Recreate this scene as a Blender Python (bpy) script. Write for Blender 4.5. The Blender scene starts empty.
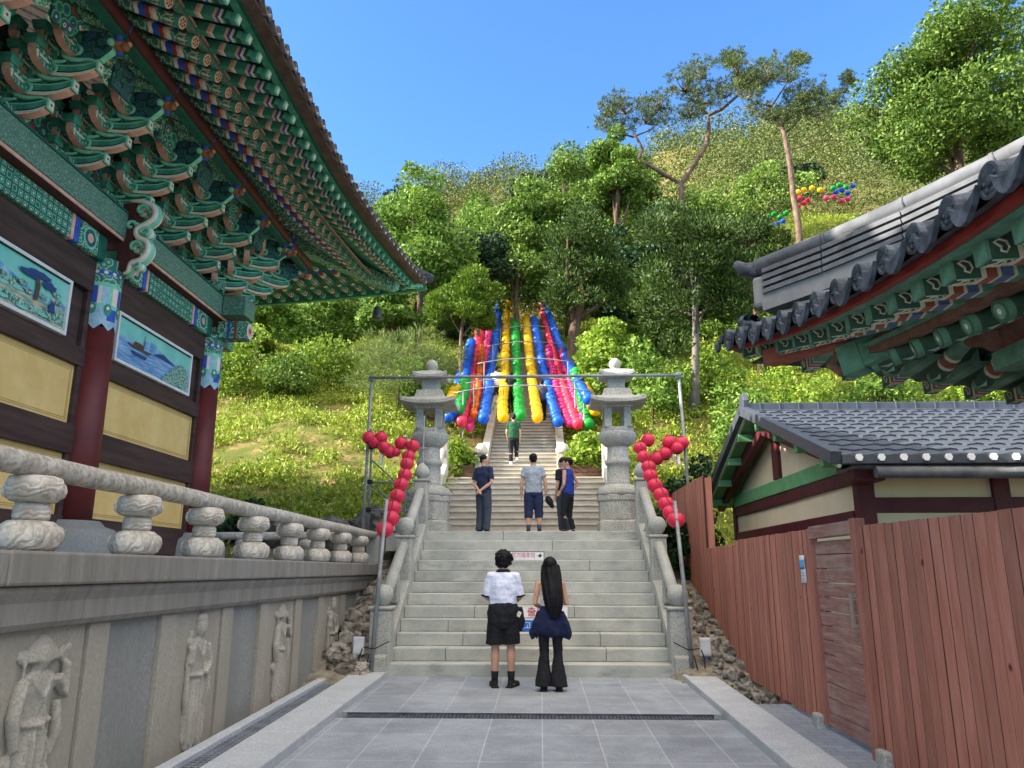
SKYS=.15; SUNE=4.6; EXPO=1.7; SKYFILL=11
import bpy, bmesh, math, random
import numpy as np
from mathutils import Vector, Matrix, noise
R=math.radians; PI=math.pi
random.seed(7); rng=np.random.default_rng(7)
SC=bpy.context.scene; COL=SC.collection

# ------------------------------------------------------------------ materials
def lin(h):
    h=h.lstrip('#'); v=[int(h[i:i+2],16)/255 for i in (0,2,4)]
    return tuple(c/12.92 if c<=.04045 else ((c+.055)/1.055)**2.4 for c in v)+(1,)
def rgb(c): return lin(c) if isinstance(c,str) else (tuple(c)+(1,))[:4]
MATS={}
class NT:
    def __init__(s,name):
        s.m=bpy.data.materials.new(name); s.m.use_nodes=True; s.t=s.m.node_tree
        s.b=s.t.nodes['Principled BSDF']; s.o=s.t.nodes['Material Output']; MATS[name]=s.m
    def n(s,t,**k):
        x=s.t.nodes.new(t)
        for a,b in k.items():
            if a.startswith('i_'):
                q=a[2:]; q=int(q) if q.isdigit() else q.replace('_',' ')
                x.inputs[q].default_value=b
            else: setattr(x,a,b)
        return x
    def l(s,a,b): s.t.links.new(a,b)
    def coord(s,scale=(1,1,1),kind='Object'):
        c=s.n('ShaderNodeTexCoord'); m=s.n('ShaderNodeMapping'); m.inputs['Scale'].default_value=scale
        s.l(c.outputs[kind],m.inputs['Vector']); return m.outputs['Vector']
    def ramp(s,fac,stops,interp='LINEAR'):
        r=s.n('ShaderNodeValToRGB'); e=r.color_ramp; e.interpolation=interp
        while len(e.elements)<len(stops): e.elements.new(.5)
        for i,(p,c) in enumerate(stops): e.elements[i].position=p; e.elements[i].color=rgb(c)
        s.l(fac,r.inputs['Fac']); return r.outputs['Color']
    def mix(s,fac,a,b,mode='MIX'):
        x=s.n('ShaderNodeMix',data_type='RGBA',blend_type=mode)
        for v,i in ((fac,0),(a,6),(b,7)):
            if hasattr(v,'is_output'): s.l(v,x.inputs[i])
            elif i==0: x.inputs[0].default_value=v
            else: x.inputs[i].default_value=rgb(v)
        return x.outputs[2]
    def noise(s,v,scale,detail=4,rough=.6):
        x=s.n('ShaderNodeTexNoise'); x.inputs['Scale'].default_value=scale; x.inputs['Detail'].default_value=detail; x.inputs['Roughness'].default_value=rough
        s.l(v,x.inputs['Vector']); return x.outputs['Fac']
    def bump(s,h,st=.3,d=.01):
        x=s.n('ShaderNodeBump'); x.inputs['Strength'].default_value=st; x.inputs['Distance'].default_value=d
        s.l(h,x.inputs['Height']); s.l(x.outputs['Normal'],s.b.inputs['Normal'])
    def base(s,c): s.l(c,s.b.inputs['Base Color']) if hasattr(c,'is_output') else setattr(s.b.inputs['Base Color'],'default_value',rgb(c))

def mat(name,a,b=None,scale=6,rough=.75,bump=0,bscale=None,stretch=(1,1,1),speck=None,spec=.35,lo=.35,hi=.68,bd=.01):
    """two-tone noise paint / stone / wood"""
    if name in MATS: return MATS[name]
    N=NT(name); N.b.inputs['Roughness'].default_value=rough; N.b.inputs['Specular IOR Level'].default_value=spec
    v=N.coord(stretch)
    c=a
    if b is not None:
        f=N.noise(v,scale); c=N.ramp(f,[(lo,a),(hi,b)])
    if speck:
        f2=N.noise(v,speck[1],2); c=N.mix(N.ramp(f2,[(.42,(0,0,0)),(.62,(1,1,1))]),c,speck[0])
    N.base(c)
    if bump: N.bump(N.noise(v,bscale or scale*6,5),bump,bd)
    return N.m

def leafmat(name,cols,rough=.55,trans=.35,vary=0):
    N=NT(name); g=N.n('ShaderNodeNewGeometry'); oi=N.n('ShaderNodeObjectInfo')
    c=N.ramp(g.outputs['Random Per Island'],[(i/(len(cols)-1),tuple(q*.74 for q in rgb(k)[:3])) for i,k in enumerate(cols)]); trans*=.72
    hs=N.n('ShaderNodeHueSaturation'); mr=N.n('ShaderNodeMapRange'); N.l(oi.outputs['Random'],mr.inputs[0]); mr.inputs[3].default_value=.8; mr.inputs[4].default_value=1.2
    N.l(mr.outputs[0],hs.inputs['Value']); N.l(c,hs.inputs['Color']); c=hs.outputs['Color']
    if vary:
        f=N.noise(N.coord(),vary,3); c=N.mix(.5,c,N.ramp(f,[(.36,'#4a5030'),(.5,'#80805c'),(.64,'#b0a878')]),'OVERLAY')
    N.base(c); N.b.inputs['Roughness'].default_value=rough; N.b.inputs['Specular IOR Level'].default_value=.25
    t=N.n('ShaderNodeBsdfTranslucent'); N.l(c,t.inputs['Color']); mx=N.n('ShaderNodeMixShader'); mx.inputs[0].default_value=trans
    N.l(N.b.outputs[0],mx.inputs[1]); N.l(t.outputs[0],mx.inputs[2]); N.l(mx.outputs[0],N.o.inputs['Surface'])
    return N.m

# ------------------------------------------------------------------ objects
def tag(o,label=None,cat=None,group=None,kind=None):
    if label: o['label']=label
    if cat: o['category']=cat
    if group: o['group']=group
    if kind: o['kind']=kind
    return o
def empty(name,loc=(0,0,0),rz=0,label=None,cat=None,group=None):
    o=bpy.data.objects.new(name,None); COL.objects.link(o); o.location=loc; o.rotation_euler=(0,0,rz); o.empty_display_size=.2
    return tag(o,label,cat,group)
def kids(o): return [c for c in bpy.data.objects if c.parent==o]
CH={}
def setpar(o,p):
    o.parent=p; CH.setdefault(p.name,[]).append(o)
def copy_tree(o,parent=None,loc=None,rot=None):
    c=o.copy(); COL.objects.link(c)
    if parent is not None: setpar(c,parent)
    if loc is not None: c.location=loc
    if rot is not None: c.rotation_euler=rot
    for k in list(CH.get(o.name,[])): copy_tree(k,c)
    return c

class MB:
    def __init__(s): s.v=[]; s.f=[]; s.m=[]; s.sm=[]
    def add(s,vs,fs,mi=0,smooth=False):
        b=len(s.v); s.v.extend([tuple(v) for v in vs])
        for i,f in enumerate(fs):
            s.f.append([b+q for q in f]); s.m.append(mi[i] if isinstance(mi,(list,tuple)) else mi); s.sm.append(smooth)
        return s
    def box(s,c,d,mi=0,M=None,taper=1):
        x,y,z=[q/2 for q in d]; vs=[]
        for k in (-1,1):
            t=1 if k<0 else taper
            for a,b in ((-1,-1),(1,-1),(1,1),(-1,1)): vs.append(Vector((a*x*t,b*y*t,k*z)))
        if M is not None: vs=[M@v for v in vs]
        c=Vector(c); vs=[v+c for v in vs]
        return s.add(vs,[(3,2,1,0),(4,5,6,7),(0,1,5,4),(1,2,6,5),(2,3,7,6),(3,0,4,7)],mi)
    def bx(s,x0,x1,y0,y1,z0,z1,mi=0): return s.box(((x0+x1)/2,(y0+y1)/2,(z0+z1)/2),(abs(x1-x0),abs(y1-y0),abs(z1-z0)),mi)
    def bar(s,p,q,w,h,mi=0,up=(0,0,1)):
        p=Vector(p);q=Vector(q); d=(q-p).normalized(); u=Vector(up); r=d.cross(u)
        if r.length<1e-4: r=d.cross(Vector((1,0,0)))
        r.normalize(); u=r.cross(d)
        vs=[]
        for e in (p,q):
            for a,b in ((-1,-1),(1,-1),(1,1),(-1,1)): vs.append(e+r*(a*w/2)+u*(b*h/2))
        return s.add(vs,[(3,2,1,0),(4,5,6,7),(0,1,5,4),(1,2,6,5),(2,3,7,6),(3,0,4,7)],mi)
    def tube(s,pts,rad,n=8,mi=0,cap=True,smooth=True,sq=1.0):
        pts=[Vector(p) for p in pts]; k=len(pts)
        rad=rad if isinstance(rad,(list,tuple)) else [rad]*k
        vs=[];fs=[]; prev=None
        for i,p in enumerate(pts):
            d=(pts[min(i+1,k-1)]-pts[max(i-1,0)])
            if d.length<1e-9: d=Vector((0,0,1))
            d.normalize()
            if prev is None:
                a=Vector((0,0,1)) if abs(d.z)<.9 else Vector((0,1,0))
                r=d.cross(a).normalized()
            else:
                r=(prev-d*prev.dot(d))
                r=r.normalized() if r.length>1e-6 else d.orthogonal().normalized()
            prev=r; u=d.cross(r)
            rr=rad[i] if isinstance(rad[i],(tuple,list)) else (rad[i],rad[i]*sq)
            for j in range(n):
                a=2*PI*j/n; vs.append(p+r*(math.cos(a)*rr[0])+u*(math.sin(a)*rr[1]))
        for i in range(k-1):
            for j in range(n):
                a=i*n+j; b=i*n+(j+1)%n; fs.append((a,b,b+n,a+n))
        s.add(vs,fs,mi,smooth)
        if cap:
            b=len(s.v)-k*n; 
            s.f.append([b+q for q in reversed(range(n))]); s.m.append(mi if not isinstance(mi,(list,tuple)) else mi[0]); s.sm.append(False)
            s.f.append([b+(k-1)*n+q for q in range(n)]); s.m.append(mi if not isinstance(mi,(list,tuple)) else mi[0]); s.sm.append(False)
        return s
    def lathe(s,c,prof,n=16,mi=0,smooth=True,sx=1,sy=1,rot=0,lobe=0,lk=4,cap=True):
        c=Vector(c); vs=[];fs=[];ms=[]
        for r,z in prof:
            for j in range(n):
                a=2*PI*j/n; q=r*(1+lobe*math.cos(lk*a)); x=math.cos(a)*q*sx; y=math.sin(a)*q*sy
                vs.append(c+Vector((x*math.cos(rot)-y*math.sin(rot),x*math.sin(rot)+y*math.cos(rot),z)))
        for i in range(len(prof)-1):
            for j in range(n):
                a=i*n+j;b=i*n+(j+1)%n; fs.append((a,b,b+n,a+n)); ms.append(mi[i] if isinstance(mi,(list,tuple)) else mi)
        if cap:
            fs.append(tuple(reversed(range(n)))); ms.append(ms[0]); fs.append(tuple((len(prof)-1)*n+q for q in range(n))); ms.append(ms[-2])
        return s.add(vs,fs,ms,smooth)
    def ball(s,c,r,n=10,mi=0,M=None):
        r=r if isinstance(r,(tuple,list)) else (r,r,r); m=max(4,n//2); c=Vector(c); vs=[Vector((0,0,r[2]))]
        for i in range(1,m):
            t=PI*i/m
            for j in range(n): a=2*PI*j/n; vs.append(Vector((math.sin(t)*math.cos(a)*r[0],math.sin(t)*math.sin(a)*r[1],math.cos(t)*r[2])))
        vs.append(Vector((0,0,-r[2])))
        if M is not None: vs=[M@v for v in vs]
        fs=[]
        for j in range(n): fs.append((0,1+j,1+(j+1)%n))
        for i in range(m-2):
            for j in range(n): a=1+i*n+j;b=1+i*n+(j+1)%n; fs.append((a,a+n,b+n,b))
        L=len(vs)-1; q=1+(m-2)*n
        for j in range(n): fs.append((L,q+(j+1)%n,q+j))
        return s.add([v+c for v in vs],fs,mi,True)
    def prism(s,poly,t,fn,mi=0,side=None):
        """poly 2d list, extruded +-t/2, fn(a,b,c)->3d"""
        n=len(poly); vs=[fn(a,b,-t/2) for a,b in poly]+[fn(a,b,t/2) for a,b in poly]
        fs=[tuple(reversed(range(n))),tuple(range(n,2*n))]+[(i,(i+1)%n,n+(i+1)%n,n+i) for i in range(n)]
        return s.add(vs,fs,[mi,mi]+[side if side is not None else mi]*n)
    def grid(s,P,mi=0,smooth=True,th=0):
        """P[i][j] points -> sheet"""
        a=len(P); b=len(P[0]); vs=[p for r in P for p in r]; fs=[]
        for i in range(a-1):
            for j in range(b-1): q=i*b+j; fs.append((q,q+1,q+b+1,q+b))
        return s.add(vs,fs,mi,smooth)
    def build(s,name,mats,parent=None,bevel=0,remesh=0,solid=0,world=False,smooth_it=0,sub=0,loc=None,wn=False):
        me=bpy.data.meshes.new(name); off=Vector((0,0,0))
        if parent is not None and world:
            q=parent
            while q is not None: off+=q.location; q=q.parent
        if loc is not None: off=off+Vector(loc)
        vs=[(v[0]-off.x,v[1]-off.y,v[2]-off.z) for v in s.v] if off.length>0 else s.v
        me.from_pydata(vs,[],s.f)
        mats=mats if isinstance(mats,(list,tuple)) else [mats]
        for m in mats: me.materials.append(m)
        me.polygons.foreach_set('material_index',s.m); me.polygons.foreach_set('use_smooth',s.sm); me.update()
        o=bpy.data.objects.new(name,me); COL.objects.link(o)
        if loc is not None: o.location=loc
        if parent is not None: setpar(o,parent)
        if remesh:
            m=o.modifiers.new('r','REMESH'); m.mode='VOXEL'; m.voxel_size=remesh; m.use_smooth_shade=True
            if smooth_it: m=o.modifiers.new('s','SMOOTH'); m.iterations=smooth_it; m.factor=.5
        if solid: m=o.modifiers.new('so','SOLIDIFY'); m.thickness=solid; m.offset=0
        if bevel: m=o.modifiers.new('b','BEVEL'); m.width=bevel; m.segments=2; m.limit_method='ANGLE'; m.angle_limit=R(40)
        if sub: m=o.modifiers.new('ss','SUBSURF'); m.levels=sub; m.render_levels=sub
        return o

def npmesh(name,V,F,mats,mi=None,parent=None,smooth=False):
    """fast mesh of quads/tris from numpy"""
    me=bpy.data.meshes.new(name); k=F.shape[1]
    me.vertices.add(len(V)); me.vertices.foreach_set('co',V.astype(np.float32).ravel())
    me.loops.add(F.size); me.loops.foreach_set('vertex_index',F.astype(np.int32).ravel())
    me.polygons.add(len(F)); me.polygons.foreach_set('loop_start',np.arange(0,F.size,k,dtype=np.int32)); 
    for m in (mats if isinstance(mats,(list,tuple)) else [mats]): me.materials.append(m)
    if mi is not None: me.polygons.foreach_set('material_index',mi.astype(np.int32))
    if smooth: me.polygons.foreach_set('use_smooth',np.ones(len(F),dtype=bool))
    me.update(calc_edges=True); me.validate()
    o=bpy.data.objects.new(name,me); COL.objects.link(o)
    if parent is not None: setpar(o,parent)
    return o

def lerp(a,b,t): return a+(b-a)*t
def sstep(a,b,x):
    t=max(0,min(1,(x-a)/(b-a))); return t*t*(3-2*t)

def text(txt,size,m,parent,loc,rot,name='lettering',ext=.002,sx=1):
    c=bpy.data.curves.new(name,'FONT'); c.body=txt; c.size=size; c.extrude=ext; c.align_x='CENTER'; c.align_y='CENTER'
    o=bpy.data.objects.new(name,c); COL.objects.link(o)
    dg=bpy.context.evaluated_depsgraph_get(); me=bpy.data.meshes.new_from_object(o.evaluated_get(dg)); bpy.data.objects.remove(o)
    me.materials.clear(); me.materials.append(m)
    o=bpy.data.objects.new(name,me); COL.objects.link(o); o.location=loc; o.rotation_euler=rot; o.scale=(sx,1,1)
    if parent is not None: setpar(o,parent)
    return o

# ------------------------------------------------------------------ shared materials
M={}
M['granite']=mat('granite','#a3a49c','#bcbcb3',3,.85,.25,90,speck=('#8d8f8a',70))
M['granite_old']=mat('granite_old','#989284','#aca698',2.2,.9,.3,50,speck=('#989284',70),stretch=(1,1,.45))
M['granite_stained']=mat('granite_stained','#767168','#98938a',3.5,.9,.3,50,stretch=(2.2,2.2,.25),speck=('#838078',60))
M['granite_blue']=mat('granite_blue','#85867f','#979891',2,.75,.15,70,speck=('#7f807c',90),stretch=(1,1,.3))
M['kerb']=mat('kerb','#b3b7bb','#c9ccce',3,.75,.15,90,speck=('#9aa0a5',80))
def mk_lotus():
    N=NT('carved_lotus_stone'); v=N.coord(); w=N.n('ShaderNodeTexWave',wave_type='RINGS'); w.inputs['Scale'].default_value=7; w.inputs['Distortion'].default_value=14; w.inputs['Detail'].default_value=2.5; w.inputs['Detail Scale'].default_value=1.2; N.l(v,w.inputs['Vector'])
    n=N.noise(v,5,5); st=N.noise(N.coord((1,1,.3)),6,5)
    c=N.ramp(n,[(.33,'#aaa395'),(.66,'#d6d0c4')]); c=N.mix(N.ramp(st,[(.5,(0,0,0)),(.7,(.8,.8,.8))]),c,'#8f8270'); c=N.mix(N.ramp(w.outputs['Fac'],[(.03,(.4,.4,.4)),(.22,(0,0,0))]),c,'#7d7568')
    N.base(c); N.b.inputs['Roughness'].default_value=.9; N.bump(w.outputs['Fac'],.4,.015); return N.m
M['lotus_stone']=mk_lotus()
M['column']=mat('column_red','#5c2322','#712e2a',2.5,.5,.05,20)
M['maroon']=mat('maroon_paint','#4a221f','#5e2d29',3,.6,.1,30)
M['darkwood']=mat('dark_timber','#3a2926','#523b34',3,.7,.3,20,stretch=(1,.25,3))
M['plaster']=mat('ochre_plaster','#dcb66e','#e8c681',2.2,.9,.12,12)
M['white']=mat('white_paint','#d8d6cf','#e6e4dd',3,.6)
M['green']=mat('dancheong_green','#2f7a62','#4f9c82',7,.6)
M['greenL']=mat('dancheong_green_light','#6fbf9b','#98d6b6',8,.6)
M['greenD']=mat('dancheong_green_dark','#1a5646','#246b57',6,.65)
M['pink']=mat('dancheong_salmon','#d99a82','#ecbba5',8,.6)
M['cream']=mat('dancheong_cream','#e6cfb6','#f2e4d0',8,.6)
M['blue']=mat('dancheong_blue','#2b4aa0','#3f63bd',8,.6)
M['red']=mat('dancheong_red','#8f3328','#a8493a',8,.6)
M['orange']=mat('dancheong_orange','#c2703a','#d98f55',14,.6)
M['black']=mat('dull_black','#15161a','#1f2024',5,.6)
M['tile']=mat('grey_roof_tile','#3d434b','#5a6069',5,.7,.25,40,speck=('#2e3238',12))
M['tile_pan']=mat('brown_grey_tile','#6e625b','#8b7d74',6,.8,.2,30)
M['tile_dark']=mat('dark_roof_tile','#3a3f49','#464c57',5,.45,.05,60,spec=.5)
M['bark']=mat('bark','#4b3a2d','#75604b',5,.95,.8,18,stretch=(1,1,.3),bd=.03)
M['pinebark']=mat('pine_bark','#56443a','#86705f',5,.95,.8,14,stretch=(1,1,.5),bd=.03)
M['greybark']=mat('grey_bark','#57504a','#857b70',5,.95,.7,16,stretch=(1,1,.3),bd=.03)
M['steel']=mat('galvanised_steel','#6a6d70','#8d9092',6,.45,spec=.6)
M['skin']=mat('skin','#b98c74','#c99c84',6,.55)
M['hair']=mat('black_hair','#09080a','#141214',30,.5,.6,60,stretch=(1,1,.12),spec=.18)

def painted(name,base,stops,scale,rand=0.0,metric='EUCLIDEAN',feature='F1',stretch=(1,1,1),noise_amt=0):
    """dancheong lattice / scroll ornament: rings of a voronoi lattice"""
    N=NT(name); v=N.coord(stretch)
    if noise_amt:
        nz=N.n('ShaderNodeTexNoise'); nz.inputs['Scale'].default_value=scale*.8; N.l(v,nz.inputs['Vector'])
        mx=N.n('ShaderNodeMix',data_type='RGBA',blend_type='ADD'); mx.inputs[0].default_value=noise_amt
        N.l(v,mx.inputs[6]); N.l(nz.outputs['Color'],mx.inputs[7]); v=mx.outputs[2]
    x=N.n('ShaderNodeTexVoronoi',feature=feature,distance=metric); x.inputs['Scale'].default_value=scale; x.inputs['Randomness'].default_value=rand
    N.l(v,x.inputs['Vector'])
    c=N.ramp(x.outputs['Distance'],stops,'CONSTANT')
    n2=N.noise(N.coord(),20,3); c=N.mix(.35,c,N.ramp(n2,[(.3,'#1d2a26'),(.7,'#b9c9bd')]),'SOFT_LIGHT')
    N.base(c); N.b.inputs['Roughness'].default_value=.65; return N.m
M['orn']=painted('green_scroll_paint','#1c6a4e',[(0,'#4a9a7e'),(.10,'#1d4f41'),(.16,'#82c4a6'),(.30,'#265a4a'),(.36,'#3a8a6e'),(.52,'#c79a86'),(.56,'#a9d6be'),(.64,'#2f7a62')],9,.75)
M['lattice']=painted('flower_lattice_paint','#1c6a4e',[(0,'#a5c4b0'),(.09,'#5f8b76'),(.17,'#86ad97'),(.24,'#557d69'),(.32,'#8d7668'),(.36,'#658a74'),(.50,'#8fae9a'),(.55,'#5c8570')],8,.55)
M['lattice2']=painted('key_pattern_paint','#1c6a4e',[(0,'#bfe0cf'),(.14,'#1c6a4e'),(.26,'#8cc7ad'),(.36,'#155242'),(.5,'#57a587'),(.60,'#d7d9c8')],9,.15,'CHEBYCHEV')
M['florals']=painted('floral_panel_paint','#1c6a4e',[(0,'#b9443a'),(.10,'#e6c9b0'),(.18,'#24407d'),(.30,'#1f6b55'),(.44,'#5aa587'),(.54,'#16473a'),(.7,'#8a3a3f')],7,.6)
M['fan']=painted('blue_floral_fan_paint','#1c6a4e',[(0,'#8a5a66'),(.12,'#3a5a86'),(.30,'#1d5a56'),(.46,'#3f7f78'),(.56,'#173f3d')],11,.7)
# ================================================================= SETTING
XL,XR=-2.15,1.9; SL=.0175
def pz(y): return SL*y
def nz(x,y,s=1,seed=0): return noise.noise(Vector((x*s+seed*7.3,y*s-seed*3.1,seed)))
def ridge(x):
    # height of the far crest above a distance of about 115 m
    pts=[(-140,30),(-60,30),(-21,35),(-10,43.5),(-3,46.5),(6,47.5),(14,45.5),(20,46.5),(28,51),(39,54),(70,64),(150,60)]
    for (a,b),(c,d) in zip(pts,pts[1:]):
        if x<=c: return lerp(b,d,max(0,(x-a)/(c-a)))
    return 72
def T(x,y):
    base=SL*min(y,10.8)-.035
    if y<=10.6: 
        return base
    # slope beside the stairs
    if y<17: mid=lerp(.19,2.25,(y-10.6)/6.4)
    else: mid=2.25+.52*(y-17)
    # the cut of the upper stairs
    cen=mid if y<18.2 else (lerp(2.87,3.95,(y-18.2)/3.3) if y<21.5 else 3.95+.505*(y-21.5) if y<47 else 16.83+.56*(y-47))
    w=sstep(1.4,5.5,abs(x+.5)); z=lerp(cen,mid,w)
    # hollow under the stairs themselves
    if -2.35<x<1.95 and y<17.6: z=min(z,.05+max(0,y-11.6)*.36)
    if abs(x)<2.3 and 17.4<y<21.9: z=min(z,2.1+max(0,y-18)*.42)
    if abs(x+.52)<1.3 and y>=21.5 and y<47.5: z=min(z,3.7+.49*(y-22))
    # level yard of the house on the right
    yard=sstep(2.75,3.3,x)
    low=.22 if y<18.5 else .22+(z-.22)*sstep(18.5,25,y)
    z=lerp(z,low,yard)
    z+=sstep(8,17,x)*sstep(25,45,y)*6.0
    if y>50: z=max(z, z+.30*(y-50))
    lim=ridge(x)+1.2*nz(x,y,.05,3)
    if y>60:
        k=sstep(60,112,y); 
        z=min(z,lim)
        if y>118: z=lim-(y-118)*.5
    amp=sstep(17,26,y)*sstep(1.6,4,abs(x+.5))
    z+=amp*(.35*nz(x,y,.35,1)+.14*nz(x,y,1.1,2))+sstep(45,70,y)*2.2*nz(x,y,.07,5)
    return z
soil=None
def mk_soil():
    N=NT('hillside_soil'); v=N.coord()
    a=N.noise(v,1.1,6); b=N.noise(v,9,5)
    c=N.ramp(a,[(.40,'#4c5c23'),(.52,'#6a6a34'),(.62,'#93795a'),(.74,'#a38c70')])
    c=N.mix(N.ramp(b,[(.4,(0,0,0)),(.7,(.6,.6,.6))]),c,'#6c5b3f'); sp_=N.n('ShaderNodeSeparateXYZ'); N.l(N.coord(),sp_.inputs[0]); mr_=N.n('ShaderNodeMapRange'); mr_.inputs[1].default_value=17.5; mr_.inputs[2].default_value=15.5; N.l(sp_.outputs['Y'],mr_.inputs[0]); c=N.mix(mr_.outputs[0],c,N.ramp(b,[(.35,'#6b655b'),(.65,'#97907f')])); N.base(c); N.b.inputs['Roughness'].default_value=.95; N.b.inputs['Specular IOR Level'].default_value=.1
    N.bump(b,.8,.06); return N.m
M['soil']=mk_soil()
M['rubble']=mat('rubble_dirt','#77736a','#a8a399',4,.95,.8,14,speck=('#4d463d',7),bd=.04)
def axis(segs):
    out=[]
    for a,b,s in segs:
        k=max(1,round((b-a)/s)); out+= [a+(b-a)*i/k for i in range(k)]
    return out+[segs[-1][1]]
xs=axis([(-160,-30,13),(-30,-12,1.5),(-12,12,.4),(12,34,1.4),(34,160,12)]); ys=axis([(-30,-4,6.5),(-4,9,1.2),(9,30,.4),(30,60,1.2),(60,130,3.5),(130,230,25)])
g=MB(); g.grid([[(x,y,T(x,y)-(0.02 if XL-.6<x<XR+.6 and y<11.3 else 0)) for x in xs] for y in ys])
tag(g.build('terrain',M['soil']),kind='structure')
# --- flagged path
N=NT('path_flagstones'); v=N.coord()
br=N.n('ShaderNodeTexBrick',offset=0.0,squash=1.0); br.inputs['Scale'].default_value=1; br.inputs['Brick Width'].default_value=.52; br.inputs['Row Height'].default_value=.98
br.inputs['Mortar Size'].default_value=.006; br.inputs['Mortar Smooth'].default_value=.2; br.inputs['Bias'].default_value=0
for i,c in (('Color1','#b4b6b8'),('Color2','#bec0c2'),('Mortar','#d2d3d3')): br.inputs[i].default_value=lin(c)
N.l(v,br.inputs['Vector'])
f=N.noise(v,60,3); c=N.mix(.55,br.outputs['Color'],N.ramp(f,[(.3,'#3f464f'),(.7,'#b9c0c8')]),'SOFT_LIGHT')
st=N.noise(v,1.3,5); c=N.mix(.8,c,N.ramp(st,[(.38,'#5a5f66'),(.62,'#9a9fa5')]),'SOFT_LIGHT')
st2=N.noise(v,4,6); c=N.mix(.35,c,N.ramp(st2,[(.4,'#50555c'),(.62,'#a5aaae')]),'SOFT_LIGHT')
N.base(c); N.b.inputs['Roughness'].default_value=.62; N.bump(f,.25,.004); M['flag']=N.m
def slab(mb,x0,x1,y0,y1,h0,h1,mi=0):
    vs=[(x,y,pz(y)+h) for h in (h0,h1) for x,y in ((x0,y0),(x1,y0),(x1,y1),(x0,y1))]
    mb.add(vs,[(3,2,1,0),(4,5,6,7),(0,1,5,4),(1,2,6,5),(2,3,7,6),(3,0,4,7)],mi)
p=MB(); slab(p,XL,XR,-6,8.56,-.1,0); slab(p,XL,XR,8.80,11.34,-.1,0.012)
tag(p.build('path',M['flag']),kind='structure')
t=empty('drain_channel',(0,8.68,pz(8.68)),0,'narrow dark drain slot with slatted cover running across the flagged path','drain')
q=MB(); q.bx(XL+.06,XR-.09,-.11,.11,-.09,-.03); q.build('channel',M['black'],t)
q=MB()
for i in range(96):
    x=XL+.08+i*(XR-XL-.19)/96; q.bx(x,x+.028,-.10,.10,-.03,-.004)
q.bx(XL+.06,XR-.09,-.115,-.1,-.03,.002); q.bx(XL+.06,XR-.09,.1,.115,-.03,.014)
q.build('slatted_cover',mat('drain_iron','#3b3f45','#5b6067',8,.6),t)
for nm,x0,x1,y1 in (('kerb',XL-.46,XL,11.3),('kerb',XR,XR+.42,11.45)):
    k=MB(); y=-6
    while y<y1-.01:
        e=min(y1,y+1.35 if x0<0 else y+1.6); slab(k,x0+.002,x1-.002,y+.003,e-.003,-.12,.085); y=e
    tag(k.build(nm,M['kerb'],bevel=.012),kind='structure')
k=MB(); slab(k,-2.99,-2.87,-6,11.2,-.1,.06); tag(k.build('kerb',M['kerb'],bevel=.008),kind='structure')
t=empty('gutter_grate',(0,0,0),0,'long slatted drain grate between the left kerb and carved terrace wall','grate')
q=MB(); slab(q,-2.868,-2.612,-6,11.2,-.08,-.02); q.build('channel',M['black'],t)
q=MB(); y=-5.9
for xx in (-2.866,-2.80,-2.74,-2.68,-2.628): slab(q,xx,xx+.014,-6,11.2,-.02,.022)
while y<11.15: slab(q,-2.852,-2.626,y,y+.03,-.012,.018); y+=.075
q.build('slatted_cover',mat('grate_grey','#6a7078','#858b92',5,.6),t)
# paved strip right of the kerb, before the gate
N=NT('paver_strip'); v=N.coord(); br=N.n('ShaderNodeTexBrick'); br.inputs['Scale'].default_value=1; br.inputs['Brick Width'].default_value=.24; br.inputs['Row Height'].default_value=.12; br.inputs['Mortar Size'].default_value=.004
for i,c in (('Color1','#8c929a'),('Color2','#9aa0a7'),('Mortar','#6b7077')): br.inputs[i].default_value=lin(c)
N.l(v,br.inputs['Vector']); f=N.noise(v,50,3); N.base(N.mix(.5,br.outputs['Color'],N.ramp(f,[(.3,'#5c6168'),(.7,'#a9aeb4')]),'SOFT_LIGHT')); N.b.inputs['Roughness'].default_value=.75
k=MB(); slab(k,XR+.42,3.9,-6,9.35,-.1,.02); tag(k.build('pavement',N.m),kind='structure')
# rubble
def rock(mb,c,r,seed,n=9):
    rr=random.Random(seed); M3=Matrix.Rotation(rr.uniform(0,6),3,'Z')@Matrix.Rotation(rr.uniform(0,6),3,'X')
    b=MB(); b.ball((0,0,0),(r,r*rr.uniform(.7,1),r*rr.uniform(.5,.8)),n,0)
    vs=[]
    for v in b.v:
        v=Vector(v); k=1+.35*noise.noise(v*(1.6/r)+Vector((seed*1.7,0,0))); w=M3@(v*k); vs.append(w+Vector(c))
    mb.add(vs,b.f,0,False)
def rubble(name,spots,m,label_kind):
    mb=MB()
    for i,(x,y,z,r) in enumerate(spots): rock(mb,(x,y,z),r,i+len(spots))
    o=mb.build(name,m); tag(o,kind='stuff'); return o
sp=[]; rr=random.Random(3)
for i in range(190):
    x=rr.uniform(-3.05,-2.42); y=rr.uniform(10.9,14.9); 
    sp.append((x,y,T(x,y)+rr.uniform(-.03,.05),rr.choice((.05,.07,.1,.16,.22 if y>11.6 else .12))))
for i in range(300):
    y=rr.uniform(9.4,14); x=rr.uniform(2.35,2.95); sp.append((x,y,T(x,y)+rr.uniform(-.03,.03),rr.choice((.03,.04,.06,.09))))
rubble('rubble',sp,M['rubble'],'')
M['boulder']=mat('boulder_stone','#4f4d49','#8b877d',2.2,.95,.8,9,speck=('#3b3a36',5),bd=.05)
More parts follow.
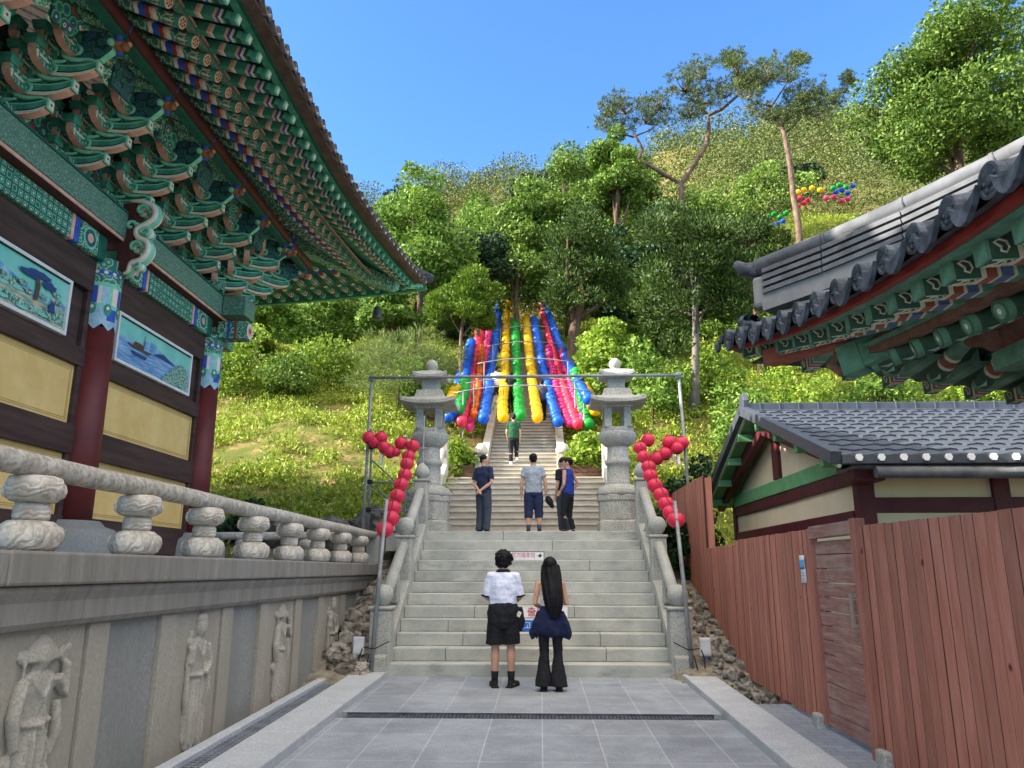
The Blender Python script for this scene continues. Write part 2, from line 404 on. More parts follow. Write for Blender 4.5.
# bigger boulders behind the balustrade
for i,(x,y,r,lb) in enumerate(((-4.6,16.4,.85,'largest grey boulder behind the stone balustrade, leftmost of the boulders'),(-3.7,17.0,.8,'flat grey boulder behind the balustrade end, beside the lantern poles'),(-5.8,16.9,.7,'mossy grey boulder by the red corner column of the hall'),(-3.3,16.0,.55,'small grey boulder between balustrade end and left stone lantern'))):
    mb=MB(); rock(mb,(0,0,0),r,40+i,18); o=mb.build('boulder',M['boulder'],loc=None); o.location=(x,y,T(x,y)+.12); tag(o,lb,'boulder',None)

# ================================================================= STAIRS
RI,TR,D0=.18,.31,11.3
st=empty('stone_staircase',(0,D0,.2),0,'wide grey granite staircase with twelve steps rising from the flagged path','staircase')
M['step']=mat('step_granite','#8a8c86','#abaca4',2.6,.85,.2,70,stretch=(1,1,1),speck=('#73756f',60))
N=NT('step_granite_worn'); v=N.coord(); a=N.noise(v,2.2,5); b=N.noise(v,70,3); s3=N.coord((.7,3,2.2)); d=N.noise(s3,2.6,5)
c=N.ramp(a,[(.32,'#a2a49f'),(.66,'#bfc0b9')]); c=N.mix(.5,c,N.ramp(b,[(.35,'#5a5d5c'),(.65,'#b0b2b0')]),'SOFT_LIGHT'); c=N.mix(N.ramp(d,[(.56,(0,0,0)),(.72,(.75,.75,.75))]),c,'#84867f')
N.base(c); N.b.inputs['Roughness'].default_value=.85; N.bump(b,.2,.005); M['step']=N.m
SXL,SXR=-2.16,1.82
rs=random.Random(5)
for k in range(12):
    b=MB(); y0=k*TR; dep=TR+.1 if k<11 else 4.2
    cuts=[SXL]+sorted(rs.uniform(SXL+.7,SXR-.7) for _ in range(2))+[SXR]
    if cuts[2]-cuts[1]<.8: cuts=[SXL,lerp(SXL,SXR,rs.uniform(.35,.65)),SXR]
    for a,c in zip(cuts,cuts[1:]): b.bx(a+.002,c-.002,y0,y0+dep,(k*RI if k else -.3),(k+1)*RI-.003*rs.random())
    b.build('step',M['step'],st,bevel=.012)
b=MB(); b.bx(-3.0,2.7,11*TR+.4,11*TR+4.6,12*RI-.35,12*RI-.012); b.build('landing',M['step'],st)
# sloping side stringers
for sx in (-1,1):
    x0,x1=((SXL-.24,SXL) if sx<0 else (SXR,SXR+.24)); b=MB()
    prof=[(-.12,-.3),(-.12,.28),(.1,.34),(11*TR+.1,12*RI+.24),(11*TR+.5,12*RI+.24),(11*TR+.5,1.2)]
    b.prism(prof,x1-x0-.004,lambda a,c,t:((x0+x1)/2+t,a,c)); b.build('stringer',M['granite'],st,bevel=.015)
# railing posts and log rails, one thing each side
def railpost(mb,x,y,z0,z1,w=.2): 
    mb.bx(x-w/2,x+w/2,y-w/2,y+w/2,z0,z1-.05); mb.bx(x-w/2-.025,x+w/2+.025,y-w/2-.025,y+w/2+.025,z1-.05,z1)
for sx,lb in ((-1,'carved granite stair railing with ball posts on the left side of the steps'),(1,'carved granite stair railing with ball posts beside the red wooden fence')):
    x=(SXL-.12 if sx<0 else SXR+.12); r=empty('stair_railing',(x,11.42,.2),0,lb,'railing')
    P=[(-.0,.0,.95),(1.68,.95,2.02),(3.35,1.9,3.15)]
    for i,(y,z0,z1) in enumerate(P):
        b=MB(); railpost(b,0,y,z0-.2,z1,.3 if i==0 else .26)
        o=b.build('post',M['granite'],r,bevel=.02)
        b=MB()
        if i<2: b.lathe((0,y,z1),[(.08,0),(.09,.03),(.13,.08),(.155,.16),(.13,.24),(.08,.29),(.02,.3)],16)
        else: b.lathe((0,y,z1),[(.09,0),(.10,.04),(.15,.08),(.15,.16),(.10,.25),(.03,.31),(.01,.32)],16)
        b.build('ball',M['granite'],o)
    for i in range(2):
        ya,yb=P[i][0]+.12,P[i+1][0]-.18
        za=P[i][2]+.06; zb=za+(yb-ya)*RI/TR*1.02
        b=MB(); b.tube([(0,ya,za),(0,lerp(ya,yb,.5),lerp(za,zb,.5)),(0,yb,zb)],[.085,.09,.085],10); b.ball((0,yb,zb),.085,10); b.build('rail',M['granite'],r)
        b=MB(); ym=lerp(ya,yb,.55); zm=lerp(za,zb,.55); b.bx(-.07,.07,ym-.1,ym+.1,zm-.5,zm-.07); b.build('bracket',M['granite'],r,bevel=.02)
# second flight and its platform
LZ=2.36
s2=empty('second_staircase',(-.42,17.9,LZ),0,'broad pale stone steps behind the standing people between the stone lanterns','staircase')
M['step2']=mat('pale_step_stone','#a39f95','#bdb6a8',3,.9,.15,50)
n2=10; r2=(4.08-LZ)/n2
for k in range(n2):
    b=MB(); b.bx(-2.1,2.1,k*.31,k*.31+(.42 if k<n2-1 else 1.9),(k*r2 if k else -.4),(k+1)*r2-.045); b.bx(-2.1,2.1,k*.31-.035,k*.31+(.42 if k<n2-1 else 1.9),(k+1)*r2-.042,(k+1)*r2); b.build('step',M['step2'],s2,bevel=.008)
for sx in (-1,1):
    b=MB(); b.prism([(-.1,-.3),(-.1,.35),(.1,.45),(3.0,2.15),(3.2,2.15),(3.2,-.3)],.26,lambda a,c,t:(sx*2.24+t,a,c)); b.build('stringer',M['step2'],s2,bevel=.015)
    for yy,zz in ((0,.35),(1.5,1.2),(3.0,2.1)):
        b=MB(); b.bx(sx*2.24-.13,sx*2.24+.13,yy-.13,yy+.13,zz-.1,zz+.62); b.lathe((sx*2.24,yy,zz+.62),[(.1,0),(.15,.06),(.15,.16),(.06,.27),(.01,.28)],12); b.build('post',M['step2'],s2,bevel=.015)
    b=MB(); b.tube([(sx*2.24,.1,.72),(sx*2.24,1.45,1.6),(sx*2.24,3.0,2.5)],.085,10); b.build('rail',M['step2'],s2)
# third flight, up between the lantern strings
s3=empty('upper_staircase',(-.52,21.6,4.08),0,'long narrow sunlit stairway climbing under the coloured lantern strings','staircase')
n3=74
b=MB()
for k in range(n3): b.bx(-1.04,1.04,.5+k*.33,.5+k*.33+(.4 if k<n3-1 else 3),k*.165-.3,(k+1)*.165-.045); b.bx(-1.04,1.04,.465+k*.33,.5+k*.33+.4,(k+1)*.165-.042,(k+1)*.165)
b.build('flight',M['step2'],s3)
for sx in (-1,1):
    b=MB(); L=n3*.33; b.prism([(.2,-.4),(.2,.45),(.6,.55),(L,n3*.165+.35),(L+.6,n3*.165+.35),(L+.6,n3*.165-.9)],.24,lambda a,c,t:(sx*1.17+t,a,c)); b.build('side_wall',M['step2'],s3,bevel=.02)
    b=MB(); b.bx(sx*1.17-.17,sx*1.17+.17,.05,.39,-.2,.75); b.lathe((sx*1.17,.22,.75),[(.12,0),(.2,.07),(.2,.2),(.08,.34),(.01,.36)],14); b.build('post',M['step2'],s3,bevel=.015)
# low plank planters beside the foot of the upper stairs
M['plank_brown']=mat('brown_plank','#4d382c','#77594a',3,.85,.2,20,stretch=(.4,1,4))
for sx,lb in ((-1,'low brown plank edging under the bush left of the upper stairway'),(1,'low brown plank edging under the bush right of the upper stairway')):
    f=empty('plank_edging',(-.52+sx*2.05,21.35,4.06),0,lb,'edging')
    for k in range(2):
        b=MB(); b.bx(-.68,.68,-.025,.025,.02+k*.21,.215+k*.21); b.build('plank',M['plank_brown'],f)
    for xx in (-.66,0,.66):
        b=MB(); b.bx(xx-.04,xx+.04,.03,.1,-.1,.46); b.build('stake',M['plank_brown'],f)

# ================================================================= SIGNS ON THE STEPS
M['signwhite']=mat('sign_white','#dfe0e2'); M['signred']=mat('sign_red','#b3202c'); M['signblue']=mat('sign_blue','#2267c4'); M['signgrey']=mat('sign_edge','#70757a')
def sign(name,lb,x0,x1,z0,z1,y,face,txt,tm,size,sx=1,edge=None):
    t=empty(name,((x0+x1)/2,y,(z0+z1)/2),0,lb,'sign'); w=x1-x0;h=z1-z0
    b=MB(); b.bx(-w/2,w/2,-.008,.008,-h/2,h/2); b.build('panel',face,t,bevel=.003)
    if edge:
        b=MB()
        b.bx(-w/2-.012,w/2+.012,-.012,.006,h/2,h/2+.014); b.bx(-w/2-.012,w/2+.012,-.012,.006,-h/2-.014,-h/2); b.bx(-w/2-.012,-w/2,-.012,.006,-h/2,h/2); b.bx(w/2,w/2+.012,-.012,.006,-h/2,h/2); b.build('frame',edge,t)
    text(txt,size,tm,t,(0 if sx!=.82 else -.06,-.0105,0),(PI/2,0,0),sx=sx); return t
sign('step_sign','small white sign with red lettering and a small black bird mark on a high step',-.56,.05,1.825,1.965,14.08,M['signwhite'],'걷기에주의',M['signred'],.115,.82,M['signgrey'])
t=[o for o in bpy.data.objects if o.name.startswith('step_sign')][0]
b=MB(); b.prism([(.185,.0),(.22,.012),(.25,.05),(.256,.012),(.285,.02),(.26,-.01),(.235,-.04),(.228,-.012)],.004,lambda a,c,t_:(a,-.011+t_,c)); b.build('bird_mark',M['black'],t)
sign('step_sign','long white sign with large red lettering on the step riser behind the young couple',-.82,.41,.93,1.085,12.53,M['signwhite'],'안전 출입  ',M['signred'],.15,1.1)
sign('step_sign','blue sign with white lettering on the riser just below the long white sign',-.40,.12,.745,.905,12.22,M['signblue'],'알고 올라',M['signwhite'],.12,.95)
# ================================================================= MAIN HALL (left)
CX=-6.4; TZ=1.76           # column plane, terrace level
hall=empty('temple_hall',(CX,10.4,TZ),0,'large temple hall with green painted brackets, red columns and painted eaves on a stone terrace','temple hall')
def HB(mb,name,mats,parent=None,**k): return mb.build(name,mats,parent or hall,world=True,**k)
YC=[14.1,10.4,6.7,3.0]; YN=14.1
# --- columns
for y in YC:
    b=MB(); b.tube([(CX,y,2.3),(CX,y,3.4),(CX,y,5.02)],[.255,.255,.245],28)
    col=HB(b,'column',M['column'])
    b=MB(); b.lathe((CX,y,1.76),[(.62,0),(.62,.28),(.56,.42),(.42,.47),(.36,.54)],28); HB(b,'base_stone',M['granite_blue'],col,bevel=.01)
    # painted head: drapery hem, colour panels, blue dotted band, scrolls
    b=MB(); n=32; r0=.25
    rows=[(5.02,.25),(5.12,.256),(5.30,.256),(5.36,.258),(5.62,.258),(5.68,.26),(5.80,.262),(5.86,.262),(6.05,.258)]
    vs=[];fs=[];mi=[]
    for i,(z,r) in enumerate(rows):
        for j in range(n):
            zz=z+(.045*math.cos(j*2*PI/n*8) if i==0 else 0); a=2*PI*j/n; vs.append((CX+r*math.cos(a),y+r*math.sin(a),zz))
    # slots 0 grey-blue,1 cream,2 blue,3 green,4 maroon,5 orn,6 greenL
    pan=[2,2,1,0,0,6,1,1]
    for i in range(len(rows)-1):
        for j in range(n):
            q=i*n+j; w=i*n+(j+1)%n; fs.append((q,w,w+n,q+n))
            mi.append([0,0 if (j%8)<5 else 2,6,pan[j%8],6,5,2,5][i] if i<8 else 3)
    b.add(vs,fs,mi,True)
    for j in range(14):   # white dots on the blue band
        a=2*PI*j/14; M3=Matrix.Rotation(a,3,'Z'); 
        b.add([Vector((CX,y,5.83))+M3@Vector((.2635,.032*math.cos(k*PI/4),.026*math.sin(k*PI/4))) for k in range(8)],[tuple(range(8))],1)
    for j in range(8):    # lotus medallions on the drapery
        a=2*PI*j/8+.2; M3=Matrix.Rotation(a,3,'Z')
        b.add([Vector((CX,y,5.28))+M3@Vector((.262,.055*math.cos(k*PI/5),.09*math.sin(k*PI/5))) for k in range(10)],[tuple(range(10))],3)
        b.add([Vector((CX,y,5.30))+M3@Vector((.2645,.026*math.cos(k*2*PI/5+.3),.03*math.sin(k*2*PI/5+.3))) for k in range(5)],[tuple(range(5))],1)
    HB(b,'painted_capital',[mat('capital_greyblue','#8fb0bd','#b3ccd2',9,.6),M['cream'],M['blue'],M['green'],M['maroon'],M['orn'],M['greenL']],col)
# --- walls between columns
WX=CX-.02
for yb,ya in zip(YC,YC[1:]):      # yb > ya
    y0,y1=ya+.2,yb-.2
    b=MB(); b.bx(WX-.12,WX-.03,y0,y1,1.76,6.0); HB(b,'wall',M['darkwood'])
    b=MB()                                               # timber rails
    for z0,z1 in ((1.9,2.36),(3.18,3.58),(4.40,4.66),(5.50,5.98)): b.bx(WX-.06,WX+.06,y0,y1,z0,z1)
    for yy in (y0,y1): b.bx(WX-.06,WX+.045,yy-.14,yy+.14,2.30,5.6)
    HB(b,'wall_timbers',M['darkwood'],bevel=.01)
    for z0,z1 in ((2.36,3.18),(3.58,4.40)):
        ya2,yb2=y0+.14,y1-.14
        b=MB(); b.bx(WX-.05,WX-.012,ya2,yb2,z0,z1); o=HB(b,'plaster_panel',M['plaster'])
        b=MB()
        for e in (.05,.075):
            b.bx(WX-.012,WX-.008,ya2+e,yb2-e,z0+e,z0+e+.006); b.bx(WX-.012,WX-.008,ya2+e,yb2-e,z1-e-.006,z1-e); b.bx(WX-.012,WX-.008,ya2+e,ya2+e+.006,z0+e,z1-e); b.bx(WX-.012,WX-.008,yb2-e-.006,yb2-e,z0+e,z1-e)
        HB(b,'painted_line',mat('ochre_line','#a8884c'),o)
# --- landscape paintings
SKY=mat('paint_teal_sky','#6fc0b0','#8fd0c2',2,.6); MT=mat('paint_blue_mountain','#3f7fb4','#9ccbd6',7,.6,stretch=(1,1,.5),lo=.3,hi=.7); WT=mat('paint_water','#4474b0','#9cc0da',9,.6,stretch=(1,.3,4)); FO=mat('paint_foliage','#1f4f50','#a4cdb4',30,.6,lo=.4,hi=.6); GR=mat('paint_ground','#5f9186','#cdbd98',11,.6,stretch=(1,.5,2),lo=.38,hi=.62); TR_=mat('paint_trunk','#5a4638'); DK=mat('paint_dark_blue','#2d4778')
def painting(y0,y1,z0,z1,kind):
    yc,zc=(y0+y1)/2,(z0+z1)/2; w=y1-y0; h=z1-z0
    b=MB(); b.bx(WX-.03,WX+.064,y0,y1,z0,z1)
    pr=HB(b,'landscape_painting',SKY); 
    layer=[0]
    def poly(pts,m,nm):
        layer[0]+=1; xx=WX+.0645+.0012*layer[0]; bb=MB()
        bb.add([(xx,y0+a*w,z0+c*h) for a,c in pts],[tuple(range(len(pts)))],0); HB(bb,nm,m,pr)
    rr=random.Random(int(y0*10)+3)
    def blob(a,c,ra,rc,k=14):
        return [(a+ra*(1+rr.uniform(-.22,.22))*math.cos(2*PI*i/k),c+rc*(1+rr.uniform(-.22,.22))*math.sin(2*PI*i/k)) for i in range(k)]
    if kind=='lake':
        poly([(0,.55),(.25,.62),(.40,.78),(.47,.80),(.55,.70),(.68,.62),(1,.56),(1,.45),(0,.45)],MT,'painted_mountain')
        poly([(0,0),(1,0),(1,.5),(.6,.52),(.3,.56),(0,.58)],WT,'painted_water')
        [poly([(a_,c_),(a_+.05,c_+.012),(a_+.1,c_),(a_+.05,c_-.008)],SKY,'painted_ripple') for a_,c_ in ((.5,.4),(.45,.3),(.1,.3),(.55,.2),(.2,.14),(.42,.12),(.08,.2))]
        poly([(.46,.52),(.52,.60),(.60,.66),(.66,.60),(.74,.56),(.8,.52)],DK,'painted_far_hill')
        poly([(.12,.50),(.16,.44),(.40,.44),(.44,.52),(.36,.50),(.2,.49)],TR_,'painted_boat')
        poly([(.32,.5),(.33,.5),(.335,.86),(.33,.86)],TR_,'painted_mast'); poly([(.19,.5),(.21,.6),(.31,.6),(.33,.5)],TR_,'painted_boat')
        poly([(.17,.36),(.2,.28),(.36,.28),(.38,.36)],DK,'painted_reflection')
        for a,c,ra,rc in ((.72,.16,.08,.14),(.80,.26,.09,.2),(.90,.28,.09,.3),(.86,.5,.05,.12),(.66,.08,.06,.08)): poly([(min(1,max(0,p)),min(1,max(0,q))) for p,q in blob(a,c,ra,rc)],FO,'painted_foliage')
    else:
        poly([(0,.45),(.1,.62),(.22,.80),(.36,.86),(.46,.68),(.58,.58),(.7,.5),(1,.5),(1,.2),(0,.2)],MT,'painted_mountain')
        poly([(0,0),(1,0),(1,.42),(.7,.36),(.4,.34),(.2,.45),(0,.4)],GR,'painted_ground')
        for a,c,ra,rc in ((.1,.5,.08,.14),(.50,.44,.06,.12),(.58,.46,.06,.1),(.3,.15,.14,.08),(.7,.14,.16,.09),(.9,.2,.1,.12),(.5,.2,.1,.06)): poly([(min(1,max(0,p)),min(1,max(0,q))) for p,q in blob(a,c,ra,rc)],FO,'painted_foliage')
        [poly([(a_,c_),(a_+.03,c_+.05),(a_+.07,c_+.055),(a_+.1,c_+.01),(a_+.05,c_-.02)],SKY,'painted_rock') for a_,c_ in ((.36,.38),(.44,.34),(.55,.36),(.08,.22),(.2,.2),(.45,.1),(.6,.06),(.76,.1))]
        [poly(blob(a_,c_,.035,.05,9),FO,'painted_foliage') for a_,c_ in ((.80,.45),(.68,.42),(.93,.5),(.9,.62),(.62,.52))]
        poly([(.72,.32),(.75,.32),(.76,.6),(.74,.78),(.72,.78),(.73,.55)],TR_,'painted_trunk')
        for a,c,ra,rc in ((.66,.74,.07,.06),(.75,.82,.09,.06),(.83,.70,.06,.07)): poly(blob(a,c,ra,rc),DK,'painted_foliage')
        poly([(.84,.24),(.9,.24),(.89,.42),(.86,.46)],DK,'painted_figure'); poly(blob(.875,.49,.014,.03,8),M['pink'],'painted_figure')
    b=MB(); f=.045
    b.bx(WX-.02,WX+.10,y0-f,y1+f,z1,z1+f); b.bx(WX-.02,WX+.10,y0-f,y1+f,z0-f,z0); b.bx(WX-.02,WX+.10,y0-f,y0,z0,z1); b.bx(WX-.02,WX+.10,y1,y1+f,z0,z1)
    b.bx(WX+.0,WX+.09,y0,y1,z1-.012,z1,1); b.bx(WX+.0,WX+.09,y0,y0+.012,z0,z1-.012,1)
    HB(b,'frame',[M['white'],M['black']],pr)
painting(10.86,13.27,4.74,5.42,'lake'); painting(7.16,9.57,4.74,5.42,'hill'); painting(3.5,5.9,4.74,5.42,'lake')
# --- painted head beam (changbang) and plate beam (pyeongbang)
for yb,ya in zip(YC,YC[1:]):
    b=MB(); y0,y1=ya+.2,yb-.2; L=y1-y0
    segs=[(0,.06,2),(.06,.2,1),(.2,.235,3),(.235,.26,4),(.26,.74,0),(.74,.765,4),(.765,.8,3),(.8,.94,1),(.94,1,2)]
    for a,c,m in segs: b.bx(CX-.15,CX+.13,y0+a*L+.001,y0+c*L-.001,5.98,6.36,m)
    HB(b,'painted_beam',[M['lattice2'],M['orn'],M['greenD'],M['blue'],M['pink']],bevel=.03)
    for a in (.13,.87):
        b=MB(); yy=y0+a*L
        for k,(r,m) in enumerate(((.16,3),(.125,0),(.07,1))):
            b.add([(CX+.133+.002*k,yy+r*math.cos(j*PI/10),6.17+r*math.sin(j*PI/10)) for j in range(20)],[tuple(range(20))],m)
        HB(b,'beam_medallion',[M['fan'],M['pink'],M['blue'],M['greenL']])
b=MB(); b.bx(CX-.25,CX+.30,1,YN+.75,6.42,6.80); pl=HB(b,'plate_beam',M['lattice'],bevel=.012)
b=MB(); b.bx(CX-.25,CX+.27,1,YN+.72,6.36,6.418,0); b.bx(CX+.24,CX+.285,1,YN+.72,6.365,6.412,1); b.bx(CX-.25,CX+.312,1,YN+.77,6.803,6.83,2); HB(b,'beam_strip',[M['maroon'],M['pink'],M['greenD']],pl)
b=MB(); b.bx(CX-9.5,CX-.26,YN-.28,YN+.28,6.42,6.79); b.bx(CX-9.5,CX-.3,YN-.14,YN+.14,5.98,6.36); b.bx(CX-9.5,CX-.3,YN-.1,YN+.02,1.8,6.0,1); HB(b,'north_wall',[M['lattice'],M['darkwood']])
# crossing beam ends at the corner
b=MB(); b.bx(CX-.14,CX+.14,YN+.2,YN+.82,5.98,6.33,0); b.bx(CX-.14,CX+.14,YN+.38,YN+.44,5.977,6.333,1); b.bx(CX-.14,CX+.14,YN+.5,YN+.56,5.977,6.333,2); b.bx(CX+.2,CX+.78,YN-.14,YN+.14,5.98,6.33,0); b.bx(CX+.38,CX+.45,YN-.143,YN+.143,5.977,6.333,1); b.bx(CX+.52,CX+.58,YN-.143,YN+.143,5.977,6.333,2)
for k,(r,m) in enumerate(((.15,3),(.11,4),(.05,2))):
    b.add([(CX+.783+.003*k,YN+r*math.cos(j*PI/8),6.155+r*math.sin(j*PI/8)) for j in range(16)],[tuple(range(16))],m)
HB(b,'beam_end',[M['orn'],M['blue'],M['red'],M['cream'],M['pink']],bevel=.015)
b=MB(); b.bx(CX+.31,CX+.75,YN-.26,YN+.26,6.42,6.795); HB(b,'plate_beam_end',M['lattice'],bevel=.012)
# scroll bracket hanging at the column heads
def crom(pts,k=4):
    P=[Vector(p) for p in pts]; out=[]
    for i in range(len(P)-1):
        a,b_,c,d=P[max(i-1,0)],P[i],P[i+1],P[min(i+2,len(P)-1)]
        for j in range(k):
            t=j/k; out.append(.5*((2*b_)+(c-a)*t+(2*a-5*b_+4*c-d)*t*t+(3*b_-a-3*c+d)*t**3))
    return out+[P[-1]]
def scroll(mb,pts,r,mi,n=7,k=4):
    q=crom(pts,k); m=len(r)-1; rr_=[lerp(r[min(int(i/k),m)],r[min(int(i/k)+1,m)],(i%k)/k) for i in range(len(q))]; mb.tube(q,rr_,n,mi)
for y in YC[:3]:
    b=MB()
    if y!=YN:
        S=[(CX+.30,7.02),(CX+.52,7.0),(CX+.68,6.9),(CX+.70,6.75),(CX+.58,6.64),(CX+.46,6.56),(CX+.48,6.44),(CX+.62,6.36),(CX+.66,6.22),(CX+.58,6.08),(CX+.44,6.02),(CX+.40,5.9),(CX+.34,5.86)]
        scroll(b,[(x,y-.07,z) for x,z in S],[.02]+[.043]*10+[.03,.014],0); scroll(b,[(x,y,z) for x,z in S],[.03]+[.066]*10+[.05,.025],1); scroll(b,[(x,y+.07,z) for x,z in S],[.02]+[.043]*10+[.03,.014],0)
        for (cx_,cz_,r_,sg_) in ((CX+.50,6.86,.10,1),(CX+.60,6.50,.09,-1),(CX+.46,6.28,.10,1),(CX+.52,5.98,.08,-1),(CX+.36,6.62,.08,1)):
            sp_=[(cx_+sg_*r_*(1-i/11)*math.cos(i*.62),cz_+r_*(1-i/11)*math.sin(i*.62)) for i in range(11)]
            for yy_,m_ in ((-.075,1),(.075,1)): scroll(b,[(x,y+yy_,z) for x,z in sp_],[.028]*9+[.018,.01],m_,6,2)
            scroll(b,[(x,y,z) for x,z in sp_],[.04]*9+[.025,.012],0,6,2)
        b.bx(CX+.2,CX+.42,y-.07,y+.07,5.92,6.98,2)
        HB(b,'scroll_bracket',[M['cream'],M['greenL'],M['maroon']])
# --- bracket sets
def tongue(L,droop=.0):
    """carved cantilever tongue along +x: green above, salmon below, square flower tip"""
    b=MB(); c=[(-.30,.02,.10),(.0,.0,.10),(.16,-.025,.10),(.30,-.035,.10),(.44,-.022,.10),(.54,.005,.095),(.60,.03,.085)]
    k=(L)/.60; c=[(x*k if x>0 else x,z,h) for x,z,h in c]; w=.055
    vs=[];fs=[];mi=[]
    for x,z,h in c:
        for dz in (-.08,-.035,-.018,.052,.068):
            for s in (-1,1): vs.append((x+dz*.15,s*w,z+dz*h/.1))
    n=len(c)
    for i in range(n-1):
        a=i*10; e=a+10
        for k2,m in ((0,2),(1,4),(2,0),(3,3)):
            p=a+k2*2; q=e+k2*2
            fs.append((p,q,q+2,p+2)); mi.append(m); fs.append((p+1,p+3,q+3,q+1)); mi.append(m)
        fs.append((a,a+1,e+1,e)); mi.append(1); fs.append((a+8,e+8,e+9,a+9)); mi.append(0)
    a=(n-1)*10; fs.append((a,a+1,a+3,a+5,a+7,a+9,a+8,a+6,a+4,a+2)); mi.append(0)
    b.add(vs,fs,mi,False)
    x,z,h=c[-1]; 
    b.box((x+.012,0,z-.0),(.02,.125,.135),3); b.box((x+.02,0,z),(.016,.085,.092),2); 
    b.box((x+.028,0,z),(.008,.03,.03),5)
    # light scrolls rising from the tongue to the tier above, cream bracket lug below them
    for yy,m in ((-.05,3),(.05,3),(0,0)):
        S=[(.60*k,.075),(.50*k,.11),(.40*k,.105),(.28*k,.12),(.18*k,.18),(.19*k,.27),(.29*k,.31),(.38*k,.27),(.37*k,.20),(.30*k,.19),(.285*k,.235)]
        scroll(b,[(p,yy,q) for p,q in S],[.012,.022,.026,.030,.034,.034,.03,.026,.022,.018,.01] if m==3 else [.012,.025,.03,.036,.04,.04,.036,.03,.026,.02,.012],m,6,3)
        S=[(.22*k,.10),(.10*k,.09),(-.03*k,.13),(-.06*k,.21),(.0*k,.28),(.09*k,.26),(.10*k,.19),(.04*k,.18)]
        scroll(b,[(p,yy,q) for p,q in S],[.014,.026,.032,.032,.03,.026,.02,.01],m,6,3)
    b.bx(.34*k,.44*k,-.03,.03,.10,.235,2); b.bx(.40*k,.52*k,-.028,.028,.185,.225,2)
    b.bx(.36*k,.42*k,-.032,.032,.13,.16,5)
    return b
TM=[M['green'],M['pink'],M['cream'],M['greenL'],M['black'],M['red']]
def arm(L):
    """lateral bracket arm along y with end blocks"""
    b=MB(); h=.105
    prof=[(-L,.03),(-L+.03,-.02),(-L+.11,-.075),(-L+.2,-.09),(L-.2,-.09),(L-.11,-.075),(L-.03,-.02),(L,.03),(L,h),(-L,h)]
    b.prism([(a,c) for a,c in prof],.10,lambda a,c,t:(t,a,c),0,1)
    for s in (-1,1):
        b.box((0,s*(L-.04),h+.05),(.14,.15,.10),2,None,1.25); b.box((.052,s*(L-.04),-.0),(.006,.03,.1),3)
        b.box((.053,s*(L-.16),.01),(.006,.16,.028),3)
    b.box((0,0,h+.05),(.14,.15,.10),2,None,1.25)
    return b
def make_set(name='bracket_set',reach=1.0):
    root=empty(name); setpar(root,hall)
    b=MB(); b.box((0,0,.07),(.34,.34,.14),1,None,1.3); b.box((0,0,.03),(.30,.3,.06),0); b.build('capital_block',[M['greenD'],M['orn'],M['red']],root)
    for k in range(3):
        L=(.58+.27*k)*reach; z=.18+.25*k
        t=tongue(.60); o=t.build('tongue',TM,root); o.location=(L-.60,0,z)
        b=MB(); b.bx(-.4,L-.75,-.045,.045,z-.09,z+.07); 
        if L-.75>-.38: b.build('bracket_core',M['green'],root)
    for j,(x,k) in enumerate(((0,0),(0,1),(.27,1),(0,2),(.27,2),(.54,2),(.27,3),(.54,3),(.81,3))):
        o=arm(.29 if (k+j)%2==0 else .38).build('bracket_arm',[M['orn'],M['pink'],M['green'],M['cream']],root); o.location=(x*reach,0,.20+.25*k-.02)
    # rounded painted end board below the purlin
    b=MB(); P=[(.62,.72),(.9,.74),(1.15,.80),(1.28,.92),(1.30,1.06),(1.2,1.16),(1.0,1.2),(.62,1.2)]
    b.prism([(a*reach,c) for a,c in P],.09,lambda a,c,t:(a,t,c),0,1); 
    b.tube([(.5*reach,0,.80),(.78*reach,0,.86),(1.0*reach,0,.84),(1.2*reach,0,.92),(1.31*reach,0,1.06),(1.2*reach,0,1.18)],.038,6,1)
    b.build('end_board',[M['fan'],M['greenL']],root)
    b=MB()
    for dx,dy,dz,r,m in ((1.34,0,1.02,.085,0),(1.39,.06,1.08,.06,0),(1.37,-.075,1.07,.055,1),(1.42,-.01,.98,.055,0),(1.30,.07,.97,.055,1),(1.45,.02,1.04,.03,2),(1.34,-.05,1.14,.05,3),(1.28,-.085,1.0,.05,3),(1.36,.03,1.16,.05,1),(1.26,.03,1.08,.07,3)): b.ball((dx*reach,dy,dz),r,8,m)
    b.tube([(1.3*reach,0,1.2),(1.36*reach,0,1.30),(1.45*reach,0,1.27),(1.43*reach,0,1.2)],[.03,.035,.03,.02],6,1)
    b.build('carved_head',[mat('dull_orange','#8f5a3a','#a56c48',14,.65),M['blue'],M['pink'],M['greenL']],root)
    return root
SY=[YN-1.2333*i for i in range(1,10)]
s0=make_set(); s0.location=(0,SY[0]-10.4,6.83-TZ)
for y in SY[1:]: copy_tree(s0,hall,(0,y-10.4,6.83-TZ))
s=copy_tree(s0,hall,(0,YN-10.4,6.83-TZ)); 
sc=make_set('corner_bracket_set',1.35); sc.location=(0,YN-10.4,6.83-TZ); sc.rotation_euler=(0,0,R(45))
for y in (0,): copy_tree(s0,hall,(0,YN-10.4,6.83-TZ),(0,0,R(90)))
for i in range(1,4): copy_tree(s0,hall,(-1.2333*i,YN-10.4,6.83-TZ),(0,0,R(90)))
for dy in (.22,): 
    copy_tree(s0,hall,(.18,YN-10.4-.42,6.83-TZ),(0,0,R(22))); copy_tree(s0,hall,(-.42,YN-10.4+.18,6.83-TZ),(0,0,R(68)))
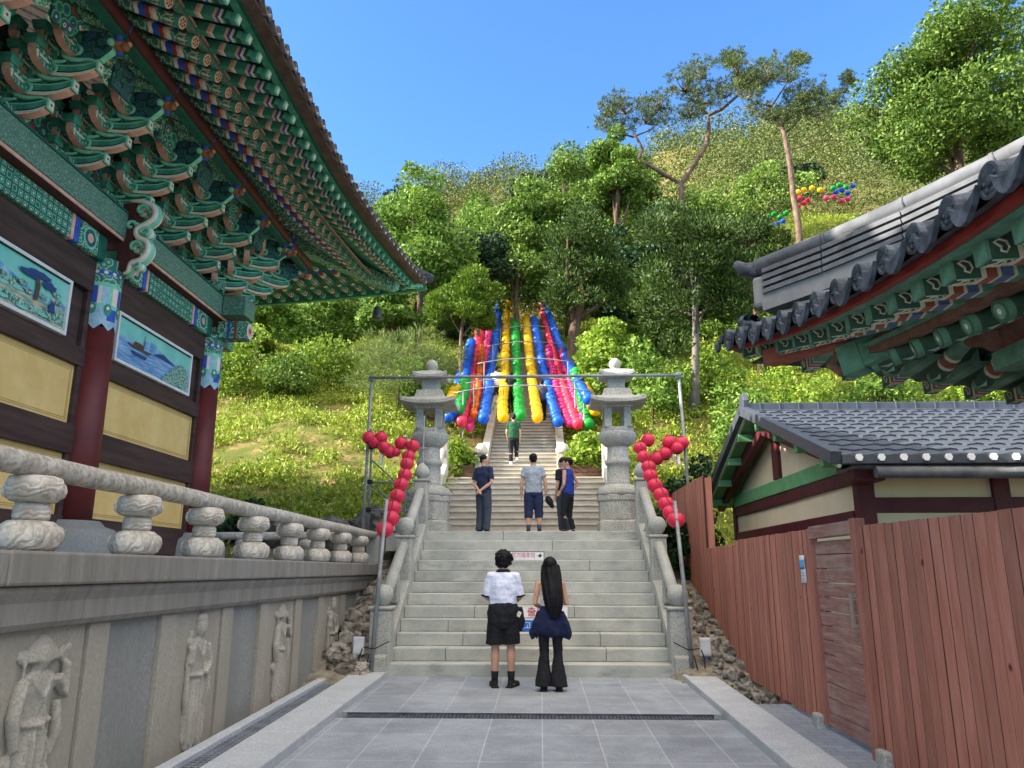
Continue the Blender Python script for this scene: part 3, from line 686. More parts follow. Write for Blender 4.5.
# infill boards between the sets
b=MB(); b.bx(CX-.12,CX-.06,1,YN,6.83,8.3,0); HB(b,'infill_board',M['maroon'])
for i,y in enumerate([YN-.6167-1.2333*k for k in range(9)]):
    b=MB(); b.prism([(-.28,0),(.28,0),(.34,.5),(.2,.95),(-.2,.95),(-.34,.5)],.02,lambda a,c,t:(CX-.04+t,y+a,6.9+c),0); HB(b,'painted_infill',M['florals'])
    b=MB(); b.prism([(-.2,0),(.2,0),(.26,.24),(.12,.36),(-.12,.36),(-.26,.24)],.03,lambda a,c,t:(CX+1.02+t+ (c*.25),y+a,7.62+c),0); HB(b,'painted_panel',M['florals'] if i%2 else M['fan'])
# purlin over bracket tips
b=MB(); b.tube([(CX+1.36,1,8.10),(CX+1.36,YN+.8,8.10),(CX+1.36,YN+1.5,8.16)],.105,14,0); b.bx(CX+1.30,CX+1.42,1,YN+1.3,7.90,7.965,1); HB(b,'purlin',[M['maroon'],M['greenD']])
b=MB(); b.tube([(CX-8,YN+1.36,8.10),(CX+1.4,YN+1.36,8.10)],.14,12,0); HB(b,'purlin',[M['maroon']])

# --- eaves.  t runs 0..1 from where the eave starts to sweep to the corner
def et(y): return max(0,min(1.15,(y-11)/7.2))
def ec(y,X0,dX,Z0,dZ): t=et(y); return Vector((X0+dX*t**1.5,y,Z0+dZ*t**1.6))
def raf_end(y): return ec(y,-4.2,.30,7.97,.42)
def buy_end(y): return ec(y,-3.5,.42,7.96,.52)
def tile_end(y): return ec(y,-3.22,.40,8.13,.58)
PIV=Vector((CX-.2,YN-.35,9.0))
def raf_dir(y):
    e=raf_end(y)
    if y<13.2: d=Vector((-1,0,.42))
    else:
        f=sstep(13.2,17.2,y); tgt=Vector((CX-.9,lerp(13.2,YN-.1,f),0)); d=tgt-e; d.z=0; d.normalize(); d.z=.40
    return d.normalized()
def mk_rafter():
    """round rafter, local -x inward, painted bands near the tip"""
    b=MB(); r=.078; n=12
    xs_=[(0,5),(.02,5),(.06,0),(.24,0),(.30,2),(.36,1),(.40,4),(.46,3),(.52,3),(.56,2),(.62,0),(1.05,0),(1.12,2),(1.17,4),(1.24,3),(1.3,0),(2.6,0)]
    vs=[];fs=[];mi=[]
    for i,(x,m) in enumerate(xs_):
        for j in range(n):
            a=2*PI*j/n; wob=.018*math.cos(a*3) if 0<i<len(xs_)-1 else 0
            vs.append((-x+wob,r*math.cos(a),r*math.sin(a)))
    for i in range(len(xs_)-1):
        for j in range(n): q=i*n+j;w=i*n+(j+1)%n; fs.append((q,w,w+n,q+n)); mi.append(xs_[i][1])
    b.add(vs,fs,mi,True)
    b.add([(.0015,r*math.cos(2*PI*j/n),r*math.sin(2*PI*j/n)) for j in range(n)],[tuple(range(n))],1)
    b.add([(.004,.07*math.cos(2*PI*j/16),.07*math.sin(2*PI*j/16)) for j in range(16)],[tuple(range(16))],6)
    for k in range(6):
        a=2*PI*k/6; c=(.042*math.cos(a),.042*math.sin(a))
        b.add([(.0065,c[0]+.017*math.cos(2*PI*j/8),c[1]+.017*math.sin(2*PI*j/8)) for j in range(8)],[tuple(range(8))],4)
    b.add([(.008,.017*math.cos(2*PI*j/8),.017*math.sin(2*PI*j/8)) for j in range(8)],[tuple(range(8))],7)
    # pale petal teeth behind the tip
    for k in range(8):
        a=2*PI*k/8; c=Vector((0,math.cos(a),math.sin(a))); tt=Vector((0,-math.sin(a),math.cos(a)))
        b.add([c*.0805+tt*.016+Vector((-.09,0,0)),c*.0805-tt*.016+Vector((-.09,0,0)),c*.0805-tt*.006+Vector((-.2,0,0)),c*.0805+tt*.006+Vector((-.2,0,0))],[(0,1,2,3)],6)
    return b
RM=[M['orn'],M['pink'],M['cream'],M['blue'],M['red'],M['green'],mat('rafter_flower_cream','#dcc3a8','#ead6bd',10,.6),M['orange']]
def orient(o,p,d):
    d=Vector(d).normalized(); o.location=Vector(p)-hall.location
    o.rotation_euler=(-d).to_track_quat('X','Z').to_euler()
r0=mk_rafter().build('rafter',RM,hall)
ys_=[2.2+.345*i for i in range(44)]
first=True
for y in ys_:
    if y>17.0: break
    o=r0 if first else r0.copy()
    if not first: COL.objects.link(o); setpar(o,hall)
    orient(o,raf_end(y),raf_dir(y)); first=False
def mk_flying():
    b=MB(); w,h=.052,.062
    seg=[(0,.03,3),(.03,.10,0),(.10,.2,5),(.2,.235,4),(.235,.27,2),(.27,.31,1),(.31,.46,0),(.46,.5,4),(.5,.54,1),(.54,1.3,0)]
    for a,c,m in seg:
        t=lambda x: 1-.18*max(0,(.3-x)/.3)
        vs=[(-x,s*w*t(x),z*h*t(x)) for x in (a,c) for s,z in ((-1,-1),(1,-1),(1,1),(-1,1))]
        b.add(vs,[(0,1,5,4),(1,2,6,5),(2,3,7,6),(3,0,4,7)]+([(3,2,1,0)] if a==0 else []),[m,m,m,m]+([3] if a==0 else []))
    b.box((.002,0,0),(.004,.06,.07),4)
    return b
FM=[M['green'],M['pink'],M['blue'],M['greenL'],M['cream'],M['lattice2']]
f0=mk_flying().build('flying_rafter',FM,hall); first=True
for i in range(48):
    y=2.0+.345*i+.17
    if y>18.0: break
    o=f0 if first else f0.copy()
    if not first: COL.objects.link(o); setpar(o,hall)
    d=raf_dir(y-.2); d=Vector((d.x,d.y,.27)); orient(o,buy_end(y),d); first=False
# boards above rafters and flying rafters; trim bars
def strip(fn_list,ylist,mi=0):
    return [[f(y) for f in fn_list] for y in ylist]
yy=[1+.5*i for i in range(35)]+[18.15]
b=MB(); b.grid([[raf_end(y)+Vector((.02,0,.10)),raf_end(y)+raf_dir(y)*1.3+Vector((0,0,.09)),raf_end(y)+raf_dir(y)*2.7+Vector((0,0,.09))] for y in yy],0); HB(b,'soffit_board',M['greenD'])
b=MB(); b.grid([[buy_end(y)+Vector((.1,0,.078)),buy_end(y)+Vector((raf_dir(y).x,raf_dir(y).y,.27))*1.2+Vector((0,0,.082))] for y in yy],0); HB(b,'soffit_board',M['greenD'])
def trim(fn,dx,dz,w,h,name,m,y1=18.1):
    b=MB(); P=[fn(y)+Vector((dx,0,dz)) for y in [1+.4*i for i in range(int((y1-1)/.4)+1)]+[y1]]
    vs=[p+Vector(q) for p in P for q in ((-w/2,0,-h/2),(w/2,0,-h/2),(w/2,0,h/2),(-w/2,0,h/2))]; fs=[]
    for i in range(len(P)-1):
        for j in range(4): a=i*4+j;c=i*4+(j+1)%4; fs.append((a,c,c+4,a+4))
    b.add(vs,fs,0); return HB(b,name,m)
trim(raf_end,-.01,.105,.10,.05,'eave_strip',M['lattice'],17.2); trim(raf_end,.02,.15,.06,.03,'eave_strip',M['pink'],17.2)
trim(buy_end,0,.085,.09,.05,'eave_strip',M['green']); trim(buy_end,.06,.125,.06,.045,'eave_strip',mat('old_red_board','#5d3f36','#7a564a',6)) ; trim(tile_end,-.10,-.075,.16,.05,'eave_board',mat('brown_board','#4a3a33','#665349',6),18.2)
# hip rafter
tip=tile_end(18.2)
b=MB(); p0=Vector((CX-.3,YN-.3,8.75)); p1=Vector((-3.55,17.45,8.35)); b.bar(p0,p1,.22,.30,0); b.bar(p1,p1+(p1-p0).normalized()*.12+Vector((0,0,.03)),.2,.24,1)
p2=Vector((-2.98,18.05,8.60)); b.bar(p1+Vector((-.5,-.5,.22)),p2,.2,.2,0); b.bar(p1*.5+p2*.5+Vector((0,0,.0)),p2+Vector((.02,.02,-.02)),.21,.12,1); HB(b,'hip_rafter',[M['orn'],M['greenL']])
# north eave edge closing the corner
def north(k):  # k 0..1 from corner going -x
    x=lerp(-2.82,-12,k); t=max(0,1-k*9.2/7.0); return Vector((x,18.25-.3*(1-t**1.5),8.13+.58*t**1.6))
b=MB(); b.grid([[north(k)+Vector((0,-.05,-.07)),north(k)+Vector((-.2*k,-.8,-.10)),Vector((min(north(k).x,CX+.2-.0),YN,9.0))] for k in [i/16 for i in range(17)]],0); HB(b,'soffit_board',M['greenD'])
b=MB(); P=[north(k)+Vector((0,-.03,-.13)) for k in [i/20 for i in range(21)]]; 
for a,c in zip(P,P[1:]): b.bar(a,c,.1,.12)
HB(b,'eave_strip',M['green'])
o=None
for i in range(22):
    k=.02+i*.036; e=north(k); d=Vector((-.25-.2*(1-k),-1,.25))
    if i<3: d=Vector((-.8,-1,.25))
    q=f0.copy(); COL.objects.link(q); setpar(q,hall); orient(q,e+Vector((0,-.25,-.17)),d)
    if i>2:
        q=r0.copy(); COL.objects.link(q); setpar(q,hall); orient(q,e+Vector((-.3,-.95,-.16)),Vector((-.25-.3*(1-k),-1,.4)))
# --- tiled roof
RID=Vector((-11.0,0,13.0)); HYE=12.2
def roofpt(y,s):
    """front slope, s 0 at the eave .. 1 at the ridge, hip cut"""
    e=tile_end(y); z1=12.0; x1=-11.0
    smax=1.0
    if y>10.5: smax=max(.02,(18.25-y)/(18.25-10.5))
    q=min(s,smax); return Vector((lerp(e.x,x1,q),y,e.z+(z1-e.z)*(q**1.22)))
b=MB()
ysr=[-9+.8*i for i in range(24)]+[10.4+.37*i for i in range(21)]+[18.2]
b.grid([[roofpt(y,s)+Vector((0,0,-.03)) for s in [0,.06,.15,.3,.5,.75,1]] for y in ysr],1)
# north hip slope
def npt(x,s):
    e=north((x+2.82)/(-9.18)) if x>-12 else Vector((x,17.95,8.13)); 
    return Vector((x,lerp(e.y,10.5,s),e.z+(12-e.z)*(s**1.22)))
rows=[]
for i in range(25):
    x=lerp(-2.85,-19,i/24); m=min(1,abs(x+2.85)/8.15,abs(x+19.2)/8.2); rows.append([npt(x,min(s,m)) for s in (0,.08,.2,.4,.7,1)])
b.grid(rows,1)
b.grid([[Vector((-11,y,12.0)),Vector((-15,y,10.3)),Vector((-19.0,y,8.1))] for y in (-9,0,10.5,14,18)],1)
for i in range(60):       # convex tile courses with end discs
    y=-2+.34*i
    if y>18.1: break
    smax=1.0 if y<10.5 else max(.03,(18.25-y)/7.75)
    P=[roofpt(y,min(s,smax))+Vector((0,0,.045)) for s in (0,.02,.06,.15,.3,.5,.75,1) if s<=smax+.12]
    if len(P)>=2: b.tube(P,.085,8,0)
    e=roofpt(y,0)+Vector((.01,0,.045)); b.lathe((0,0,0),[(0.001,0),(.001,0)],3) if False else None
    b.add([e+Vector((.002,.092*math.cos(j*PI/7),.092*math.sin(j*PI/7)-.01)) for j in range(14)],[tuple(range(14))],0)
    # pan tile between, sagging, with drip lip
    y2=y+.17; 
    if y2<18.0:
        vs=[];n=7
        for s in (0,.05):
            for th in (0,.035):
                for j in range(n):
                    u=-1+2*j/(n-1); p=roofpt(y2,min(s,smax)); vs.append(p+Vector((.05 if s==0 else 0,u*.12,-.075+.075*u*u-th)))
        fs=[]
        for j in range(n-1):
            fs+=[(j,j+1,2*n+j+1,2*n+j),(n+j+1,n+j,3*n+j,3*n+j+1),(j+1,j,n+j,n+j+1)]
        b.add(vs,fs,1)
HB(b,'roof',[M['tile'],M['tile_pan']])
b=MB(); b.tube([roofpt(18.2-.01,0)+Vector((.1,.1,.12)),*[roofpt(y,1)+Vector((0,0,.22)) for y in (17.4,16.2,14.6,12.6,10.6)]],[.13,.17,.17,.17,.17,.17],8); b.tube([(-11,10.6,12.1),(-11,-9,12.1)],.2,8); HB(b,'roof_ridge',M['tile'])
# wind bell
t=empty('wind_bell',(-3.86,17.35,8.02),0,'small dark bronze bell hanging from the eave corner of the hall','bell')
M['bronze']=mat('old_bronze','#3b403a','#54584d',8,.5)
b=MB(); b.lathe((0,0,-.55),[(.13,0),(.135,.03),(.11,.10),(.10,.24),(.07,.30),(.02,.32)],14); b.build('bell',M['bronze'],t)
b=MB(); b.tube([(0,0,-.24),(0,0,.12)],.01,6); b.build('chain',M['bronze'],t)
# ================================================================= TERRACE WITH CARVED WALL
WXF=-3.10; TY1=15.25
ter=empty('stone_terrace',(WXF,6,.1),0,'long grey stone terrace wall carved with standing monk figures under a heavy cornice','terrace wall')
def TB(mb,name,m,parent=None,**k): return mb.build(name,m,parent or ter,world=True,**k)
b=MB(); y=-5
joints=[-5,-2.6,-.3,2.0,4.3,6.72,9.0,11.3,13.4,TY1]
for a,c in zip(joints,joints[1:]): b.bx(WXF-.75,WXF+.14,a+.003,c-.003,1.56,1.76)
TB(b,'top_slab',M['granite_stained'],bevel=.018)
b=MB()
for a,c in zip(joints,joints[1:]):
    a+=.9 if a>-5 else 0; c=c+.9 if c<TY1 else c
    b.prism([(WXF-.5,1.30),(WXF+.045,1.30),(WXF+.07,1.34),(WXF+.07,1.46),(WXF+.10,1.52),(WXF+.10,1.557),(WXF-.5,1.557)],c-a-.006,lambda p,q,t,a=a,c=c:(p,(a+c)/2+t,q))
TB(b,'cornice',M['granite_stained'],bevel=.01)
b=MB(); b.bx(-14,WXF-.3,-5,TY1-.05,1.2,1.757); b.bx(-14,WXF-.30,TY1-.5,TY1-.04,-.2,1.55); TB(b,'platform',M['granite_blue'])
b=MB(); b.bx(-12,CX+.62,-4,14.75,1.757,1.84); TB(b,'hall_plinth',mat('plinth_pale','#9fb0c6','#b6c3d3',3,.8))
# wall face: alternating relief panels, pilaster strips and plain slabs
period=2.28; fig_y=[]
CT=TY1-.05
k=-3
while True:
    y0=4.42+period*k
    if y0>TY1-.2: break
    e=lambda a:min(CT,y0+a)
    def piece(nm,x,a0,a1,m):
        if e(a1)-e(a0)>.05: bq=MB(); bq.bx(WXF-.3,x,e(a0),e(a1),-.2,1.297); TB(bq,nm,m,bevel=.006)
    piece('relief_slab',WXF-.012,.003,.97,M['granite_old']); piece('pilaster_strip',WXF+.012,.985,1.24,M['granite_old']); piece('plain_slab',WXF-.03,1.243,2.02,M['granite_blue']); piece('pilaster_strip',WXF+.012,2.023,2.27,M['granite_old'])
    if y0+.5<TY1-.3: fig_y.append((y0+.5,k))
    k+=1
def relief(y,k):
    """standing robed figure carved in relief; local y along the wall, x out"""
    b=MB(); D=.42; xx=WXF-.01
    def el(dy,z,ry,rz,rx=.08,tilt=0): b.ball((xx,y+dy,z),(rx*.68,ry,rz),14,0,Matrix.Rotation(tilt,3,'X'))
    def tb(pts,r): b.tube([(xx+(p[2] if len(p)>2 else .02)*.75,y+p[0],p[1]) for p in pts],[(q*.9,q*.7) for q in r],8)
    # robe
    b.lathe((xx,y,0),[(.15,.16),(.19,.22),(.20,.40),(.17,.62),(.145,.74),(.15,.82),(.175,.95),(.15,1.03),(.06,1.06)],18,0,True,.26,1)
    for dy in (-.10,-.03,.05,.12): tb([(dy*1.1,.18,.07),(dy,.45,.082),(dy*.7,.7,.07)],[.018,.014,.008])
    tb([(-.15,.75,.03),(0,.735,.07),(.15,.75,.03)],[.022,.026,.022]); tb([(.02,.73,.075),(.06,.60,.085),(.05,.5,.08)],[.02,.018,.01])
    tb([(-.11,1.02,.04),(0,.9,.075),(.06,.76,.07)],[.018,.02,.014]); tb([(.11,1.02,.04),(.02,.88,.075)],[.018,.018])
    el(-.07,.15,.075,.035,.09); el(.08,.15,.075,.035,.09)                         # feet
    if k%2==0:      # wide conical straw hat, staff in the left hand, raised right hand
        el(0,1.13,.085,.10,.09); b.lathe((xx,y+.01,1.10),[(.20,0),(.205,.015),(.10,.12),(.03,.165),(.01,.17)],18,0,True,.3,1,)
        tb([(-.17,1.0,.03),(-.235,.8,.05),(-.20,.62,.06)],[.055,.05,.04]); el(-.21,.56,.045,.05,.06)
        tb([(-.23,.30,.04),(-.205,.7,.05),(-.175,1.12,.04)],[.016,.016,.016]); el(-.165,1.14,.065,.045,.05)
        tb([(.16,1.0,.03),(.245,.86,.04),(.235,1.08,.05)],[.055,.048,.036]); el(.225,1.13,.045,.055,.06)
        for q in range(4): tb([(.20+.018*q,1.15,.06),(.205+.018*q,1.2,.05)],[.011,.008])
        tb([(.20,.85,.02),(.22,.66,.03),(.19,.52,.02)],[.04,.05,.02])
    else:           # turned monk with a flask in the hand
        el(.02,1.15,.085,.105,.10); el(.02,1.22,.095,.05,.09)
        tb([(-.15,1.0,.03),(-.21,.82,.05),(-.19,.98,.06)],[.05,.045,.034]); el(-.18,1.03,.04,.05,.06); el(-.17,1.10,.028,.04,.05)
        tb([(.15,1.0,.03),(.2,.82,.05),(.08,.74,.08)],[.05,.048,.036]); el(.05,.73,.05,.04,.07)
        tb([(.18,.82,.03),(.2,.6,.04),(.17,.42,.03)],[.04,.05,.02]); tb([(-.19,.8,.02),(-.2,.55,.03),(-.15,.3,.03)],[.03,.035,.02])
    TB(b,'relief_figure',mat('relief_stone','#9f9a8d','#b5b0a2',5,.9,.3,60,speck=('#979286',60)),remesh=.012,smooth_it=3)
for y,k in fig_y: 
    if y>2: relief(y,k)
# ------------------------------------------------------------- balustrade
bal=empty('stone_balustrade',(WXF-.1,6,TZ),0,'weathered stone balustrade with round rail on carved lotus blocks along the terrace edge','balustrade')
def LB(mb,name,m,**k): return mb.build(name,m,bal,world=True,**k)
bb=MB(); c=(0,0,0)
# lower cushion, waist, upper cushion, all four-lobed
bb.lathe(c,[(.17,0),(.215,.03),(.232,.09),(.215,.15),(.16,.185),(.11,.19)],24,0,True,.78,1,0,.06,4)
bb.lathe(c,[(.11,.188),(.122,.21),(.122,.27),(.108,.30)],20,0,True,.85,1,0,.05,4)
bb.lathe(c,[(.105,.298),(.17,.315),(.205,.36),(.205,.41),(.185,.455),(.13,.47)],24,0,True,.78,1,0,.08,4)
for sx in (-1,1):    # carved petals on both faces
    bb.ball((sx*.155,0,.09),(.03,.07,.075),10); bb.ball((sx*.14,-.09,.10),(.03,.045,.06),8); bb.ball((sx*.14,.09,.10),(.03,.045,.06),8)
    bb.ball((sx*.135,0,.385),(.03,.055,.06),10); bb.ball((sx*.125,-.08,.38),(.03,.04,.055),8); bb.ball((sx*.125,.08,.38),(.03,.04,.055),8)
bo=bb.build('baluster',M['lotus_stone'],bal)
BY=[.9,2.2,3.5,4.78,6.08,7.33,8.6,9.88,11.15,12.45,13.7]
for i,y in enumerate(BY):
    o=bo if i==0 else bo.copy()
    if i: COL.objects.link(o); setpar(o,bal)
    o.location=(0,y-6,0); o.rotation_euler=(0,0,random.uniform(-.05,.05))
b=MB(); b.tube([(WXF-.1,y,TZ+.535+.004*math.sin(y*2.1)) for y in [-3+.6*i for i in range(30)]+[14.95]],.078,12)
LB(b,'rail',mat('rail_stone','#a9a396','#c9c4b8',4,.9,.4,30,speck=('#958e81',22)))
b=MB(); railpost(b,WXF-.1,14.95,1.76,2.36,.24); LB(b,'end_post',M['granite'],bevel=.015)
b=MB(); b.tube([(WXF-.1,14.95,TZ+.535),(-9,15.05,TZ+.535)],.075,10); LB(b,'rail',M['lotus_stone'])
for i in range(4):
    o=bo.copy(); COL.objects.link(o); setpar(o,bal); o.location=(-1.25*(i+1),9.0,0); o.rotation_euler=(0,0,PI/2)
# ================================================================= RIGHT PAVILION EAVE (near, upper right)
pav=empty('pavilion_gate',(4.4,3.0,.05),0,'near pavilion at right with grey tiled eave, round end tiles and faded green rafters','pavilion')
def VB(mb,name,m,parent=None,**k): return mb.build(name,m,parent or pav,world=True,**k)
CY=7.85
def pt(y): return max(0,min(1.1,(y-3.2)/(CY-3.2)))
def pte(y): t=pt(y); return Vector((2.06-.17*t**2.2,y,3.40+.20*t+.44*t**2.2))     # tile disc centre
def pbe(y): return pte(y)+Vector((.18,0,-.15))
def pre(y): t=pt(y); return Vector((2.78-.02*t,y,3.11+.13*t+.28*t**2.2))
# faded paint
FADE={k:mat('faded_'+k,a,c,9,.7) for k,a,c in (('green','#4f7d68','#6d9a84'),('mint','#8fbba3','#b4d2bf'),('cream','#c9c3a8','#dcd8c2'),('red','#8a4a3e','#a3604f'),('blue','#4d5f8c','#6d7ea3'),('brown','#6b4a3e','#84604f'),('dark','#2f4a40','#42624f'))}
F6=[FADE[k] for k in ('green','mint','cream','red','blue','brown','dark')]
# tiles
YY=[-2.5+.36*i for i in range(29)]
PRX=6.0; PRZ=5.6
def ppt(y,s):
    e=pte(y); smax=1 if y<CY-4.2 else max(.02,(CY+.25-y)/4.45); q=min(s,smax)
    return Vector((lerp(e.x,PRX,q),y,e.z-.03+(PRZ-e.z)*q**1.25))
b=MB(); b.grid([[ppt(y,s)+Vector((0,0,-.09)) for s in (0,.08,.2,.45,.7,1)] for y in [-3+.4*i for i in range(27)]+[CY+.2]],0)
for y in YY:
    if y>CY+.05: break
    smax=1 if y<CY-4.2 else max(.03,(CY+.25-y)/4.45)
    ss=[s for s in (0,.03,.1,.2,.35,.55,.8,1) if s<=smax+.05]
    if len(ss)<2: ss=[0,.06]
    b.tube([ppt(y,s)+Vector((0,0,.0)) for s in ss],.08,10,0)
    e=pte(y)
    # end disc: raised rim, lotus boss
    n=18
    for r0_,r1_,x0_,x1_ in ((.088,.088,.03,-.012),(.088,.072,-.012,-.014),(.072,.068,-.014,-.002),(.068,.03,-.002,-.002),(.03,.022,-.002,-.012),(.022,.001,-.012,-.014)):
        vs=[e+Vector((x0_,r0_*math.cos(2*PI*j/n),r0_*math.sin(2*PI*j/n)-.03)) for j in range(n)]+[e+Vector((x1_,r1_*math.cos(2*PI*j/n),r1_*math.sin(2*PI*j/n)-.03)) for j in range(n)]
        b.add(vs,[(j,(j+1)%n,n+(j+1)%n,n+j) for j in range(n)],0,False)
    for k in range(7):
        a=2*PI*k/7; b.ball(e+Vector((-.004,.05*math.cos(a),.05*math.sin(a)-.03)),(.008,.014,.014),6,0)
    # drip tile between
    y2=y+.18
    if y2<CY:
        e2=pte(y2); vs=[];n2_=9
        for dx,dz in ((-.02,0),(.6,.13)):
            for j in range(n2_):
                u=-1+2*j/(n2_-1); vs.append(e2+Vector((dx,u*.125,-.085+.055*u*u+dz)))
        b.add(vs,[(j,j+1,n2_+j+1,n2_+j) for j in range(n2_-1)],0,True)
        top=[(u*.125/1,-.085+.055*u*u) for u in [-1+2*j/8 for j in range(9)]]; bot=[(.12*u,-.085+.055*u*u-.078*(1-u*u)**.7-.012) for u in [1-2*j/8 for j in range(9)]]
        b.prism(top+bot,.03,lambda a,c,t,e2=e2:e2+Vector((-.03+t-.25*(c+.085)*-1*.4,a,c)),0)
for i in range(16):    # north eave tile ends past the corner
    x=2.15+.36*i; t=max(0,1-i*.36/4.3); e=Vector((x,CY+.12-.1*(1-t),3.40+.20*t+.37*t**2.2)); P=[e,e+Vector((0,-.5,.14)),e+Vector((0,-min(4,x-1.9),.1+1.2*min(1,(x-1.9)/4)))]
    b.tube(P,.088,10,0)
VB(b,'roof',M['tile'],smooth_it=0)
# hip ridge: layered flat tiles, round cap, plaster end
hp=lambda s,dz:Vector((2.16+s,7.20-s,4.16+.075*s+.075*s*s*.9+dz))
b=MB()
ss=[.0,.5,1.0,1.5,2.0,2.6,3.2,3.9]
for k in range(4):
    w=.30-.015*k; z=.07+.072*k
    for s0_,s1_ in zip(ss,ss[1:]): b.bar(hp(s0_+.08 if s0_==0 else s0_+.004,z),hp(s1_-.004,z),w,.042,0)
    for s0_,s1_ in zip(ss,ss[1:]): b.bar(hp(s0_+.1 if s0_==0 else s0_,z+.036),hp(s1_,z+.036),w-.07,.034,1)
b.tube([hp(s,.39) for s in ss],.085,10,0)
for s in ss[1:]: b.tube([hp(s-.012,.39),hp(s+.012,.39)],.094,10,0)
for s0_,s1_ in zip(ss,ss[1:]): b.bar(hp(s0_ if s0_ else .06,-.03),hp(s1_,-.03),.24,.16,2)
hr=VB(b,'hip_ridge',[mat('sunny_ridge_tile','#4e5054','#686a6e',5,.75,.2,40),M['black'],mat('ridge_plaster','#6f6f70','#8b8a88',3,.85,.1,30)])
b=MB(); e0=hp(.05,.1); b.bar(e0+Vector((-.02,.02,-.16)),e0+Vector((-.02,.02,.16)),.22,.12,0,(1,-1,0)); VB(b,'plaster_end',mat('ridge_plaster','#c9c8c4'),hr,bevel=.04)
b=MB(); b.tube([hp(.02,.36),hp(-.10,.42),hp(-.16,.5)],[.08,.07,.05],10); VB(b,'ridge_tip',M['tile'],hr)
# trim below the tiles
def ptrim(fn,d,w,h,name,m,y1):
    b=MB(); P=[fn(y)+Vector(d) for y in [-2+.4*i for i in range(int((y1+2)/.4)+1)]+[y1]]
    vs=[p+Vector(q) for p in P for q in ((-w/2,0,-h/2),(w/2,0,-h/2),(w/2,0,h/2),(-w/2,0,h/2))]; fs=[]
    for i in range(len(P)-1):
        for j in range(4): a=i*4+j;c=i*4+(j+1)%4; fs.append((a,c,c+4,a+4))
    b.add(vs,fs,0); return VB(b,name,m)
ptrim(pte,(.10,0,-.125),.05,.045,'eave_board',mat('red_board','#7a2420','#8f322b',5,.6),CY); ptrim(pbe,(.05,0,.05),.13,.055,'eave_strip',FADE['green'],CY); ptrim(pbe,(-.02,0,.072),.03,.02,'eave_strip',FADE['mint'],CY)
ptrim(pre,(-.02,0,.10),.10,.05,'eave_strip',FADE['brown'],6.4); ptrim(pre,(-.05,0,.145),.10,.03,'eave_strip',FADE['green'],6.5); ptrim(pre,(.0,0,.185),.08,.04,'eave_strip',FADE['red'],6.7)
PD=lambda y:(Vector((1,0,.36)) if y<4.6 else Vector((1,-(y-4.6)*.38,.36))).normalized()
b=MB(); b.grid([[pbe(y)+Vector((.04,0,.07)),pbe(y)+PD(y)*Vector((1,1,.25))*1.1+Vector((0,0,.075))] for y in [-2+.4*i for i in range(24)]+[CY]],0); VB(b,'soffit_board',FADE['dark'])
b=MB(); b.grid([[pre(y)+Vector((0,0,.105)),pre(y)+PD(y)*2.4+Vector((0,0,.1))] for y in [-2+.4*i for i in range(22)]],0); VB(b,'soffit_board',FADE['dark'])
def mk_f():
    b=MB(); w,h=.058,.062
    seg=[(0,.02,0),(.02,.16,6),(.16,.19,2),(.19,.25,3),(.25,.27,2),(.27,.34,4),(.34,.36,2),(.36,1.05,0)]
    for a,c,m in seg:
        vs=[(x,s*w,z*h) for x in (a,c) for s,z in ((-1,-1),(1,-1),(1,1),(-1,1))]
        b.add(vs,[(4,5,1,0),(5,6,2,1),(6,7,3,2),(7,4,0,3)]+([(0,1,2,3)] if a==0 else []),[m]*4+([0] if a==0 else []))
    # pale scroll painted on the underside and cheek, as thin inlay
    sp=[(.03+.05,.0),(.045,.03),(.075,.045),(.11,.03),(.12,-.005),(.10,-.03),(.075,-.02),(.08,.005)]
    b.tube([(p,q,-h-.001) for p,q in sp],.007,5,2); b.tube([(p,-w-.001,q) for p,q in sp],.007,5,2)
    b.tube([(.03,-.045,-h-.001),(.15,-.045,-h-.001)],.006,5,1); b.tube([(.03,.045,-h-.001),(.15,.045,-h-.001)],.006,5,1)
    b.tube([(.135,-.04,-h-.001),(.155,0,-h-.001),(.135,.04,-h-.001)],.006,5,2)
    return b
def mk_r():
    b=MB(); r=.075;n=12; rows=[(0,0),(.015,0),(.05,6),(.2,6),(.23,2),(.27,3),(.31,5),(.36,2),(.4,0),(2.3,0)]
    vs=[(x,r*math.cos(2*PI*j/n),r*math.sin(2*PI*j/n)) for x,_ in rows for j in range(n)]; fs=[];mi=[]
    for i in range(len(rows)-1):
        for j in range(n): q=i*n+j;w=i*n+(j+1)%n; fs.append((q,q+n,w+n,w)); mi.append(rows[i][1])
    b.add(vs,fs,mi,True); b.add([(-.001,r*math.cos(2*PI*j/n),r*math.sin(2*PI*j/n)) for j in range(n)],[tuple(range(n))],6)
    b.add([(-.004,.05*math.cos(2*PI*j/n),.05*math.sin(2*PI*j/n)) for j in range(n)],[tuple(range(n))],0); b.add([(-.006,.02*math.cos(2*PI*j/8),.02*math.sin(2*PI*j/8)) for j in range(8)],[tuple(range(8))],2)
    for s in (-1,1):   # leaf shapes
        b.add([(.06,.05*s-.03,-r-.002+.012),(.13,.0+.05*s,-r*.86),(.19,.05*s+.0,-r*.86),(.12,.02*s,-r-.003)],[(0,1,2,3)],1)
    return b
def vorient(o,p,d):
    d=Vector(d).normalized(); o.location=Vector(p)-pav.location; o.rotation_euler=d.to_track_quat('X','Z').to_euler()
fp=mk_f().build('flying_rafter',F6,pav); rp=mk_r().build('rafter',F6,pav)
fy=[]; y=CY-.12; gp=.46
while y>-2: fy.append(y); y-=gp; gp=max(.335,gp-.045)
for i,y in enumerate(fy):
    o=fp if i==0 else fp.copy()
    if i: COL.objects.link(o); setpar(o,pav)
    d=PD(y); vorient(o,pbe(y)+Vector((.05,0,-.03)),(d.x,d.y,.06))
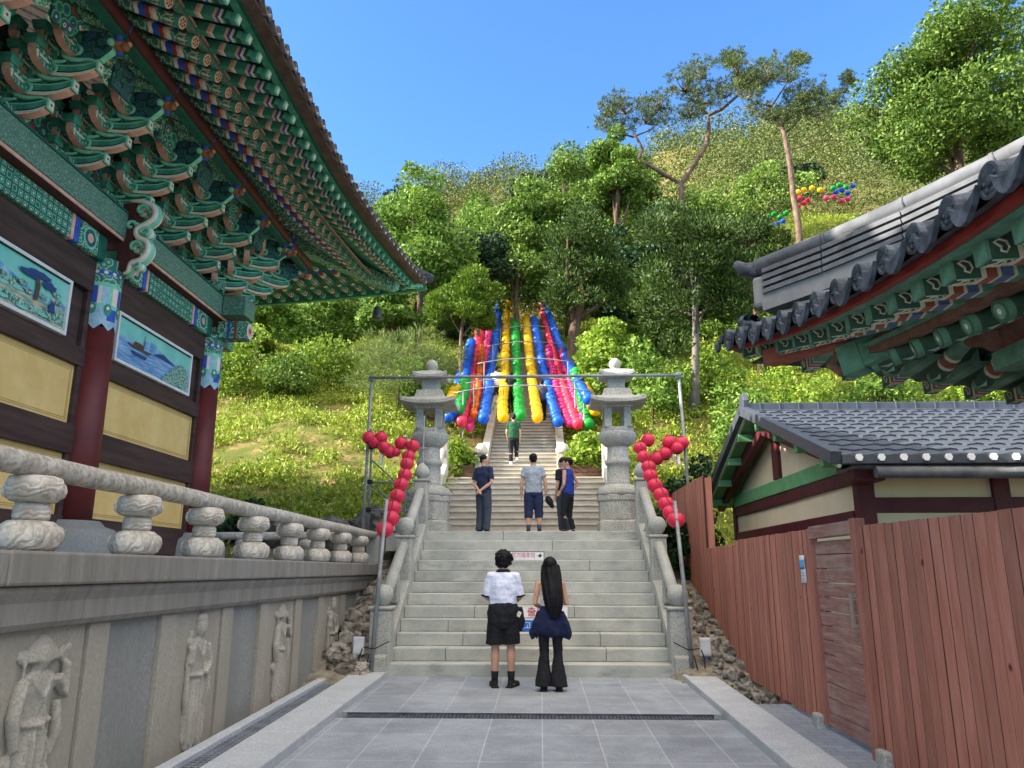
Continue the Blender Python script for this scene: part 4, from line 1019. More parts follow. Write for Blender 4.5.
for i,y in enumerate([6.30-.36*k for k in range(22)]):
    o=rp if i==0 else rp.copy()
    if i: COL.objects.link(o); setpar(o,pav)
    vorient(o,pre(y),PD(y))
for i in range(11):
    x=2.75+.40*i; t_=max(0,1-(x-2.1)/4.3); zz=3.40+.20*t_+.44*t_**2.2
    o=fp.copy(); COL.objects.link(o); setpar(o,pav); vorient(o,(x,CY-.10,zz-.20),(0,-1,.06))
    if i>0: o=rp.copy(); COL.objects.link(o); setpar(o,pav); vorient(o,(x+.1,CY-.82,zz-.34),(0,-1,.34))
b=MB(); b.grid([[Vector((x,CY-.05,3.40+.20*max(0,1-(x-2.1)/4.3)+.44*max(0,1-(x-2.1)/4.3)**2.2-.11)),Vector((max(x,3.0),CY-1.0,3.40+.2*max(0,1-(x-2.1)/4.3)-.02)),Vector((max(x,4.2),5.6,4.15))] for x in (2.15,2.6,3.1,3.8,4.6,5.6,7.2)],0); VB(b,'soffit_board',FADE['dark'])
# hip rafter with carved end, purlin, beams, posts and wall
b=MB(); a0=Vector((2.62,6.38,3.36)); a1=Vector((4.3,4.7,4.0)); b.bar(a0,a1,.2,.24,0); b.bar(a0+Vector((-.03,.03,-.01)),a0+Vector((.10,-.10,.03)),.215,.26,0); b.tube([a0+Vector((-.05,.05,.08)),a0+Vector((-.10,.10,.0)),a0+Vector((-.05,.05,-.07)),a0+Vector((-.0,.0,-.03))],[.05,.06,.05,.03],8,5)
b.bar(Vector((2.2,7.2,3.62)),a0+Vector((.3,-.3,.25)),.17,.15,3); VB(b,'hip_rafter',F6,bevel=.01)
b=MB(); b.tube([(3.55,-2,3.42),(3.55,5.9,3.42)],.12,12,5); b.tube([(3.3,5.75,3.42),(8,5.75,3.42)],.12,12,5); b.bx(3.46,3.64,-2,5.8,3.12,3.26,0); b.bx(3.5,3.6,-2,5.7,3.26,3.31,3); VB(b,'purlin',F6)
b=MB(); b.bx(4.2,4.3,-2,5.55,2.78,3.05,0); b.bx(4.3,8,5.6,5.7,2.78,3.05,0); VB(b,'painted_beam',[FADE['green']],bevel=.02)
for y in (5.65,2.2,-1.2):
    b=MB(); b.tube([(4.25,y,.0),(4.25,y,3.4)],.14,16); o=VB(b,'column',M['column']); b=MB(); b.lathe((4.25,y,-.05),[(.26,0),(.26,.12),(.18,.22)],16); VB(b,'base_stone',M['granite'],o)
b=MB(); b.bx(4.22,4.3,-1.0,5.5,.3,3.2); VB(b,'wall',mat('cream_wall','#b9a98c','#c9b99b',2,.85))
b=MB(); b.grid([[Vector((6,y,5.55)),Vector((10,y,3.3))] for y in (-3,3.3,7.6)],0); b.grid([[Vector((2.2+i*.8,lerp(CY,3.4,min(q,i/5.0)),3.75-.3*min(1,i/5)+(2.0)*min(q,i/5))) for q in (0,.5,1)] for i in range(10)],0); VB(b,'roof_back',M['tile'])

# ================================================================= RED WOODEN FENCE
N=NT('red_fence_wood'); v=N.coord((3,3,.35)); a=N.noise(v,6,6,.7); oi=N.n('ShaderNodeObjectInfo'); g_=N.n('ShaderNodeNewGeometry')
c=N.ramp(a,[(.3,'#a26654'),(.5,'#b37866'),(.7,'#be8775')])
hs=N.n('ShaderNodeHueSaturation'); mr=N.n('ShaderNodeMapRange'); N.l(g_.outputs['Random Per Island'],mr.inputs[0]); mr.inputs[3].default_value=.78; mr.inputs[4].default_value=1.12; N.l(mr.outputs[0],hs.inputs['Value']); N.l(c,hs.inputs['Color']); c=hs.outputs['Color']
vo=N.n('ShaderNodeTexVoronoi'); vo.inputs['Scale'].default_value=2.6; N.l(N.coord((1,1,.8)),vo.inputs['Vector']); c=N.mix(N.ramp(vo.outputs['Distance'],[(.035,(1,1,1)),(.07,(0,0,0))]),c,'#4a2620')
fi=N.noise(N.coord((40,40,1.2)),4,4); c=N.mix(.3,c,N.ramp(fi,[(.35,'#5a5a5a'),(.65,'#a5a5a5')]),'SOFT_LIGHT')
N.base(c); N.b.inputs['Roughness'].default_value=.7; N.b.inputs['Specular IOR Level'].default_value=.3; N.bump(fi,.25,.006); M['fence']=N.m
N=NT('worn_red_wood'); v=N.coord((1,.35,4)); a=N.noise(v,5,6,.7); z_=N.n('ShaderNodeTexCoord'); w=N.noise(N.coord((1,1,1)),2.2,5)
c=N.ramp(a,[(.3,'#76504a'),(.5,'#93695f'),(.68,'#a88d80')]); c=N.mix(N.ramp(w,[(.48,(0,0,0)),(.66,(.7,.7,.7))]),c,'#a08c80'); N.base(c); N.b.inputs['Roughness'].default_value=.85; N.bump(a,.4,.01); M['wornwood']=N.m
fen=empty('wooden_fence',(2.75,8,.12),0,'tall red painted wooden plank fence running beside the path and up along the stairs','fence')
def FB(mb,name,m,parent=None,**k): return mb.build(name,m,parent or fen,world=True,**k)
rf=random.Random(11)
def planks(y0,y1,z0f,z1f,w=.128,th=.022,name='plank_panel',x=2.75,lean=0):
    b=MB(); y=y0
    while y<y1-.01:
        e=min(y1,y+w); z0=z0f(y)+rf.uniform(-.015,.015); z1=z1f(y)+rf.uniform(-.004,.004); d=rf.uniform(-.003,.003); g=.006
        # tongue and groove plank with slightly bowed face
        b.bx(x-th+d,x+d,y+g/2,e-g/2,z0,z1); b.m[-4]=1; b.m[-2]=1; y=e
    o=FB(b,name,[M['fence'],mat('groove_shade_wood','#4a2d26','#5f3f36',6,.9)],bevel=.005)  # plank side faces coloured dark to paint shade into the grooves
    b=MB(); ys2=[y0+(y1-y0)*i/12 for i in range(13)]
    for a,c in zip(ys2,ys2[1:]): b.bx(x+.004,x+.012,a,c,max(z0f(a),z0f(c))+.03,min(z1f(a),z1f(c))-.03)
    FB(b,'gap_shade_board',mat('gap_shade_wood','#1d1210','#2a1a17')); return o  # added dark sheet that paints shade behind the plank gaps
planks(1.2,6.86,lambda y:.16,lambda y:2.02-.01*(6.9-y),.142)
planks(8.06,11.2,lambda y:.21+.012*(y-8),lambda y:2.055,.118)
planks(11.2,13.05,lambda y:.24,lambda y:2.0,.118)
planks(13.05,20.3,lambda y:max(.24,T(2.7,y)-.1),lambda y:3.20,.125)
for y in (2.0,4.4,9.6,11.1,13.0,15,17.4,20.1): b=MB(); b.bx(2.755,2.85,y-.045,y+.045,.05,3.15 if y>=13 else 1.95); FB(b,'back_post',M['fence'])
for z in (.5,1.6):
    for ya,yb in ((1.2,6.8),(8.1,13)): b=MB(); b.bx(2.752,2.80,ya,yb,z,z+.07); FB(b,'back_rail',M['fence'])
for y in (6.90,): b=MB(); b.bx(2.70,2.80,y-.05,y+.05,.12,2.09); FB(b,'gate_post',M['fence'],bevel=.006)
b=MB(); b.bx(2.715,2.79,8.02,8.07,.2,2.06); FB(b,'gate_post',M['fence'],bevel=.006)
b=MB(); b.bx(2.705,2.80,6.95,8.02,1.955,2.075); FB(b,'gate_header',M['wornwood'],bevel=.006)
gt=empty('wooden_gate',(2.76,7.48,.2),0,'weathered gate of horizontal red boards with a pull handle set in the red fence','gate')
z=.0
for k in range(13):
    b=MB(); h=.132; b.bx(-.012,.014,-.52+rf.uniform(-.004,.004),.52,z+.004,z+h-.004); o=b.build('board',M['wornwood'],gt,bevel=.004); o.rotation_euler=(rf.uniform(-.008,.008),0,0); z+=h+.001
b=MB(); b.bx(.016,.05,-.48,-.4,.0,1.7); b.bx(.016,.05,.4,.48,0,1.7); b.build('back_brace',M['wornwood'],gt)
b=MB(); b.bx(-.075,-.045,-.44,-.40,.95,1.25); b.bx(-.05,-.01,-.44,-.40,.95,.99); b.bx(-.05,-.01,-.44,-.40,1.21,1.25); b.build('handle',mat('bare_wood','#8d7a6c','#a8968a',6,.8),gt,bevel=.008)
for (y,l) in ((8.2,'small pale stone block under the fence beside the gate'),(6.72,'pale stone block under the fence post at the near side of the gate')):
    b=MB(); b.box((0,0,.07),(.16,.2,.16),0,None,.9); o=b.build('footing_stone',M['granite'],bevel=.02); o.location=(2.74,y,pz(y)-.01); tag(o,l,'stone block')
# notice sheet on the fence
t=empty('paper_notice',(2.722,8.32,1.66),0,'small white paper notice with a blue band pinned on the red fence','notice')
b=MB(); b.grid([[Vector((-.004+.004*math.sin(i*1.3+j),-.075+.15*i/4,-.14+.28*j/6)) for j in range(7)] for i in range(5)]); b.build('sheet',M['signwhite'],t,solid=.002)
b=MB(); b.bx(-.012,-.008,-.062,.062,.02,.09,0); b.bx(-.012,-.008,-.062,.062,-.0,.018,1); b.bx(-.012,-.008,-.05,.03,-.045,-.035,2); b.bx(-.012,-.008,-.05,.05,-.07,-.062,2); b.bx(-.012,-.008,-.04,.045,-.095,-.088,2); b.build('printed_band',[mat('print_blue','#5aa6d8'),mat('print_navy','#2c5f96'),mat('print_grey','#8fa6bd')],t)

# ================================================================= HOUSE BEHIND THE FENCE
hs_=empty('tiled_house',(4.2,10.4,.2),0,'low cream walled house with maroon timbers and dark tiled gable roof behind the fence','house')
def OB(mb,name,m,parent=None,**k): return mb.build(name,m,parent or hs_,world=True,**k)
M['hm']=mat('house_maroon','#4d1c23','#5f262c',4,.55); M['hc']=mat('house_cream','#dccaa6','#e3d3b2',2,.85); M['hg']=mat('house_green','#5f9a63','#76ad78',5,.6)
HX,HY,HY1,HXR=4.2,10.4,16.9,10.5; EZ=3.02; RY,RZ=13.7,4.42
b=MB(); b.bx(HX,HXR,HY,HY1,.1,3.05); w=OB(b,'wall',M['hc'])
b=MB(); 
for x in (HX+.0,5.95,8.2): b.bx(x-.02,x+.20,HY-.06,HY+.12,.1,3.02)
for z0,z1 in ((2.38,2.58),(2.86,3.06)): b.bx(HX+.18,HXR,HY-.045,HY+.05,z0,z1)
b.bx(5.92,6.02,HY-.05,HY+.05,.6,2.4); 
for y in (HY1-.14,): b.bx(HX-.06,HX+.1,y,y+.16,.1,3.02)
for z0,z1 in ((1.72,1.90),(2.22,2.42),(2.76,2.94)): b.bx(HX-.045,HX+.05,HY+.12,HY1-.1,z0,z1)
OB(b,'timber_frame',M['hm'],bevel=.008)
# window with green frame and dark lattice
b=MB(); x0,x1,z0,z1=6.10,8.15,1.2,2.34
b.bx(x0,x1,HY-.07,HY-.02,z1-.10,z1); b.bx(x0,x1,HY-.07,HY-.02,z0,z0+.1); b.bx(x0,x0+.12,HY-.07,HY-.02,z0+.1,z1-.1); b.bx(x1-.12,x1,HY-.07,HY-.02,z0+.1,z1-.1); b.bx((x0+x1)/2-.12,(x0+x1)/2+.12,HY-.07,HY-.02,z0+.1,z1-.1)
wi=OB(b,'window',mat('window_green','#3f6f57','#4d7f66',5,.6),bevel=.005)
b=MB(); b.bx(x0,x1,HY-.03,HY-.004,z0,z1,0); 
for i in range(28): x=x0+.12+.065*i; b.bx(x,x+.02,HY-.05,HY-.03,z0,z1,1)
for i in range(17): z=z0+.065*i; b.bx(x0,x1,HY-.046,HY-.032,z,z+.018,1)
OB(b,'lattice',[M['black'],mat('lattice_brown','#5a4a40')],wi)
# gable triangle, tie beam, strut, slanting barge timbers
b=MB(); b.prism([(HY,3.05),(HY1,3.05),(RY,RZ-.1)],.1,lambda a,c,t:(HX+.06+t,a,c)); OB(b,'gable_wall',M['hc'])
b=MB(); b.bx(HX-.06,HX+.03,HY+.1,HY1-.1,2.95,3.19); OB(b,'tie_beam',M['hg'],bevel=.01)
b=MB(); b.bx(HX-.06,HX+.05,RY-.16,RY+.16,3.2,RZ-.2); OB(b,'strut',M['hm'],bevel=.008)
sl=(RZ-EZ)/(RY-9.65)
b=MB(); b.bar((HX-.2,HY-.55,EZ-.06),(HX-.2,RY,RZ-.30),.14,.25); b.bar((HX-.2,HY1+.5,3.02),(HX-.2,RY,RZ-.30),.14,.25); OB(b,'slanting_beam',M['hm'],bevel=.01)
b=MB(); b.bx(HX-.27,HX+.12,HY-.60,HY-.05,2.74,2.98); OB(b,'beam_end',M['hm'],bevel=.01)
# roof: overlapping rows of wavy pressed tiles
def roofrow(mb,yA,zA,yB,zB,x0,x1,rows,mi=0):
    dv=Vector((0,yB-yA,zB-zA)); L=dv.length; d=dv/L; nrm=Vector((0,-d.z,d.y)); nrm=nrm if nrm.z>0 else -nrm
    nx=int((x1-x0)/.035)
    for r in range(rows):
        v0=r/rows*L; v1=(r+1)/rows*L+.03; vs=[]
        for v,hh in ((v0,-.004),(v0,.028),(v1,.004)):
            for i in range(nx+1):
                x=x0+(x1-x0)*i/nx; ph=((x-x0)/.27)%1; wv=.020*max(0,math.sin(PI*ph))**.7
                sk=.05*(1 if ph<.5 else 0)
                vs.append(Vector((x,yA,zA))+d*(v-(sk if v==v0 else 0))+nrm*(hh+(wv if hh>0 else wv*.2)))
        m=nx+1
        mb.add(vs,[(i,i+1,m+i+1,m+i) for i in range(nx)]+[(m+i,m+i+1,2*m+i+1,2*m+i) for i in range(nx)],mi,False)
RX0=3.62
b=MB(); roofrow(b,9.62,EZ-.01,RY,RZ,RX0+.1,HXR+.5,12); roofrow(b,17.45,3.05,RY,RZ,RX0+.1,HXR+.5,11)
rf_=OB(b,'roof',M['tile_dark'])
b=MB(); b.bar((RX0+.55,9.75,EZ-.06),(RX0+.55,RY,RZ-.06),.9,.03); b.bar((RX0+.55,17.35,3.0),(RX0+.55,RY,RZ-.06),.9,.03); OB(b,'soffit',M['hg'])
b=MB(); b.bar((RX0+.03,9.58,EZ-.02),(RX0+.03,RY+.02,RZ+.02),.14,.17,0); b.bar((RX0+.03,17.45,3.04),(RX0+.03,RY-.02,RZ+.02),.14,.17,0); b.bar((RX0+.08,9.62,EZ-.12),(RX0+.08,RY,RZ-.09),.05,.05,1); b.bar((RX0+.08,17.45,2.94),(RX0+.08,RY,RZ-.09),.05,.05,1)
OB(b,'barge_board',[M['tile_dark'],mat('barge_green','#a3c9a3','#b5d6b3',5,.6)],rf_,bevel=.01)
for i,f in enumerate((.12,.36,.60,.84)):
    for s in (0,1):
        yA,zA=(9.7,EZ-.02) if s==0 else (17.4,3.04)
        b=MB(); y_,z_=lerp(yA,RY,f),lerp(zA,RZ-.05,f)-.13; b.bx(RX0+.06,HX-.1,y_-.07,y_+.07,z_-.07,z_+.07); OB(b,'purlin_end',M['hg'],bevel=.008)
b=MB(); b.bx(RX0+.1,HXR+.5,RY-.13,RY+.13,RZ+.0,RZ+.13); 
for i in range(22): x=RX0+.3+.34*i; b.bx(x,x+.02,RY-.145,RY+.145,RZ-.0,RZ+.145)
b.bx(RX0+.1,HXR+.5,RY-.155,RY+.155,RZ-.03,RZ+.005); OB(b,'ridge',M['tile_dark'],rf_,bevel=.01)
b=MB(); b.prism([(-.13,0),(.13,0),(.15,.2),(.08,.34),(-.08,.34),(-.15,.2)],.1,lambda a,c,t:(RX0+.06+t,RY+a,RZ-.02+c)); OB(b,'ridge_end',M['tile_dark'],rf_,bevel=.015)
b=MB(); b.bx(RX0+.1,HXR+.5,9.56,9.66,EZ-.10,EZ+.02); OB(b,'eave_trim',M['tile_dark'],rf_,bevel=.01)
b=MB(); b.tube([(RX0+.5,9.60,EZ-.2),(7,9.62,EZ-.215),(HXR,9.60,EZ-.19)],.075,10); b.bx(RX0+.3,HXR,9.7,10.3,EZ-.14,EZ-.10); OB(b,'gutter',mat('grey_gutter','#4f5258','#6d6f72',4,.6),rf_)
first=None
for i in range(20):
    x=RX0+.30+.27*i; b=MB() 
    if first is None:
        b.prism([(-.04,.028),(-.02,.048),(.024,.048),(.044,.008),(.024,-.036),(-.024,-.036),(-.044,-.008)],.03,lambda a,c,t:(a,t,c)); first=b.build('tile_end_cap',M['signwhite'],rf_); first.location=Vector((x,9.545,EZ-.03))-hs_.location
    else:
        o=first.copy(); COL.objects.link(o); setpar(o,rf_); o.location=Vector((x,9.545,EZ-.03))-hs_.location
# grey block wall glimpsed behind the low fence
t=empty('block_wall',(3.5,12.2,.2),0,'low grey block wall between the red fence and the house gable','wall')
for k in range(9):
    for j in range(5):
        b=MB(); b.bx(-.09,.09,-.2+j*.405,.2+j*.405,k*.2+.003,k*.2+.197); b.build('block',M['granite_blue'],t,bevel=.008)
# ================================================================= STONE LANTERNS
def stone_lantern(x,y,z,lb):
    t=empty('stone_lantern',(x,y,z),0,lb,'stone lantern','stone lanterns flanking the stair landing')
    g=M['lanternstone']
    b=MB(); b.lathe((0,0,0),[(.62,0),(.62,.30),(.58,.33)],4,0,False,rot=PI/4); b.lathe((0,0,.33),[(.45,0),(.45,.36),(.48,.40),(.48,.50)],8,0,False,rot=PI/8); b.build('base',g,t,bevel=.02)
    b=MB(); b.lathe((0,0,.82),[(.44,0),(.455,.06),(.40,.16),(.32,.22),(.28,.24)],32,0,True,lobe=.045,lk=8); b.build('lotus_base',g,t)
    b=MB(); b.lathe((0,0,1.05),[(.27,0),(.24,.05),(.225,.30),(.23,.40),(.265,.43),(.27,.50),(.235,.53),(.225,.60),(.215,.80)],24); b.build('shaft',g,t)
    b=MB(); b.lathe((0,0,1.84),[(.215,0),(.30,.06),(.375,.16),(.39,.26),(.375,.30)],32,0,True,lobe=.03,lk=8); b.lathe((0,0,2.14),[(.36,0),(.36,.09)],8,0,False,rot=PI/8); b.build('bowl',g,t)
    b=MB()
    for sx in (-1,1):
        for sy in (-1,1): b.bx(sx*.20-.075,sx*.20+.075,sy*.20-.075,sy*.20+.075,2.23,2.66)
    b.bx(-.325,.325,-.325,.325,2.645,2.71); b.build('light_chamber',g,t,bevel=.012)
    def roof(z,r,h,rt):
        b=MB(); n=8; vs=[];fs=[]
        rows=[(.62,-.0,0),(1.0,.0,.055),(1.0,.085,.06),(.80,.13,.02),(.55,.20,0),(rt/r,h,0)]
        for k,(q,zz,lift) in enumerate(rows):
            for j in range(4*n):
                s_=j//n; u=-1+2*(j%n)/n
                px,py=[(u,-1),(1,u),(-u,1),(-1,-u)][s_]
                c=abs(u)**3; vs.append((px*r*q*(1+.02*c),py*r*q*(1+.02*c),z+zz+lift*c*1.3))
        m=4*n
        for k in range(len(rows)-1):
            for j in range(m): fs.append((k*m+j,k*m+(j+1)%m,(k+1)*m+(j+1)%m,(k+1)*m+j))
        fs.append(tuple(reversed(range(m)))); fs.append(tuple(range((len(rows)-1)*m,len(rows)*m))); b.add(vs,fs,0,False); return b
    roof(2.70,.56,.36,.26).build('roof',g,t,bevel=.015)
    b=MB(); b.bx(-.18,.18,-.18,.18,3.05,3.30); b.bx(-.2,.2,-.2,.2,3.03,3.07); b.build('upper_block',g,t,bevel=.015)
    roof(3.29,.36,.20,.14).build('upper_roof',g,t,bevel=.012)
    b=MB(); b.lathe((0,0,3.47),[(.13,0),(.14,.03),(.08,.05),(.10,.08),(.135,.15),(.12,.23),(.06,.29),(.01,.31)],18); b.build('finial',g,t)
M['lanternstone']=mat('lantern_granite','#a3a29a','#c2c1b8',3,.85,.2,70,speck=('#84847d',50))
stone_lantern(-2.32,16.0,2.30,'tall two roofed granite lantern left of the steps, beside the person in navy')
stone_lantern(1.62,16.0,2.30,'tall two roofed granite lantern right of the steps, beside the person in royal blue')

# ================================================================= POLES
def pole(name,lb,cat,pts,r,m=None,extra=None):
    t=empty(name,pts[0],0,lb,cat); o=Vector(pts[0]); b=MB(); b.tube([Vector(p)-o for p in pts],r,10); b.build('pipe',m or M['steel'],t)
    if extra: extra(t,o)
    return t
FY=14.9
t=empty('pipe_gantry',(-3.42,FY,T(-3.4,FY)),0,'thin steel pipe gantry spanning the landing in front of the stone lanterns','gantry')
o=Vector(t.location)
for nm,p,q in (('post',(-3.43,FY,T(-3.4,FY)-.1),(-3.37,FY,5.43)),('post',(2.90,FY,1.2),(2.76,FY,5.41)),('crossbar',(-3.42,FY-.04,5.40),(2.80,FY-.04,5.40))):
    b=MB(); b.tube([Vector(p)-o,Vector(q)-o],.03,10); b.build(nm,M['steel'],t)
b=MB(); b.box(Vector((-3.37,FY,5.40))-o,(.10,.10,.11),0); b.box(Vector((2.76,FY,5.40))-o,(.10,.10,.11),0); b.build('clamp',M['steel'],t,bevel=.01)
# scaffold behind the left lantern string
t=empty('pipe_scaffold',(-3.3,15.1,2.1),0,'small steel pipe scaffold beside the red lanterns left of the landing','scaffold')
for p,q,r in (((-.08,.1,.2),(-.08,.1,2.3),.025),((.62,.15,.0),(.62,.15,2.2),.02),((.95,.2,.0),(.95,.2,2.6),.02)):
    b=MB(); b.tube([p,q],r,8); b.build('upright',M['steel'],t)
for z in (.7,1.25,1.95):
    b=MB(); b.tube([(-.12,.12,z),(1.05,.2,z-.02)],.02,8); b.build('rail',M['steel'],t)
for p,q in (((-.08,.1,1.7),(.95,.2,.8)),((-.08,.12,1.2),(.62,.15,.7))):
    b=MB(); b.tube([p,q],.016,8); b.build('brace',M['steel'],t)
for p in ((-.08,.08,.7),(-.08,.08,1.25),(-.08,.08,1.95)):
    b=MB(); b.box(p,(.09,.09,.09)); b.build('clamp',M['black'],t,bevel=.01)
M['cable']=mat('black_cable','#16171a'); M['junction']=mat('junction_box_grey','#b9bcbe','#cfd1d2',5,.5)
def front(x0,x1,zt,lb,lb2,sx):
    def ex(t,o):
        b=MB(); b.tube([Vector(q) for q in ((sx*.02,-.04,.35),(sx*.06,-.06,.15),(sx*.16,-.03,.06),(sx*.17,.0,.3),(sx*.13,.0,.42))],.009,6); b.tube([(-sx*.25,-.05,.52),(-sx*.05,-.045,.42),(sx*.1,-.04,.44)],.008,6); b.build('cable',M['cable'],t)
    pole('lantern_pole',lb,'pole',[(x0,11.16,.17),(lerp(x0,x1,.5),11.18,lerp(.17,zt,.5)),(x1,11.28,zt)],[.032,.03,.026],None,ex)
    j=empty('junction_box',(x0+sx*.20,11.25,.62),0,lb2,'electric box'); b=MB(); b.bx(-.075,.075,-.045,.045,-.12,.12); b.build('case',M['junction'],j,bevel=.012); b=MB(); b.bx(-.06,.06,-.052,-.044,-.1,.1); b.build('cover',M['junction'],j,bevel=.006); b=MB(); b.bx(-.03,.03,.0,.1,-.6,.1); b.build('bracket',M['steel'],j)
front(-2.36,-2.25,2.66,'leaning steel pole carrying the lower end of the left red lantern string','grey electric box beside the left stair post near the rubble',-1)
front(2.05,1.94,2.62,'leaning steel pole carrying the lower end of the right red lantern string','grey electric box beside the right stair post near the red fence',1)

# ================================================================= RED PAPER LANTERNS
def lantmat(name,col,a=.55):
    N=NT(name); N.b.inputs['Roughness'].default_value=.38; N.b.inputs['Specular IOR Level'].default_value=.4; N.base(col)
    t=N.n('ShaderNodeBsdfTranslucent'); t.inputs['Color'].default_value=rgb(col); mx=N.n('ShaderNodeMixShader'); mx.inputs[0].default_value=a*.6
    N.l(N.b.outputs[0],mx.inputs[1]); N.l(t.outputs[0],mx.inputs[2]); N.l(mx.outputs[0],N.o.inputs['Surface']); return N.m
LM={k:lantmat('lantern_'+k,c) for k,c in dict(red='#ee3f60',yellow='#f2c40a',blue='#1566d6',green='#17a33a',pink='#e63a86',orange='#f07a14').items()}
def lantern_body(r,h,n=24,m=8):
    b=MB(); prof=[]
    for i in range(m*2+1):
        a=-PI/2*.86+PI*.86*i/(m*2); k=1-.06*(i%2); prof.append((max(.02,math.cos(a)*r*k),math.sin(a)*h))
    b.lathe((0,0,0),prof,n,0,True); return b
lb0=None
def red_lantern(p,r,lb,grp,tagp=False):
    global lb0
    t=empty('red_lantern',p,random.uniform(0,6),lb,'lantern',grp); t.rotation_euler=(random.uniform(-.2,.2),random.uniform(-.2,.2),t.rotation_euler.z)
    if lb0 is None:
        a=lantern_body(.135,.118).build('paper_body',LM['red'],t); b=MB(); b.lathe((0,0,.098),[(.055,0),(.055,.02),(.04,.03)],14); b.lathe((0,0,-.122),[(.04,0),(.055,.01),(.055,.025)],14); b.tube([(0,0,.12),(.0,0,.17)],.006,6); c=b.build('rim',mat('lantern_rim','#8f1622'),t); lb0=(a,c)
    else:
        for q in lb0: d=q.copy(); COL.objects.link(d); setpar(d,t)
    t.scale=(r/.135,)*3
    if tagp:
        b=MB(); b.grid([[Vector((-.03+.06*i,.004*math.sin(j*2),-.12-.06*j)) for j in range(5)] for i in range(2)]); b.build('paper_tag',M['signwhite'],t,solid=.002)
def unproj(px,py,y):
    F_=769.; P_=R(13.6); Y_=R(2.1); a=(px-512)/F_; u=(384-py)/F_
    d=(a,math.cos(P_)-u*math.sin(P_),math.sin(P_)+u*math.cos(P_)); c,s=math.cos(Y_),math.sin(Y_); w=(c*d[0]-s*d[1],s*d[0]+c*d[1],d[2]); k=y/w[1]; return Vector((w[0]*k,y,1.65+w[2]*k))
ORD=['lowest','second','third','fourth','fifth','sixth','seventh','eighth','ninth','tenth']
mainL=[(385,529.5),(391,518.5),(393,508),(397.5,496),(401,484.6),(405,475),(407,464),(408.5,456),(413,446)]
mainR=[(676,520),(671,513),(666,504),(661,494.7),(655,485.6),(650.5,476),(648.6,467),(644,457),(640,448),(648,440)]
def chain(pts,side,grp):
    out=[]
    for i,q in enumerate(pts):
        y=11.36+(14.75-11.36)*i/(len(pts)-1); p=unproj(q[0],q[1],y); out.append(p)
        w=('lowest red lantern on the string' if i==0 else 'topmost red lantern on the string' if i==len(pts)-1 else ORD[i]+' red lantern up from the lowest on the string')
        red_lantern(p,.132 if i<len(pts)-1 else .14,w+' climbing the '+side+' stair railing',grp,i in (2,))
    return out
cl=chain(mainL,'left','red lanterns along the left railing'); cr=chain(mainR,'right','red lanterns along the right railing')
# sagging clusters to the frame posts
cl2=[((401,443),'red lantern touching the topmost one at the top of the left string'),((396,452),'small lit red lantern low in the sagging link right of the left frame post'),((390,452),'reddish lantern hanging lowest between the left string and the frame post'),((384,447),'red lantern with a white paper tag near the left frame post'),((375,442),'red lantern behind the left frame post, middle of three in a row'),((368.6,437.5),'leftmost red lantern, left of the left frame post'),((381,437.5),'red lantern just right of the left frame post')]
cr2=[((657,458),'brightest red lantern in the sagging link beside the right string'),((665,453.6),'red lantern in the middle of the sagging link towards the right frame post'),((669,442),'red lantern with a white tag left of the right frame post'),((677,448),'red lantern behind the right frame post, partly hidden'),((682,443),'rightmost red lantern, right of the right frame post')]
for i,(q,l) in enumerate(cl2): red_lantern(unproj(*q,14.82-.03*(i%2)),(.135 if i!=1 else .10),l,'red lanterns by the frame posts',i in (3,))
for i,(q,l) in enumerate(cr2): red_lantern(unproj(*q,14.82-.03*(i%2)),.14,l,'red lanterns by the frame posts',i in (2,3))
for pts,lb in ((cl+[unproj(*cl2[0][0],14.8),unproj(*cl2[2][0],14.8),unproj(*cl2[4][0],14.8)],'thin cord holding the left red lanterns up along the railing to the frame'),(cr+[unproj(*cr2[0][0],14.8),unproj(*cr2[2][0],14.8),unproj(*cr2[4][0],14.8)],'thin cord holding the right red lanterns up along the railing to the frame')):
    b=MB(); b.tube([p+Vector((0,0,.13)) for p in pts],.006,6); tag(b.build('cord',M['cable']),lb,'cord')

# ================================================================= COLOURED LANTERN STRINGS OVER THE UPPER STAIRS
def lstring(col,bot,top,yb,yt,lb,r=.185,par=True):
    p=unproj(*bot,yb); q=unproj(*top,yt)
    L=(q-p).length; n=min(99,int(L/.335)); t=empty('lantern_string',p,0,lb,'lantern string','coloured lantern strings over the upper stairs')
    for i in range(n+1):
        f=i/n; z=p.lerp(q,f); z.z-=.42*math.sin(PI*f)*(1 if L>10 else .3); z-=p
        if i==0: o=BALL[col][1].copy()
        else: o=BALL[col][0].copy()
        COL.objects.link(o); setpar(o,t); o.location=z+Vector((random.uniform(-.03,.03),0,random.uniform(-.025,.025))); o.rotation_euler=(random.uniform(-.25,.25),random.uniform(-.25,.25),random.uniform(0,6)); o.scale=(r*(1+.3*f)/.19,)*3
    b=MB(); pts=[]
    for i in range(13): f=i/12; z=p.lerp(q,f); z.z-=.42*math.sin(PI*f)*(1 if L>10 else .3); pts.append(z-p+Vector((0,0,.16)))
    b.tube(pts,.008,5); b.build('cord',M['cable'],t)
BALL={}
for k,m in LM.items():
    a=lantern_body(.19,.155,16,6); o=a.build('lantern',m); a2=lantern_body(.20,.20,18,7); o2=a2.build('lantern',m); BALL[k]=(o,o2)
Y0=24.0
